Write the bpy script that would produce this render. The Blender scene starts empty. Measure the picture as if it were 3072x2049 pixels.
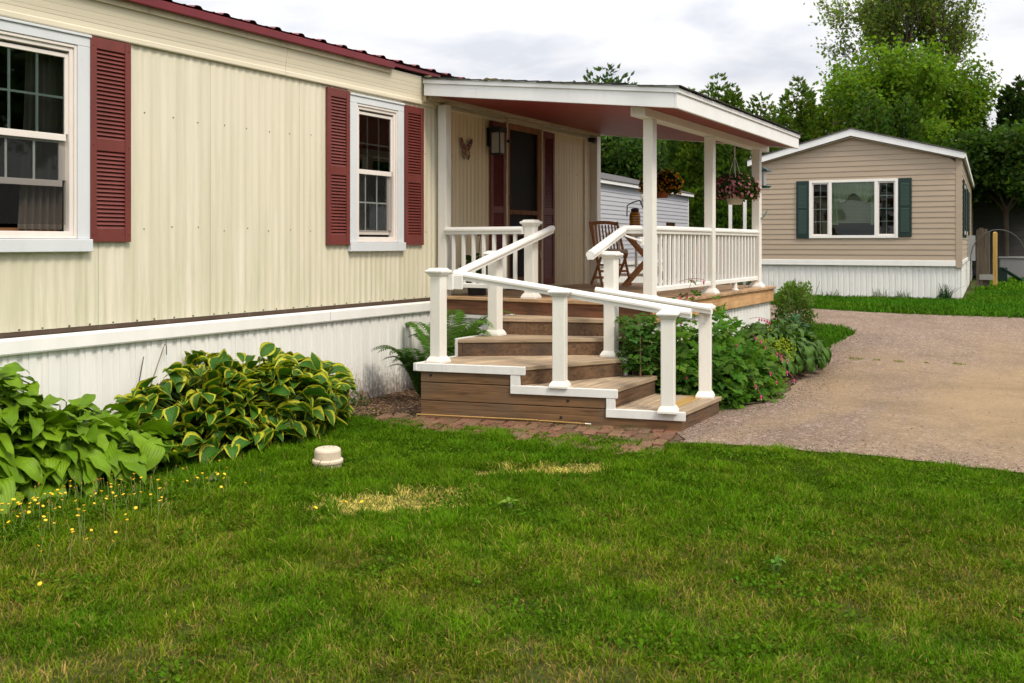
import bpy, math, random
import numpy as np
from mathutils import Vector, Matrix, Euler

R = math.radians
scene = bpy.context.scene
col = scene.collection

# ------------------------------------------------------------------ camera
# World frame: x runs along the cream home's wall, y points into it (wall plane y = 0), z up.
HEADING = 30.845
cam_d = bpy.data.cameras.new("camera")
cam = bpy.data.objects.new("camera", cam_d)
col.objects.link(cam)
cam.location = (0.0, -6.3, 1.6)
cam.rotation_euler = (R(90), 0, R(HEADING - 90))
cam_d.sensor_width = 36.0
cam_d.lens = 2850.0 / 3072.0 * 36.0
cam_d.shift_y = -(1024.5 - 730.0) / 3072.0
cam_d.clip_start = 0.05
cam_d.clip_end = 2000
cam_d.dof.use_dof = True
cam_d.dof.focus_distance = 7.6
cam_d.dof.aperture_fstop = 5.6
scene.camera = cam

# ------------------------------------------------------------------ sky and sun
SUN_DIR = Vector((-0.30, -0.78, 1.05)).normalized()      # towards the sun
w = bpy.data.worlds.new("World")
scene.world = w
w.use_nodes = True
nt = w.node_tree
for n in list(nt.nodes):
    nt.nodes.remove(n)
def WN(t, **kw):
    n = nt.nodes.new(t)
    for k, v in kw.items():
        setattr(n, k, v)
    return n
out = WN('ShaderNodeOutputWorld')
bg = WN('ShaderNodeBackground')
bg.inputs['Strength'].default_value = 0.1
sky = WN('ShaderNodeTexSky', sky_type='NISHITA', sun_disc=False)
sky.sun_elevation = math.asin(SUN_DIR.z)
sky.sun_rotation = math.atan2(SUN_DIR.x, SUN_DIR.y)
sky.altitude = 200
sky.air_density = 1.0
sky.dust_density = 2.0
tc = WN('ShaderNodeTexCoord')
sep = WN('ShaderNodeSeparateXYZ')
nt.links.new(tc.outputs['Generated'], sep.inputs[0])
zz = WN('ShaderNodeMath', operation='MAXIMUM'); zz.inputs[1].default_value = 0.0
nt.links.new(sep.outputs['Z'], zz.inputs[0])
za = WN('ShaderNodeMath', operation='ADD'); za.inputs[1].default_value = 0.16
nt.links.new(zz.outputs[0], za.inputs[0])
dx = WN('ShaderNodeMath', operation='DIVIDE'); dy = WN('ShaderNodeMath', operation='DIVIDE')
nt.links.new(sep.outputs['X'], dx.inputs[0]); nt.links.new(za.outputs[0], dx.inputs[1])
nt.links.new(sep.outputs['Y'], dy.inputs[0]); nt.links.new(za.outputs[0], dy.inputs[1])
cmb = WN('ShaderNodeCombineXYZ')
nt.links.new(dx.outputs[0], cmb.inputs[0]); nt.links.new(dy.outputs[0], cmb.inputs[1])
n1 = WN('ShaderNodeTexNoise'); n1.inputs['Scale'].default_value = 1.7; n1.inputs['Detail'].default_value = 9
n1.inputs['Roughness'].default_value = 0.52; n1.inputs['Distortion'].default_value = 0.3
nt.links.new(cmb.outputs[0], n1.inputs['Vector'])
ramp = WN('ShaderNodeValToRGB')
ramp.color_ramp.elements[0].position = 0.36; ramp.color_ramp.elements[0].color = (6.7, 6.9, 7.45, 1)
ramp.color_ramp.elements[1].position = 0.58; ramp.color_ramp.elements[1].color = (9.75, 9.55, 9.25, 1)
e = ramp.color_ramp.elements.new(0.47); e.color = (8.4, 8.4, 8.6, 1)
nt.links.new(n1.outputs['Fac'], ramp.inputs[0])
mixs = WN('ShaderNodeMixRGB'); mixs.inputs[0].default_value = 0.93
nt.links.new(sky.outputs[0], mixs.inputs[1]); nt.links.new(ramp.outputs[0], mixs.inputs[2])
# overcast dome: brighter overhead than at the horizon
lm = WN('ShaderNodeMath', operation='MULTIPLY_ADD'); lm.inputs[1].default_value = 1.7; lm.inputs[2].default_value = 0.80
nt.links.new(zz.outputs[0], lm.inputs[0])
vm = WN('ShaderNodeVectorMath', operation='SCALE')
nt.links.new(mixs.outputs[0], vm.inputs[0]); nt.links.new(lm.outputs[0], vm.inputs['Scale'])
nt.links.new(vm.outputs[0], bg.inputs['Color'])
nt.links.new(bg.outputs[0], out.inputs[0])

sun_d = bpy.data.lights.new("sun", 'SUN')
sun_d.energy = 2.6
sun_d.angle = R(15)
sun_d.color = (1.0, 0.89, 0.72)
sun = bpy.data.objects.new("sun", sun_d)
col.objects.link(sun)
sun.location = (0, -20, 30)
sun.rotation_euler = SUN_DIR.to_track_quat('Z', 'Y').to_euler()

scene.render.engine = 'CYCLES'
scene.cycles.use_denoising = True
scene.cycles.max_bounces = 8
scene.cycles.transparent_max_bounces = 12
scene.view_settings.view_transform = 'Standard'
scene.view_settings.look = 'None'
scene.view_settings.exposure = 0.10
scene.view_settings.gamma = 1.0

# ------------------------------------------------------------------ helpers
def fwd(x, y):
    """distance in front of the viewpoint, used by the terrain rise"""
    return x * 0.8585 + (y + 6.3) * 0.5128

def terr(x, y):
    t = min(max((fwd(x, y) - 10.0) / 9.0, 0.0), 1.0)
    return 0.4 * t * t * (3 - 2 * t)

def terr_np(x, y):
    t = np.clip((x * 0.8585 + (y + 6.3) * 0.5128 - 10.0) / 9.0, 0, 1)
    return 0.4 * t * t * (3 - 2 * t)

ORIG = {}
def tag(o, label=None, cat=None, group=None, kind=None):
    if label: o['label'] = label
    if cat: o['category'] = cat
    if group: o['group'] = group
    if kind: o['kind'] = kind
    return o

def thing(name, label, cat, loc=(0, 0, 0), group=None, rz=0.0):
    o = bpy.data.objects.new(name, None)
    o.empty_display_size = 0.2
    col.objects.link(o)
    o.location = loc
    o.rotation_euler = (0, 0, rz)
    ORIG[o.name] = Vector(loc)
    return tag(o, label, cat, group)

def origin_of(o):
    while o.parent:
        o = o.parent
    return ORIG.get(o.name, Vector((0, 0, 0)))

class MB:
    def __init__(s):
        s.v = []; s.f = []; s.c = []
    def add(s, vs, fs, c=None):
        b = len(s.v)
        s.v.extend([tuple(p) for p in vs])
        s.f.extend([tuple(i + b for i in f) for f in fs])
        if c is not None:
            s.c.extend([c] * len(vs) if not isinstance(c, list) else c)
        return s
    def box(s, x0, x1, y0, y1, z0, z1, c=None):
        vs = [(x0, y0, z0), (x1, y0, z0), (x1, y1, z0), (x0, y1, z0), (x0, y0, z1), (x1, y0, z1), (x1, y1, z1), (x0, y1, z1)]
        return s.add(vs, [(0, 3, 2, 1), (4, 5, 6, 7), (0, 1, 5, 4), (1, 2, 6, 5), (2, 3, 7, 6), (3, 0, 4, 7)], c)
    def bar(s, p, q, wd, ht, up=(0, 0, 1), c=None, taper=1.0):
        """rectangular bar from p to q, wd across, ht along up"""
        p, q = Vector(p), Vector(q)
        d = (q - p).normalized(); up = Vector(up)
        sd = d.cross(up)
        if sd.length < 1e-4: sd = d.cross(Vector((1, 0, 0)))
        sd.normalize(); u = sd.cross(d).normalized()
        vs = []
        for e, k in ((p, 1.0), (q, taper)):
            for a, b in ((-1, -1), (1, -1), (1, 1), (-1, 1)):
                vs.append(e + sd * (a * wd / 2 * k) + u * (b * ht / 2 * k))
        return s.add(vs, [(0, 1, 2, 3), (7, 6, 5, 4), (0, 4, 5, 1), (1, 5, 6, 2), (2, 6, 7, 3), (3, 7, 4, 0)], c)
    def prism(s, poly, z0, z1, c=None):
        n = len(poly)
        vs = [(x, y, z0) for x, y in poly] + [(x, y, z1) for x, y in poly]
        a = sum(poly[i][0] * poly[(i + 1) % n][1] - poly[(i + 1) % n][0] * poly[i][1] for i in range(n))
        fs = [tuple(range(n - 1, -1, -1)), tuple(range(n, 2 * n))] + [(i, (i + 1) % n, n + (i + 1) % n, n + i) for i in range(n)]
        if a < 0: fs = [tuple(reversed(f)) for f in fs]
        return s.add(vs, fs, c)
    def tube(s, pts, rs, n=8, c=None, cap=True):
        pts = [Vector(p) for p in pts]
        if not isinstance(rs, (list, tuple)): rs = [rs] * len(pts)
        vs, fs = [], []
        prev = None
        for i, p in enumerate(pts):
            d = (pts[min(i + 1, len(pts) - 1)] - pts[max(i - 1, 0)])
            if d.length < 1e-9: d = Vector((0, 0, 1))
            d.normalize()
            if prev is None:
                a = d.cross(Vector((0, 0, 1)))
                if a.length < 0.05: a = d.cross(Vector((1, 0, 0)))
            else:
                a = prev - d * prev.dot(d)
            a.normalize(); prev = a
            b = d.cross(a)
            for k in range(n):
                t = 2 * math.pi * k / n
                vs.append(p + (a * math.cos(t) + b * math.sin(t)) * rs[i])
        for i in range(len(pts) - 1):
            for k in range(n):
                k2 = (k + 1) % n
                fs.append((i * n + k, i * n + k2, (i + 1) * n + k2, (i + 1) * n + k))
        if cap:
            fs.append(tuple(range(n - 1, -1, -1)))
            fs.append(tuple((len(pts) - 1) * n + k for k in range(n)))
        return s.add(vs, fs, c)
    def lathe(s, prof, cx=0, cy=0, cz=0, n=24, c=None):
        vs, fs = [], []
        for r, z in prof:
            for k in range(n):
                t = 2 * math.pi * k / n
                vs.append((cx + r * math.cos(t), cy + r * math.sin(t), cz + z))
        m = len(prof)
        for i in range(m - 1):
            for k in range(n):
                k2 = (k + 1) % n
                fs.append((i * n + k, i * n + k2, (i + 1) * n + k2, (i + 1) * n + k))
        if prof[0][0] > 1e-6: fs.append(tuple(range(n - 1, -1, -1)))
        if prof[-1][0] > 1e-6: fs.append(tuple((m - 1) * n + k for k in range(n)))
        return s.add(vs, fs, c)
    def sweep(s, prof, p, q, up=(0, 0, 1), c=None):
        """closed 2-D profile (side, up) swept straight from p to q, vertical end cuts"""
        p, q, up = Vector(p), Vector(q), Vector(up)
        d = (q - p); h = Vector((d.x, d.y, 0)).normalized()
        sd = h.cross(Vector((0, 0, 1)))
        n = len(prof)
        vs = [p + sd * a + up * b for a, b in prof] + [q + sd * a + up * b for a, b in prof]
        fs = [(i, (i + 1) % n, n + (i + 1) % n, n + i) for i in range(n)] + [tuple(range(n - 1, -1, -1)), tuple(range(n, 2 * n))]
        return s.add(vs, fs, c)
    def build(s, name, mat, parent=None, bevel=0.0, smooth=False, local=False, seg=1):
        me = bpy.data.meshes.new(name)
        off = Vector((0, 0, 0))
        if parent is not None and not local:
            off = origin_of(parent)
        vs = [(x - off.x, y - off.y, z - off.z) for x, y, z in s.v] if off.length > 0 else s.v
        me.from_pydata(vs, [], s.f)
        if s.c:
            at = me.color_attributes.new('Col', 'FLOAT_COLOR', 'POINT')
            at.data.foreach_set('color', np.array([(a[0], a[1], a[2], 1.0) for a in s.c], dtype=np.float32).ravel())
        me.materials.append(mat)
        if smooth:
            me.polygons.foreach_set('use_smooth', [True] * len(me.polygons))
        me.update()
        o = bpy.data.objects.new(name, me)
        col.objects.link(o)
        if parent is not None: o.parent = parent
        if bevel > 0:
            b = o.modifiers.new('bevel', 'BEVEL'); b.width = bevel; b.segments = seg
            b.limit_method = 'ANGLE'; b.angle_limit = R(40)
        return o

def dup(root, loc=None, rz=None, label=None, scale=None):
    c = root.copy(); col.objects.link(c)
    if loc is not None: c.location = loc
    if rz is not None: c.rotation_euler = (0, 0, rz)
    if scale is not None: c.scale = (scale,) * 3
    if label: c['label'] = label
    for ch in list(root.children):
        k = ch.copy(); col.objects.link(k); k.parent = c
        for g in list(ch.children):
            m = g.copy(); col.objects.link(m); m.parent = k
    return c

def np_mesh(name, V, F, mat, C=None, parent=None, smooth=False):
    """V (n,3) float, F list of (m,k) int arrays; C (n,3) colour"""
    me = bpy.data.meshes.new(name)
    V = np.asarray(V, dtype=np.float32)
    if parent is not None:
        V = V - np.array(origin_of(parent), dtype=np.float32)
    if not isinstance(F, list): F = [F]
    loops = np.concatenate([f.ravel() for f in F]).astype(np.int32)
    tot = np.concatenate([np.full(len(f), f.shape[1], dtype=np.int32) for f in F])
    st = np.concatenate([[0], np.cumsum(tot)[:-1]]).astype(np.int32)
    me.vertices.add(len(V)); me.vertices.foreach_set('co', V.ravel())
    me.loops.add(len(loops)); me.loops.foreach_set('vertex_index', loops)
    me.polygons.add(len(tot)); me.polygons.foreach_set('loop_start', st); me.polygons.foreach_set('loop_total', tot)
    if smooth: me.polygons.foreach_set('use_smooth', np.ones(len(tot), dtype=bool))
    if C is not None:
        at = me.color_attributes.new('Col', 'FLOAT_COLOR', 'POINT')
        CC = np.ones((len(V), 4), dtype=np.float32); CC[:, :3] = C
        at.data.foreach_set('color', CC.ravel())
    me.materials.append(mat)
    me.update(calc_edges=True)
    o = bpy.data.objects.new(name, me)
    col.objects.link(o)
    if parent is not None: o.parent = parent
    return o

def vnoise(x, y, seed=0):
    """smooth value noise, numpy arrays"""
    xi = np.floor(x).astype(np.int64); yi = np.floor(y).astype(np.int64)
    fx = x - xi; fy = y - yi
    fx = fx * fx * (3 - 2 * fx); fy = fy * fy * (3 - 2 * fy)
    def h(a, b):
        n = (a * 374761393 + b * 668265263 + seed * 1442695041) & 0x7fffffff
        n = ((n ^ (n >> 13)) * 1274126177) & 0x7fffffff
        return ((n ^ (n >> 16)) & 0xffff) / 65535.0
    return (h(xi, yi) * (1 - fx) + h(xi + 1, yi) * fx) * (1 - fy) + (h(xi, yi + 1) * (1 - fx) + h(xi + 1, yi + 1) * fx) * fy

def fbm(x, y, seed=0, o=3):
    r = 0; a = 0.5; t = 0
    for i in range(o):
        r = r + a * vnoise(x * 2 ** i, y * 2 ** i, seed + i * 7); t += a; a *= 0.5
    return r / t

# ------------------------------------------------------------------ materials
def srgb(r, g, b):
    return tuple(((c / 255) / 12.92 if c / 255 <= 0.04045 else ((c / 255 + 0.055) / 1.055) ** 2.4) for c in (r, g, b))

class NT:
    def __init__(s, name):
        s.m = bpy.data.materials.new(name); s.m.use_nodes = True
        s.t = s.m.node_tree; s.b = s.t.nodes['Principled BSDF']
    def n(s, t, ins=None, **kw):
        n = s.t.nodes.new(t)
        for k, v in kw.items(): setattr(n, k, v)
        for k, v in (ins or {}).items():
            if isinstance(v, bpy.types.NodeSocket): s.t.links.new(v, n.inputs[k])
            else: n.inputs[k].default_value = v
        return n
    def link(s, a, b): s.t.links.new(a, b)
    def ramp(s, fac, stops):
        r = s.n('ShaderNodeValToRGB', {0: fac})
        el = r.color_ramp.elements
        while len(el) < len(stops): el.new(0.5)
        for q, (p, c) in zip(el, stops):
            q.position = p; q.color = (*c, 1) if len(c) == 3 else c
        return r.outputs[0]
    def mix(s, fac, a, b, mode='MIX'):
        n = s.n('ShaderNodeMixRGB', {0: fac, 1: a if isinstance(a, bpy.types.NodeSocket) else (*a, 1), 2: b if isinstance(b, bpy.types.NodeSocket) else (*b, 1)}, blend_type=mode)
        return n.outputs[0]
    def math(s, op, a, b=0.0):
        return s.n('ShaderNodeMath', {0: a, 1: b}, operation=op).outputs[0]
    def coord(s, scale=(1, 1, 1), rot=(0, 0, 0), which='Object'):
        t = s.n('ShaderNodeTexCoord')
        return s.n('ShaderNodeMapping', {'Vector': t.outputs[which], 'Scale': scale, 'Rotation': rot}).outputs[0]
    def noise(s, vec, scale, detail=4, rough=0.55, dist=0.0):
        return s.n('ShaderNodeTexNoise', {'Vector': vec, 'Scale': scale, 'Detail': detail, 'Roughness': rough, 'Distortion': dist}).outputs['Fac']
    def bump(s, h, strength=0.3, dist=0.01):
        b = s.n('ShaderNodeBump', {'Height': h, 'Strength': strength, 'Distance': dist})
        s.link(b.outputs[0], s.b.inputs['Normal'])
    def set(s, color=None, rough=None, spec=None, metal=None):
        for k, v in (('Base Color', color), ('Roughness', rough), ('Specular IOR Level', spec), ('Metallic', metal)):
            if v is None: continue
            if isinstance(v, bpy.types.NodeSocket): s.link(v, s.b.inputs[k])
            else: s.b.inputs[k].default_value = (*v, 1) if k == 'Base Color' else v
        return s.m

def paint(name, c, rough=0.5, var=0.10, dirt=None, dirt_amt=0.25, scale=3.0, stretch=(1, 1, 0.35), spec=0.4):
    k = NT(name)
    v = k.coord(stretch)
    f = k.noise(v, scale, 6, 0.6)
    d = tuple(x * (1 - var * 1.6) for x in c); l = tuple(min(1, x * (1 + var * 0.5)) for x in c)
    cc = k.ramp(f, [(0.3, d), (0.7, l)])
    if dirt:
        f2 = k.noise(k.coord(stretch), scale * 4.3, 8, 0.7)
        cc = k.mix(k.ramp(f2, [(0.56, (0, 0, 0)), (0.78, (dirt_amt,) * 3)]), cc, dirt)
    f3 = k.noise(k.coord(), 60, 3)
    k.bump(f3, 0.12, 0.004)
    return k.set(cc, rough, spec)

def wood(name, light, dark, ang=0.0, gs=3.6, rough=0.75, stain=None, island=0.35, tilt=None):
    """boards whose grain runs along local x turned by ang about z (tilt: vertical faces)"""
    k = NT(name)
    sc_ = {'y': (9, 0.6, 9), 'z': (9, 9, 0.6)}.get(tilt, (0.6, 9, 9))
    v = k.n('ShaderNodeMapping', {'Vector': k.coord((1, 1, 1), (0, 0, -ang)), 'Scale': sc_}).outputs[0]   # turn first, then stretch along the grain
    geo = k.n('ShaderNodeNewGeometry')
    rnd = geo.outputs['Random Per Island']
    off = k.n('ShaderNodeVectorMath', {0: v, 1: k.n('ShaderNodeCombineXYZ', {0: k.math('MULTIPLY', rnd, 37.0), 1: k.math('MULTIPLY', rnd, 11.0), 2: k.math('MULTIPLY', rnd, 5.0)}).outputs[0]}, operation='ADD').outputs[0]
    g = k.noise(off, gs, 7, 0.65, 0.6)
    cc = k.ramp(g, [(0.30, tuple(x * 0.75 for x in dark)), (0.46, tuple((a + b) / 2 for a, b in zip(light, dark))), (0.66, light)])
    iv = k.ramp(rnd, [(0, (1 - island,) * 3), (1, (1 + island * 0.4,) * 3)])
    cc = k.mix(1.0, cc, iv, 'MULTIPLY')
    if stain:
        f = k.noise(k.coord((1, 1, 1)), 2.6, 6, 0.65)
        cc = k.mix(k.ramp(f, [(0.44, (0, 0, 0)), (0.66, (0.85,) * 3)]), cc, stain)
    kn = k.n('ShaderNodeTexVoronoi', {'Vector': k.n('ShaderNodeMapping', {'Vector': off, 'Scale': (0.9, 0.28, 0.28)}).outputs[0], 'Scale': 2.2})
    cc = k.mix(k.ramp(kn.outputs['Distance'], [(0.03, (0.8,) * 3), (0.10, (0, 0, 0))]), cc, tuple(x * 0.35 for x in dark))
    k.bump(g, 0.35, 0.004)
    return k.set(cc, rough, 0.25)

def leafmat(name, trans=0.3, rough=0.55, spec=0.18, vein=False):
    """foliage coloured by the mesh's own colour attribute"""
    k = NT(name)
    a = k.n('ShaderNodeAttribute', attribute_name='Col')
    cc = a.outputs['Color']
    k.set(cc, rough, spec)
    tr = k.n('ShaderNodeBsdfTranslucent', {'Color': k.mix(1.0, cc, (1.25, 1.35, 0.6), 'MULTIPLY')})
    mx = k.n('ShaderNodeMixShader', {0: trans, 1: k.b.outputs[0], 2: tr.outputs[0]})
    k.link(mx.outputs[0], k.t.nodes['Material Output'].inputs['Surface'])
    return k.m

M = {}
WHITE = (0.80, 0.79, 0.76)
M['white'] = paint('white_paint', WHITE, 0.45, 0.05, dirt=(0.42, 0.37, 0.27), dirt_amt=0.22, scale=2.2)
M['post'] = paint('white_vinyl_sleeve', (0.80, 0.78, 0.73), 0.38, 0.06, dirt=(0.48, 0.42, 0.30), dirt_amt=0.34, scale=2.0)
M['fascia'] = paint('white_fascia', (0.80, 0.81, 0.82), 0.5, 0.05, dirt=(0.5, 0.49, 0.44), dirt_amt=0.25)
M['trim'] = paint('pale_grey_trim', (0.66, 0.69, 0.73), 0.4, 0.04, dirt=(0.42, 0.42, 0.38), dirt_amt=0.15)
M['vinyl'] = paint('window_vinyl', (0.78, 0.72, 0.68), 0.35, 0.04, dirt=(0.4, 0.33, 0.22), dirt_amt=0.2)
M['muntin'] = paint('muntin', (0.68, 0.74, 0.71), 0.4, 0.04)
M['maroon'] = paint('maroon_vinyl', (0.165, 0.036, 0.030), 0.5, 0.14, dirt=(0.13, 0.03, 0.03), dirt_amt=0.4, scale=5)
M['green_sh'] = paint('dark_green_vinyl', (0.005, 0.024, 0.021), 0.5, 0.1)
M['roof_red'] = paint('red_metal', (0.165, 0.012, 0.020), 0.5, 0.15, dirt=(0.12, 0.02, 0.03), dirt_amt=0.5, scale=4, spec=0.5)
M['black'] = paint('black_metal', (0.015, 0.015, 0.017), 0.45, 0.05)
M['dark'] = paint('dark_void', (0.02, 0.02, 0.02), 0.9, 0.1)
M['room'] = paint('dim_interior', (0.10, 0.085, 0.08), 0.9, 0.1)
M['brownstrip'] = paint('brown_rail_steel', (0.10, 0.065, 0.045), 0.7, 0.2, dirt=(0.3, 0.28, 0.25), dirt_amt=0.3)

def siding_cream(name='cream_siding', tinted=False):
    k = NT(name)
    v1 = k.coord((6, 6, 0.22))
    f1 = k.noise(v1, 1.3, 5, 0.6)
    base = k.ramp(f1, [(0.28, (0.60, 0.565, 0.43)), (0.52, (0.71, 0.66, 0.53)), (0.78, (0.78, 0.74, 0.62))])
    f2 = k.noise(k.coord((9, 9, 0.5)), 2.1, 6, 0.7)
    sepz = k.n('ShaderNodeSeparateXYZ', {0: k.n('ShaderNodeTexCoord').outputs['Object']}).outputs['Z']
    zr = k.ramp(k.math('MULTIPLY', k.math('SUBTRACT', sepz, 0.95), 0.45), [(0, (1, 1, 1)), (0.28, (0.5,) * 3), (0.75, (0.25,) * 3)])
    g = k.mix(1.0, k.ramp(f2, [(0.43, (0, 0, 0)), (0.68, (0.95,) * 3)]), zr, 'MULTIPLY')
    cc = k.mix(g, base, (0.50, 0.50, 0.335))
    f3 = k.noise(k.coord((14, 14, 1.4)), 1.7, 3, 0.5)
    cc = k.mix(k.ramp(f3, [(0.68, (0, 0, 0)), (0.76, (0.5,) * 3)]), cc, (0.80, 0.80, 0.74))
    if tinted: cc = k.mix(1.0, cc, (1.0, 0.90, 0.76), 'MULTIPLY')   # warm shade under the porch roof put into the siding colour
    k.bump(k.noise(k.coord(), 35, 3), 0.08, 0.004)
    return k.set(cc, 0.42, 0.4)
M['cream'] = siding_cream(); M['cream_in'] = siding_cream('porch_shade_cream_siding', True)
M['cream_flat'] = paint('cream_frieze', (0.71, 0.65, 0.51), 0.42, 0.06, dirt=(0.36, 0.31, 0.20), dirt_amt=0.3, scale=1.5, stretch=(0.4, 1, 6))
M['cream_old'] = paint('tan_worn_trim', (0.50, 0.43, 0.30), 0.6, 0.15, dirt=(0.2, 0.15, 0.10), dirt_amt=0.6, scale=4)

def skirt_white(name, dirty=True):
    k = NT(name)
    f = k.noise(k.coord((2, 2, 0.4)), 3, 5)
    cc = k.ramp(f, [(0.3, (0.76, 0.755, 0.74)), (0.7, (0.83, 0.82, 0.80))])
    if dirty:
        t = k.n('ShaderNodeTexCoord').outputs['Object']
        z = k.n('ShaderNodeSeparateXYZ', {0: t}).outputs['Z']
        sp = k.noise(k.coord((1, 1, 0.5)), 34, 8, 0.75)
        zf = k.math('SUBTRACT', 1.0, k.math('MULTIPLY', z, 2.3))
        a = k.math('ADD', k.math('MULTIPLY', sp, 1.0), k.math('MULTIPLY', zf, 0.34))
        cc = k.mix(k.ramp(a, [(0.60, (0, 0, 0)), (0.84, (0.9,) * 3)]), cc, (0.17, 0.12, 0.09))
        rs = k.noise(k.coord((14, 14, 0.3)), 1.2, 4)
        cc = k.mix(k.ramp(rs, [(0.62, (0, 0, 0)), (0.75, (0.25,) * 3)]), cc, (0.5, 0.45, 0.38))
    return k.set(cc, 0.4, 0.4)
M['skirt'] = skirt_white('white_skirting')
M['skirt_clean'] = skirt_white('white_skirting_clean', False)

def glass(name, tint=(0.85, 0.9, 0.9), refl=1.0):
    k = NT(name)
    k.t.nodes.remove(k.b)
    fr = k.n('ShaderNodeFresnel', {'IOR': 1.5})
    tr = k.n('ShaderNodeBsdfTransparent', {'Color': (*tint, 1)})
    gl = k.n('ShaderNodeBsdfGlossy', {'Color': (1, 1, 1, 1), 'Roughness': 0.02})
    mx = k.n('ShaderNodeMixShader', {0: k.math('MULTIPLY', fr.outputs[0], refl), 1: tr.outputs[0], 2: gl.outputs[0]})
    k.link(mx.outputs[0], k.t.nodes['Material Output'].inputs['Surface'])
    return k.m
M['glass'] = glass('window_glass', (0.78, 0.82, 0.80), 0.9)
M['screen'] = None
def screenmat():
    k = NT('insect_screen')
    k.set((0.02, 0.02, 0.02), 0.8, 0.2)
    tr = k.n('ShaderNodeBsdfTransparent')
    mx = k.n('ShaderNodeMixShader', {0: 0.26, 1: tr.outputs[0], 2: k.b.outputs[0]})
    k.link(mx.outputs[0], k.t.nodes['Material Output'].inputs['Surface'])
    return k.m
M['screen'] = screenmat()
M['curtain'] = paint('beige_curtain', (0.17, 0.145, 0.125), 0.9, 0.1, stretch=(8, 8, 0.3))

TREAD_L, TREAD_D = (0.54, 0.415, 0.285), (0.24, 0.17, 0.11)
M['tread'] = wood('weathered_tread', TREAD_L, TREAD_D, R(-28), stain=(0.30, 0.225, 0.15))
M['tread_x'] = wood('weathered_tread_straight', TREAD_L, TREAD_D, 0, stain=(0.30, 0.225, 0.15))
M['deckwood'] = wood('deck_boards', (0.56, 0.37, 0.21), (0.32, 0.19, 0.10), R(90), stain=(0.22, 0.15, 0.09))
M['riser'] = wood('dark_riser', (0.18, 0.102, 0.055), (0.060, 0.036, 0.021), 0, stain=(0.06, 0.045, 0.035))
M['riser_red'] = wood('reddish_rim_board', (0.26, 0.115, 0.062), (0.10, 0.045, 0.025), R(90), stain=(0.10, 0.06, 0.04))
M['sidewood'] = wood('brown_side_boards', (0.20, 0.112, 0.054), (0.075, 0.042, 0.021), R(-76), stain=(0.13, 0.09, 0.058))
M['rimwood'] = wood('new_rim_board', (0.60, 0.37, 0.18), (0.42, 0.24, 0.11), 0, stain=(0.36, 0.19, 0.08), island=0.1)
M['yellowboard'] = wood('new_yellow_board', (0.50, 0.32, 0.11), (0.36, 0.22, 0.07), 0)
M['teak'] = wood('oiled_teak', (0.46, 0.21, 0.09), (0.26, 0.11, 0.045), 0, island=0.2)
M['redwood_frame'] = wood('screen_door_frame', (0.28, 0.125, 0.06), (0.13, 0.06, 0.03), 0, tilt='z')
# ------------------------------------------------------------------ ground
def ground_mat():
    k = NT('soil_and_thatch')
    f = k.noise(k.coord(), 5.0, 8, 0.65)
    cc = k.ramp(f, [(0.3, (0.025, 0.032, 0.008)), (0.55, (0.050, 0.052, 0.014)), (0.75, (0.12, 0.088, 0.040))])
    big = k.noise(k.coord(), 0.35, 4)
    cc = k.mix(k.ramp(big, [(0.4, (0, 0, 0)), (0.6, (0.5,) * 3)]), cc, (0.045, 0.085, 0.014))
    k.bump(f, 0.5, 0.02)
    return k.set(cc, 0.95, 0.1)

def sheet_grid(name, mat, X, D, dz):
    """sheet in viewpoint-aligned lateral/forward grid, following the terrain"""
    ca, sa = math.cos(R(HEADING)), math.sin(R(HEADING))
    XX, DD = np.meshgrid(X, D)
    x = DD * ca + XX * sa; y = DD * sa - XX * ca - 6.3
    z = terr_np(x, y) + dz
    V = np.stack([x, y, z], -1).reshape(-1, 3)
    n = len(X); m = len(D)
    i = np.arange(m - 1)[:, None] * n + np.arange(n - 1)[None]
    F = np.stack([i, i + 1, i + n + 1, i + n], -1).reshape(-1, 4)
    return np_mesh(name, V, F, mat, smooth=True)
g = sheet_grid('ground', ground_mat(), np.array([-500, -120, -40, -15, 0, 15, 40, 120, 500.]),
               np.concatenate([[-500, -60, -15, 0, 5], np.arange(9, 20.5, 0.25), [22, 26, 32, 40, 60, 120, 500]]), 0.0)
tag(g, kind='structure')

def clip(poly, nx, ny, d):
    """keep part of polygon with nx*x + ny*y <= d"""
    o = []
    for i in range(len(poly)):
        a, b = poly[i], poly[(i + 1) % len(poly)]
        da, db = nx * a[0] + ny * a[1] - d, nx * b[0] + ny * b[1] - d
        if da <= 0: o.append(a)
        if da * db < 0:
            t = da / (da - db); o.append((a[0] + t * (b[0] - a[0]), a[1] + t * (b[1] - a[1])))
    return o

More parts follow.
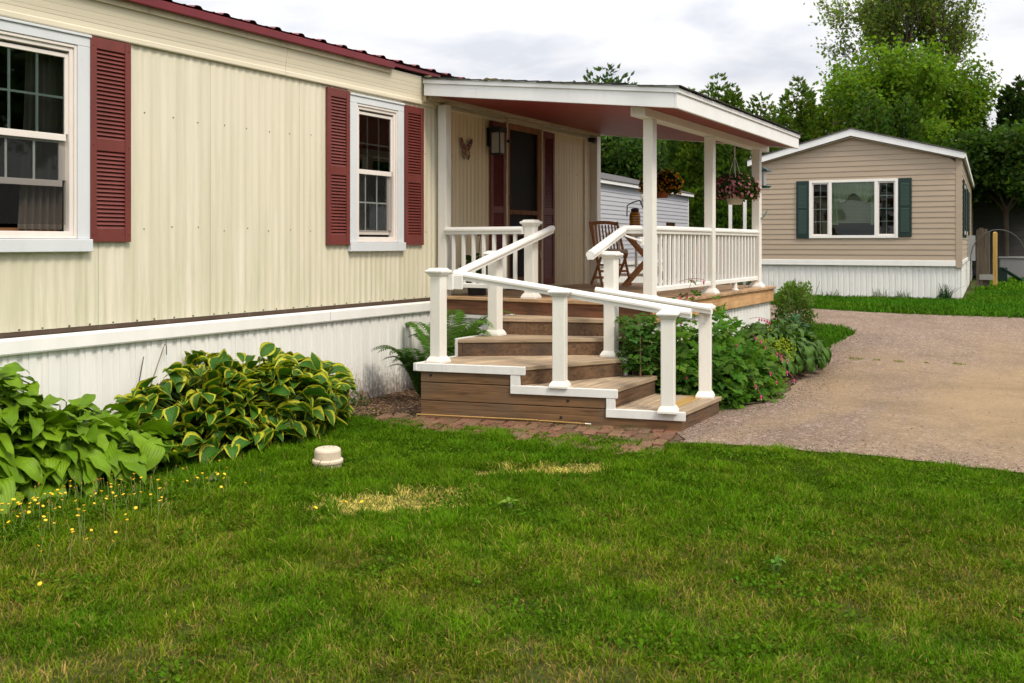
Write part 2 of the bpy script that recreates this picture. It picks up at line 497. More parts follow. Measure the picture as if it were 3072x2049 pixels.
def terrain_sheet(name, poly, mat, dz, kind='structure', cell=0.3, ragged=0.0, seed=1):
    """outline filled with a fine grid on the terrain, every cell clipped to the outline"""
    if ragged:
        rr = random.Random(seed); q = []
        for i in range(len(poly)):
            a, b = poly[i], poly[(i + 1) % len(poly)]
            L = math.hypot(b[0] - a[0], b[1] - a[1]); n = max(1, min(60, int(L / 0.12)))
            for j in range(n):
                t = j / n
                px, py = a[0] + (b[0] - a[0]) * t, a[1] + (b[1] - a[1]) * t
                s = ragged * (rr.random() - 0.5) * 2
                q.append((px - (b[1] - a[1]) / L * s, py + (b[0] - a[0]) / L * s))
        poly = q
    import bmesh
    bm = bmesh.new()
    f = bm.faces.new([bm.verts.new((x, y, 0)) for x, y in poly])
    bmesh.ops.triangulate(bm, faces=[f])
    x0, x1 = min(p[0] for p in poly), max(p[0] for p in poly); y0, y1 = min(p[1] for p in poly), max(p[1] for p in poly)
    ca, sa = math.cos(R(HEADING)), math.sin(R(HEADING))
    ds = [x * ca + (y + 6.3) * sa for x, y in poly]
    d = 9.5
    while d < min(20.0, max(ds)):
        if d > min(ds):
            bmesh.ops.bisect_plane(bm, geom=bm.verts[:] + bm.edges[:] + bm.faces[:], plane_co=(d * ca, d * sa - 6.3, 0), plane_no=(ca, sa, 0))
        d += cell
    for v in bm.verts: v.co.z = terr(v.co.x, v.co.y) + dz
    bmesh.ops.recalc_face_normals(bm, faces=bm.faces)
    me = bpy.data.meshes.new(name); bm.to_mesh(me); bm.free()
    if me.polygons and me.polygons[0].normal.z < 0: me.flip_normals()
    me.materials.append(mat)
    o = bpy.data.objects.new(name, me); col.objects.link(o)
    return tag(o, kind=kind)

def gravel_mat():
    k = NT('worn_gravel_drive')
    v = k.coord()
    f = k.noise(v, 1.0, 6, 0.6, 0.4)
    fs = k.noise(k.coord((0.35, 1.3, 1), (0, 0, R(6))), 0.55, 7, 0.62, 0.6)
    vo = k.n('ShaderNodeTexVoronoi', {'Vector': v, 'Scale': 105.0})
    sp = k.n('ShaderNodeSeparateColor', {0: vo.outputs['Color']}).outputs[0]
    st = k.ramp(sp, [(0.0, (0.115, 0.080, 0.060)), (0.35, (0.170, 0.122, 0.092)), (0.7, (0.222, 0.160, 0.121)), (1.0, (0.32, 0.24, 0.185))])
    vo2 = k.n('ShaderNodeTexVoronoi', {'Vector': v, 'Scale': 33.0})
    sp2 = k.n('ShaderNodeSeparateColor', {0: vo2.outputs['Color']}).outputs[1]
    st = k.mix(k.ramp(sp2, [(0.86, (0, 0, 0)), (0.9, (0.5,) * 3)]), st, (0.38, 0.31, 0.26))
    sand = k.ramp(k.noise(v, 40, 4, 0.7), [(0.3, (0.23, 0.160, 0.088)), (0.7, (0.33, 0.235, 0.130))])
    # sand has drifted into the middle of the drive
    tcn = k.n('ShaderNodeTexCoord').outputs['Object']
    s3 = k.n('ShaderNodeSeparateXYZ', {0: tcn})
    mx = k.math('SUBTRACT', s3.outputs['X'], 11.3); my = k.math('SUBTRACT', s3.outputs['Y'], -5.6)
    rr = k.math('SQRT', k.math('ADD', k.math('POWER', k.math('MULTIPLY', mx, 0.26), 2.0), k.math('POWER', k.math('MULTIPLY', my, 0.62), 2.0)))
    a = k.math('SUBTRACT', k.math('ADD', k.math('MULTIPLY', fs, 1.25), 0.28), k.math('MULTIPLY', rr, 0.36))
    fac = k.ramp(a, [(0.44, (0, 0, 0)), (0.80, (0.80,) * 3)])
    cc = k.mix(fac, st, sand)
    dk = k.ramp(k.noise(v, 0.9, 7, 0.7, 0.5), [(0.30, (0.72,) * 3), (0.55, (1, 1, 1))])
    cc = k.mix(1.0, cc, dk, 'MULTIPLY')
    k.bump(vo.outputs['Distance'], 0.5, 0.006)
    return k.set(cc, 0.95, 0.15)

drive = [(7.44, -3.45), (7.66, -3.36), (8.85, -3.32), (9.0, -3.3), (9.3, -3.55), (9.9, -3.62), (10.5, -3.55), (11.8, -3.45), (12.5, -3.4), (13.7, -3.26),
         (15.2, -3.33), (15.45, -3.3), (15.75, -3.05), (15.78, -2.7), (15.65, -2.2), (15.4, -0.5), (15.2, 3.5), (18.4, 3.5), (18.55, 0.5), (18.45, -1.4), (18.05, -2.04), (17.95, -3.14), (18.2, -4.5),
         (18.5, -5.49), (18.8, -9), (19.2, -20), (7.2, -20), (7.35, -8), (7.48, -6.0), (7.50, -5.26), (7.46, -4.65), (7.33, -4.0), (7.22, -3.6)]
terrain_sheet('driveway', drive, gravel_mat(), 0.010, ragged=0.035)

def bed_mat():
    k = NT('mulch_bed')
    v = k.n('ShaderNodeTexVoronoi', {'Vector': k.coord((1, 1, 1)), 'Scale': 45.0})
    sp = k.n('ShaderNodeSeparateColor', {0: v.outputs['Color']}).outputs[0]
    cc = k.ramp(sp, [(0, (0.035, 0.022, 0.016)), (0.5, (0.10, 0.062, 0.045)), (0.85, (0.17, 0.10, 0.07)), (1, (0.28, 0.20, 0.14))])
    f = k.noise(k.coord(), 7, 6, 0.65)
    cc = k.mix(k.ramp(f, [(0.52, (0, 0, 0)), (0.7, (0.6,) * 3)]), cc, (0.06, 0.085, 0.02))
    k.bump(v.outputs['Distance'], 0.8, 0.012)
    return k.set(cc, 0.95, 0.1)
M['mulch'] = bed_mat()
terrain_sheet('planting_bed', [(-6.0, 0.05), (-6.0, -0.72), (4.0, -0.62), (5.0, -0.72), (6.0, -0.80), (6.75, -0.40), (6.95, -0.62), (7.02, -0.9), (7.15, -1.05), (8.3, -1.05), (8.9, -0.9), (8.9, 0.05)], M['mulch'], 0.006, ragged=0.03)
terrain_sheet('flower_bed', [(8.2, -2.5), (8.75, -2.4), (13.4, -2.3), (13.6, -3.0), (12.4, -3.43), (11.8, -3.48), (10.5, -3.58), (9.9, -3.65), (9.3, -3.58), (8.95, -3.3), (8.55, -3.2)], M['mulch'], 0.020, ragged=0.03)

# brick path: every brick modelled, laid loose between lawn and steps
def brick_mat():
    k = NT('old_brick')
    rnd = k.n('ShaderNodeNewGeometry').outputs['Random Per Island']
    cc = k.ramp(rnd, [(0, (0.115, 0.055, 0.038)), (0.4, (0.19, 0.083, 0.055)), (0.75, (0.23, 0.115, 0.072)), (1, (0.15, 0.095, 0.065))])
    f = k.noise(k.coord(), 13, 7, 0.7)
    cc = k.mix(k.ramp(f, [(0.42, (0, 0, 0)), (0.64, (0.8,) * 3)]), cc, (0.125, 0.085, 0.055))
    f2 = k.noise(k.coord(), 5, 6, 0.7)
    cc = k.mix(k.ramp(f2, [(0.54, (0, 0, 0)), (0.68, (0.7,) * 3)]), cc, (0.10, 0.11, 0.035))
    k.bump(f, 0.4, 0.004)
    return k.set(cc, 0.9, 0.15)
rb = random.Random(5)
mb = MB()
A = Vector((7.22, -1.05)); Bv = Vector((7.66, -3.40)); dr = (Bv - A).normalized(); nr = Vector((dr.y, -dr.x))   # nr points away from the steps (-x)
if nr.x > 0: nr = -nr
ang0 = math.atan2(dr.y, dr.x)
row = 0
path_poly_off = lambda s: 0.50 - 0.10 * s
for i in range(-3, 22):
    for j in range(0, 5):
        s = i * 0.108 + (0.02 if j % 2 else 0); o = -0.06 + j * 0.214
        if i < 1 and j == 0: continue
        c = A + dr * (s + 0.05) + nr * (o + 0.10 + (0.107 if i % 2 else 0))
        L, W = 0.202, 0.096
        cx, cy = c.x + rb.uniform(-0.004, 0.004), c.y + rb.uniform(-0.004, 0.004)
        if cx < 6.55: continue
        a = ang0 + math.pi / 2 + rb.uniform(-0.03, 0.03)
        ca, sa = math.cos(a), math.sin(a)
        zt = 0.020 + rb.uniform(-0.006, 0.006)
        tx, ty = rb.uniform(-0.02, 0.02), rb.uniform(-0.03, 0.03)
        vs = []
        for z in (-0.03, zt):
            for q, r_ in ((-1, -1), (1, -1), (1, 1), (-1, 1)):
                u_, v_ = q * L / 2, r_ * W / 2
                vs.append((cx + u_ * ca - v_ * sa, cy + u_ * sa + v_ * ca, z + (u_ * tx + v_ * ty if z > 0 else 0)))
        mb.add(vs, [(0, 3, 2, 1), (4, 5, 6, 7), (0, 1, 5, 4), (1, 2, 6, 5), (2, 3, 7, 6), (3, 0, 4, 7)])
tag(mb.build('brick_path', brick_mat(), bevel=0.004), kind='structure')
terrain_sheet('path_bed', [(6.6, -0.55), (7.2, -1.05), (7.66, -3.42), (7.30, -3.66), (7.05, -3.5), (6.75, -2.0), (6.6, -1.0)], M['mulch'], 0.004, ragged=0.03)

# ------------------------------------------------------------------ cream mobile home
HX0, HX1, HD = -6.0, 12.78, 4.3
home = thing('mobile_home', 'cream corrugated mobile home with maroon shutters, red metal roof and white skirting', 'mobile home', (3.0, 0, 0))
P_ = 1.066
def sheet_prof(mb, xs, yf, z0, z1, yoff=0.0):
    vs, fs = [], []
    for x in xs: vs += [(x, yf(x) + yoff, z0), (x, yf(x) + yoff, z1)]
    for i in range(len(xs) - 1): fs.append((2 * i, 2 * i + 2, 2 * i + 3, 2 * i + 1))
    mb.add(vs, fs)
def wave(x):
    u = ((x - 4.514) / P_ * 13) % 1.0
    return -0.0062 * (0.5 - 0.5 * math.cos(2 * math.pi * u)) ** 1.3
def panel_xs(a, b):
    n = max(2, int((b - a) / (P_ / 13 / 10)) + 1)
    return [a + (b - a) * i / n for i in range(n + 1)]
mb = MB(); mb_in = MB()
edges = [4.514 + P_ * k for k in range(-10, 9)]
openings = [(3.52, 4.36, 1.62, 3.08), (7.40, 8.17, 1.60, 3.06), (10.38, 11.28, 0.99, 3.14)]
cuts = sorted(set([HX0, HX1] + [e for e in edges if HX0 < e < HX1] + [8.88] + [v for o in openings for v in o[:2]]))
for a, b in zip(cuts, cuts[1:]):
    gap = 0.0012
    aa = a + gap if any(abs(a - e) < 1e-6 for e in edges) else a
    bb = b - gap if any(abs(b - e) < 1e-6 for e in edges) else b
    zs = [(0.99, 3.16)]
    for o in openings:
        if a >= o[0] - 1e-6 and b <= o[1] + 1e-6:
            zs = [(0.99, o[2]), (o[3], 3.16)]
    wob = 0.0
    for z0, z1 in zs:
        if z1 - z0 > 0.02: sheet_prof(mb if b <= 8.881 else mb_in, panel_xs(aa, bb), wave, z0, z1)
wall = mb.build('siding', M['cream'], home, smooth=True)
wall_in = mb_in.build('siding', M['cream_in'], home, smooth=True); wall_in['label'] = 'sheltered tan cream siding behind the porch, warm shade painted into its colour'
# dark line under each vertical seam plus back-up shell so nothing shows through
mb = MB()
mb.box(HX0, HX1, HD - 0.02, HD, 0.98, 3.42); mb.box(HX0, HX0 + 0.02, 0.02, HD - 0.02, 0.98, 3.42); mb.box(HX1 - 0.02, HX1, 0.02, HD - 0.02, 0.98, 3.42)
mb.build('side_wall', M['cream_flat'], home)
mb = MB()
# seam shadow strips set just behind the sheet gaps
for e in edges:
    if HX0 < e < HX1:
        zs = [(0.99, 3.16)]
        for o in openings:
            if o[0] < e < o[1]: zs = [(0.99, o[2]), (o[3], 3.16)]
        for z0, z1 in zs: mb.box(e - 0.008, e + 0.008, 0.0015, 0.004, z0, z1)
mb.build('seam_backing', M['brownstrip'], home)
# interior: a dim room
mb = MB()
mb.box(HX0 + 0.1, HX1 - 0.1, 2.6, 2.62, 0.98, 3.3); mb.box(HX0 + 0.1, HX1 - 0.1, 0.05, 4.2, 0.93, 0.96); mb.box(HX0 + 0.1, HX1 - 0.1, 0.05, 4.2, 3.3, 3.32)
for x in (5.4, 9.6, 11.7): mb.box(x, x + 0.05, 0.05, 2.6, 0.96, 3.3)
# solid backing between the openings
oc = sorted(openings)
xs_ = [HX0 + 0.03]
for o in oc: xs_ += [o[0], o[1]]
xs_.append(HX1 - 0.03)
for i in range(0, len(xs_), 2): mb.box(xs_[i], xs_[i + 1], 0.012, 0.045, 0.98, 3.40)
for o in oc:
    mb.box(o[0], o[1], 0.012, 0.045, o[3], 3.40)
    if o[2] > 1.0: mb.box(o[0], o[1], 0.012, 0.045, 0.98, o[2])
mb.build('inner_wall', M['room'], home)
# screws
rs = random.Random(3)
mb = MB()
for k_ in range(-10, 8):
    for zz_ in (1.72, 2.62):
        for q in range(4):
            x = 4.514 + P_ * k_ + 0.15 + q * 0.262 + rs.uniform(-0.01, 0.01)
            if any(o[0] - 0.45 < x < o[1] + 0.45 for o in openings) or x > HX1 - 0.1: continue
            mb.lathe([(0.006, 0), (0.0045, 0.004), (0, 0.005)], 0, 0, 0, 8)
            z_ = zz_ + rs.uniform(-0.02, 0.02)
            nn = 17
            L_ = len(mb.v)
            for i in range(L_ - 24, L_):
                vx, vy, vz = mb.v[i]; mb.v[i] = (x + vx, wave(x) - 0.0005 - vz, z_ + vy)
for x in np.arange(HX0 + 0.2, 8.7, 0.19):
    xx = float(x) + rs.uniform(-0.02, 0.02)
    mb.box(xx - 0.006, xx + 0.006, -0.009, -0.004, 0.996, 1.006)
mb.build('screw', M['brownstrip'], home)['kind'] = 'stuff'
# steel strip below siding, skirting cap, skirting
mb = MB(); mb.box(HX0, HX1, -0.004, 0.03, 0.955, 0.988)
mb.build('base_strip', M['brownstrip'], home)
capp = [(-0.045, 0.948), (-0.062, 0.935), (-0.066, 0.850), (-0.060, 0.838), (-0.02, 0.838), (-0.02, 0.952)]
mb = MB()
for a, b in ((HX0, 7.005), (7.012, 8.74)):
    vs = [(x, y, z) for x in (a, b) for y, z in capp]; n = len(capp)
    mb.add(vs, [(i, n + i, n + (i + 1) % n, (i + 1) % n) for i in range(n)] + [tuple(range(n)), tuple(range(2 * n - 1, n - 1, -1))])
mb.build('skirting_cap', M['skirt_clean'], home)
def skirt_prof(period=0.16):
    pts = [(0, 0), (0.007, 0.016), (0.030, 0.016), (0.037, 0), (0.060, 0), (0.063, 0.009), (0.070, 0.009), (0.073, 0), (0.11, 0)]
    return pts
def skirting(mb, p, q, z0f, z1, outw, period=0.145):
    """ribbed vertical skirting between two plan points; outw = outward direction"""
    p, q = Vector(p), Vector(q); d = q - p; L = d.length; d.normalize(); o = Vector(outw)
    s = 0; pts = []
    while s < L:
        for a, b in skirt_prof():
            if s + a * period / 0.115 < L: pts.append((s + a * period / 0.115, b))
        s += period
    pts.append((L, 0))
    vs, fs = [], []
    for a, b in pts:
        c = p + d * a + o * (-b)
        vs += [(c.x, c.y, z0f(c.x, c.y)), (c.x, c.y, z1)]
    for i in range(len(pts) - 1): fs.append((2 * i, 2 * i + 2, 2 * i + 3, 2 * i + 1))
    mb.add(vs, fs)
mb = MB()
skirting(mb, (HX0, -0.030), (8.74, -0.030), lambda x, y: -0.02, 0.845, (0, -1))
mb.build('skirting', M['skirt'], home)
# frieze (profiled metal fascia band)
fz = [(-0.012, 3.142), (-0.030, 3.142), (-0.034, 3.150), (-0.033, 3.182), (-0.026, 3.190), (-0.026, 3.232), (-0.028, 3.234), (-0.031, 3.262), (-0.0325, 3.264), (-0.039, 3.312), (-0.0405, 3.314), (-0.047, 3.350), (-0.0485, 3.352), (-0.058, 3.395), (-0.070, 3.44), (-0.012, 3.44)]
mb = MB()
def xprism(mb, prof, a, b):
    n = len(prof)
    vs = [(x, y, z) for x in (a, b) for y, z in prof]
    mb.add(vs, [(i, (i + 1) % n, n + (i + 1) % n, n + i) for i in range(n)] + [tuple(range(n - 1, -1, -1)), tuple(range(n, 2 * n))])
for a, b in ((HX0, 2.30), (2.303, 6.438), (6.442, 8.75)): xprism(mb, fz, a, b)
xprism(mb, [(y * 0.7, z) for y, z in fz], 8.752, HX1)
mb.build('frieze', M['cream_flat'], home)
mb = MB()
xprism(mb, [(-0.072, 3.392), (-0.078, 3.392), (-0.080, 3.445), (-0.072, 3.445)], HX0, 7.95)
for x in np.arange(HX0 + .1, 7.9, 0.115):
    mb.box(float(x) - 0.004, float(x) + 0.004, -0.083, -0.080, 3.415, 3.423)
mb.build('eave_strip', M['cream_old'], home)
# roof: drip edge and ribbed red panels rising away from the wall
mb = MB()
xprism(mb, [(-0.082, 3.440), (-0.110, 3.436), (-0.118, 3.442), (-0.118, 3.505), (-0.10, 3.520), (-0.06, 3.52), (-0.06, 3.44)], HX0, 7.95)
mb.build('drip_edge', M['roof_red'], home, bevel=0.003); mb = MB()
xprism(mb, [(-0.075, 3.470), (-0.100, 3.466), (-0.104, 3.472), (-0.104, 3.505), (-0.09, 3.518), (-0.06, 3.518), (-0.06, 3.47)], 7.95, 8.80)
mb.build('drip_edge', M['roof_red'], home, bevel=0.003)
mb = MB()
rp = []
x = HX0
while x < 12.9:
    rp += [(x, 0), (x + 0.10, 0), (x + 0.105, 0.006), (x + 0.12, 0.006), (x + 0.125, 0), (x + 0.20, 0), (x + 0.222, 0.020), (x + 0.25, 0.023), (x + 0.272, 0.020), (x + 0.294, 0)]
    x += 0.30
vs, fs = [], []
for px, pz in rp: vs += [(px, -0.125, 3.520 + pz), (px, 2.2, 3.86 + pz), (px, 4.5, 3.53 + pz)]
for i in range(len(rp) - 1):
    fs += [(3 * i, 3 * i + 3, 3 * i + 4, 3 * i + 1), (3 * i + 1, 3 * i + 4, 3 * i + 5, 3 * i + 2)]
mb.add(vs, fs)
# closing flats under the ribs
mb.add([(HX0, -0.12, 3.516), (12.9, -0.12, 3.516), (12.9, 2.2, 3.85), (HX0, 2.2, 3.85)], [(0, 3, 2, 1)])
mb.build('roof', M['roof_red'], home)

# ---- windows
def sash_window(parent, xg0, xg1, zl, zm, zh, name='window', open_gap=0.0, trim_l=True, cols=3):
    """double hung window: glass from xg0..xg1, lower glass from zl, meeting rail at zm, top zh"""
    tx0, tx1 = xg0 - 0.145, xg1 + 0.185
    mb = MB()   # outer trim boards
    zt = zh + 0.19; zb = zl - 0.10
    mb.box(tx1 - 0.105, tx1, -0.030, -0.002, zb + 0.002, zh + 0.10)
    mb.box(tx0, tx0 + 0.105, -0.030, -0.002, zb + 0.002, zh + 0.10)
    mb.box(tx0, tx1, -0.0305, -0.002, zh + 0.1005, zt - 0.02)
    mb.box(tx0 - 0.004, tx1 + 0.004, -0.042, -0.002, zt - 0.0195, zt)
    win = mb.build(name, M['trim'], parent, bevel=0.003)
    mb = MB(); mb.box(tx0 - 0.012, tx1 + 0.004, -0.055, -0.002, zb - 0.092, zb)
    mb.build('sill', M['trim'], win, bevel=0.004)
    # vinyl frame
    mb = MB()
    a, b, c, d = tx0 + 0.107, tx1 - 0.107, zb + 0.003, zh + 0.098
    for k_, (w_, y0) in enumerate(((0.022, -0.024), (0.030, -0.012))):
        o = 0.0 if k_ == 0 else 0.0225
        mb.box(a + o, a + o + w_, y0, 0.06, c + o, d - o); mb.box(b - o - w_, b - o, y0, 0.06, c + o, d - o)
        mb.box(a + o + w_, b - o - w_, y0, 0.06, d - o - w_, d - o); mb.box(a + o + w_, b - o - w_, y0, 0.06, c + o, c + o + w_)
    mb.build('frame', M['vinyl'], win, bevel=0.003)
    # sashes
    mb = MB()
    mb.box(xg0 - 0.03, xg1 + 0.012, 0.006, 0.03, zm - 0.024, zm + 0.024)
    mb.box(xg1, xg1 + 0.034, 0.006, 0.03, zm + 0.025, zh + 0.03); mb.box(xg0 - 0.034, xg0, 0.006, 0.03, zm + 0.025, zh + 0.03)
    mb.box(xg0, xg1, 0.006, 0.03, zh, zh + 0.03)
    mb.build('sash', M['vinyl'], win, bevel=0.002); mb = MB()
    lo = zl + open_gap
    mb.box(xg0 - 0.02, xg1 + 0.0, 0.034, 0.056, lo - 0.02, lo + 0.025)
    mb.box(xg1 - 0.028, xg1 + 0.034, 0.034, 0.056, lo + 0.026, zm + 0.015); mb.box(xg0 - 0.034, xg0 + 0.02, 0.034, 0.056, lo + 0.026, zm + 0.015)
    mb.build('sash', M['vinyl'], win, bevel=0.002)
    mb = MB()
    mb.box(xg0, xg1, 0.0165, 0.0185, zm + 0.02, zh + 0.005); mb.box(xg0, xg1, 0.044, 0.046, lo + 0.02, zm)
    mb.build('pane', M['glass'], win)
    mb = MB()
    wcol = (xg1 - xg0) / cols
    for i in range(1, cols):
        mb.box(xg0 + wcol * i - 0.010, xg0 + wcol * i + 0.010, 0.020, 0.0235, zm + 0.024, zh)
        mb.box(xg0 + wcol * i - 0.008 - 0.01, xg0 + wcol * i + 0.008 - 0.01, 0.0395, 0.0432, lo + 0.026, zm)
    mb.box(xg0, xg1, 0.0205, 0.0232, (zm + zh) / 2 - 0.008, (zm + zh) / 2 + 0.008)
    zc = (lo + zm) / 2 if open_gap == 0 else zm - 0.03
    mb.box(xg0, xg1 - 0.028, 0.0398, 0.0430, zc - 0.008, zc + 0.008)
    mb.build('muntin', M['muntin'], win)
    return win
w1 = sash_window(home, 3.63, 4.245, 1.73, 2.364, 2.945, open_gap=0.30)
w2 = sash_window(home, 7.485, 8.040, 1.71, 2.335, 2.92)
mb = MB(); mb.box(3.63, 4.245, -0.003, -0.001, 1.735, 2.34); mb.build('insect_screen', M['screen'], w1)
mb = MB(); mb.box(7.485, 8.04, -0.003, -0.001, 1.715, 2.31); mb.build('insect_screen', M['screen'], w2)
# curtains in the big window: pleated cloth
def pleats(mb, x0, x1, z0, z1, y, amp=0.018, n=9, flare=0.0):
    vs, fs = [], []; N = n * 8; Mz = 8
    for j in range(Mz + 1):
        t = j / Mz; z = z1 + (z0 - z1) * t
        for i in range(N + 1):
            s = i / N
            x = x0 + (x1 - x0) * s + flare * t * (s - 0.5) * 0.6 - flare * 0.25 * t * t
            vs.append((x, y + amp * math.sin(2 * math.pi * n * s + 0.6 * t) * (0.7 + 0.5 * t), z))
    for j in range(Mz):
        for i in range(N):
            a = j * (N + 1) + i; fs.append((a, a + 1, a + N + 2, a + N + 1))
    mb.add(vs, fs)
mb = MB(); pleats(mb, 4.02, 4.30, 1.70, 2.98, 0.12, n=6, flare=0.10); pleats(mb, 3.50, 3.75, 1.70, 2.98, 0.12, n=5, flare=-0.10)
mb.build('curtain', M['curtain'], w1, smooth=True)
mb = MB(); mb.box(3.5, 4.3, 0.14, 0.20, 1.68, 1.71)
mb.build('inner_sill', M['teak'], w1)
# mini blind behind the lower half of the small window
mb = MB()
for i in range(26):
    z = 1.72 + i * 0.024
    mb.add([(7.46, 0.085, z), (8.06, 0.085, z), (8.06, 0.103, z + 0.014), (7.46, 0.103, z + 0.014)], [(0, 1, 2, 3)])
mb.build('blind', paint('grey_blind', (0.20, 0.24, 0.22), 0.6), w2)

# ---- louvred shutters
def shutter(parent, x0, x1, z0, z1, mat, y=-0.010, name='shutter', label=None):
    st = 0.052; mb = MB()
    th = 0.030
    zc = z0 + (z1 - z0) * 0.475
    mb.box(x0, x0 + st, y - th, y, z0, z1); mb.box(x1 - st, x1, y - th, y, z0, z1)
    e = 0.0005
    mb.box(x0 + st + e, x1 - st - e, y - th + 0.003, y, z1 - 0.082, z1)
    mb.box(x0 + st + e, x1 - st - e, y - th + 0.003, y, z0, z0 + 0.095)
    mb.box(x0 + st + e, x1 - st - e, y - th + 0.003, y, zc - 0.042, zc + 0.042)
    mb.box(x0 + st - 0.005, x1 - st + 0.005, y - 0.006, y - 0.001, z0 + 0.01, z1 - 0.01)
    sh = mb.build(name, mat, parent, bevel=0.003)
    if label: sh['label'] = label
    mb = MB()
    for a, b in ((z0 + 0.095, zc - 0.042), (zc + 0.042, z1 - 0.082)):
        n = int(round((b - a) / 0.0305)); p = (b - a) / n
        for i in range(n):
            z = a + i * p
            vs = [(x0 + st, y - 0.026, z + 0.003), (x1 - st, y - 0.026, z + 0.003), (x1 - st, y - 0.007, z + p * 1.02), (x0 + st, y - 0.007, z + p * 1.02),
                  (x0 + st, y - 0.021, z + 0.0), (x1 - st, y - 0.021, z + 0.0)]
            mb.add(vs, [(0, 1, 2, 3), (4, 5, 1, 0)])
    mb.build('louvre', mat, sh)
    mb = MB()
    for xx in (x0 + 0.022, x1 - 0.022):
        for zz_ in (z0 + 0.06, zc, z1 - 0.06):
            mb.lathe([(0.007, 0), (0.006, 0.003), (0, 0.0045)], 0, 0, 0, 8)
            for i in range(len(mb.v) - 24, len(mb.v)):
                vx, vy, vz = mb.v[i]; mb.v[i] = (xx + vx, y - th - vz, zz_ + vy)
    mb.build('fastener', mat, sh)['kind'] = 'stuff'
    return sh
shutter(home, 4.424, 4.772, 1.611, 3.130, M['maroon'], label='maroon shutter right of the large window')
shutter(home, 2.98, 3.33, 1.611, 3.130, M['maroon'])
shutter(home, 6.998, 7.328, 1.584, 3.120, M['maroon'], label='maroon shutter left of the narrow window')
shutter(home, 8.236, 8.574, 1.582, 3.100, M['maroon'], label='maroon shutter right of the narrow window')
shutter(home, 9.985, 10.33, 1.03, 3.122, M['maroon'], label='shaded maroon shutter left of the screen door')
shutter(home, 11.312, 11.648, 1.04, 3.126, M['maroon'], label='shaded maroon shutter right of the screen door')

# ---- screen door
dm = MB()
dm.box(10.345, 10.385, -0.045, 0.01, 1.02, 3.20); dm.box(11.265, 11.305, -0.045, 0.01, 1.02, 3.20); dm.box(10.3855, 11.2645, -0.044, 0.01, 3.142, 3.20)
door = dm.build('door', paint('worn_door_frame', (0.58, 0.49, 0.36), 0.6, 0.2, dirt=(0.25, 0.15, 0.08), dirt_amt=0.7, scale=6), home, bevel=0.003)
door['label'] = 'screen door in a worn tan frame'
mb = MB()
mb.box(10.388, 10.445, -0.035, -0.008, 1.04, 3.138); mb.box(11.175, 11.262, -0.035, -0.008, 1.04, 3.138)
mb.box(10.4455, 11.1745, -0.034, -0.008, 3.062, 3.138); mb.box(10.4455, 11.1745, -0.034, -0.008, 1.975, 2.035); mb.box(10.4455, 11.1745, -0.034, -0.008, 1.04, 1.16); mb.box(10.4455, 11.1745, -0.034, -0.008, 1.70, 1.745)
mb.build('screen_frame', M['redwood_frame'], door, bevel=0.003)
mb = MB(); mb.box(10.44, 11.18, -0.022, -0.0205, 1.15, 3.07)
mb.build('screen', M['screen'], door)
mb = MB(); mb.box(10.40, 11.25, 0.03, 0.06, 1.0, 3.14)
mb.build('inner_door', paint('dark_inner_door', (0.035, 0.033, 0.032), 0.6), door)
mb = MB(); mb.tube([(10.405, -0.036, 2.20), (10.405, -0.07, 2.195), (10.405, -0.075, 2.15), (10.405, -0.07, 2.105), (10.405, -0.036, 2.10)], 0.006, 6)
mb.build('handle', M['black'], door)
for z in (2.86, 1.4):
    mb = MB(); mb.box(11.235, 11.285, -0.05, -0.036, z, z + 0.10); mb.tube([(11.262, -0.05, z - 0.005), (11.262, -0.05, z + 0.105)], 0.008, 8)
    mb.build('hinge', M['cream_old'], door)
mb = MB(); mb.tube([(10.36, -0.05, 2.90), (10.36, -0.085, 2.90)], 0.018, 8); mb.tube([(10.36, -0.07, 2.90), (10.44, -0.06, 2.905)], 0.006, 6)
mb.build('latch', M['black'], door)
# worn ledger and track above the door
mb = MB(); mb.box(8.9, HX1, -0.055, -0.031, 3.205, 3.235); mb.box(8.95, HX1, -0.045, -0.031, 3.150, 3.18)
mb.build('ledger', M['cream_old'], home, bevel=0.003)
mb = MB(); mb.box(12.60, 12.80, -0.03, 0.02, 0.99, 3.2)
mb.build('corner_trim', M['cream_flat'], home, bevel=0.004)

# black carriage lamp on the porch wall
lamp = thing('wall_lantern', 'black wall lantern with glass panes left of the screen door', 'lantern', (9.99, -0.02, 2.70))
mb = MB(); mb.box(9.93, 10.05, -0.012, 0.0, 2.80, 3.03); mb.box(9.965, 10.015, -0.07, -0.0125, 2.95, 2.99)
mb.build('back_plate', M['black'], lamp, bevel=0.003)
mb = MB(); a, b, c, d = 9.915, 10.055, -0.205, -0.065
mb.box(a - 0.012, b + 0.012, c - 0.012, d + 0.012, 2.965, 3.035)
for x in (a, b - 0.016):
    for y in (c, d - 0.016): mb.box(x, x + 0.016, y, y + 0.016, 2.712, 2.965)
mb.box(a, b, c, d, 2.695, 2.712)
mb.build('housing', M['black'], lamp, bevel=0.003)
mb = MB()
mb.box(a + 0.017, b - 0.017, c + 0.006, c + 0.009, 2.714, 2.964); mb.box(a + 0.006, a + 0.009, c + 0.017, d - 0.017, 2.714, 2.964)
k = NT('sky_sheen_glass'); k.set((0.62, 0.60, 0.58), 0.25, 0.5); t_ = k.n('ShaderNodeBsdfTransparent'); mx = k.n('ShaderNodeMixShader', {0: 0.45, 1: t_.outputs[0], 2: k.b.outputs[0]}); k.link(mx.outputs[0], k.t.nodes['Material Output'].inputs['Surface'])  # pale sky reflection painted into the pane colour
mb.build('pane', k.m, lamp)
mb = MB(); mb.lathe([(0.012, 0.25), (0.013, 0.21), (0.028, 0.16), (0.032, 0.13), (0.022, 0.10), (0, 0.09)], (a + b) / 2, (c + d) / 2, 2.715, 16)
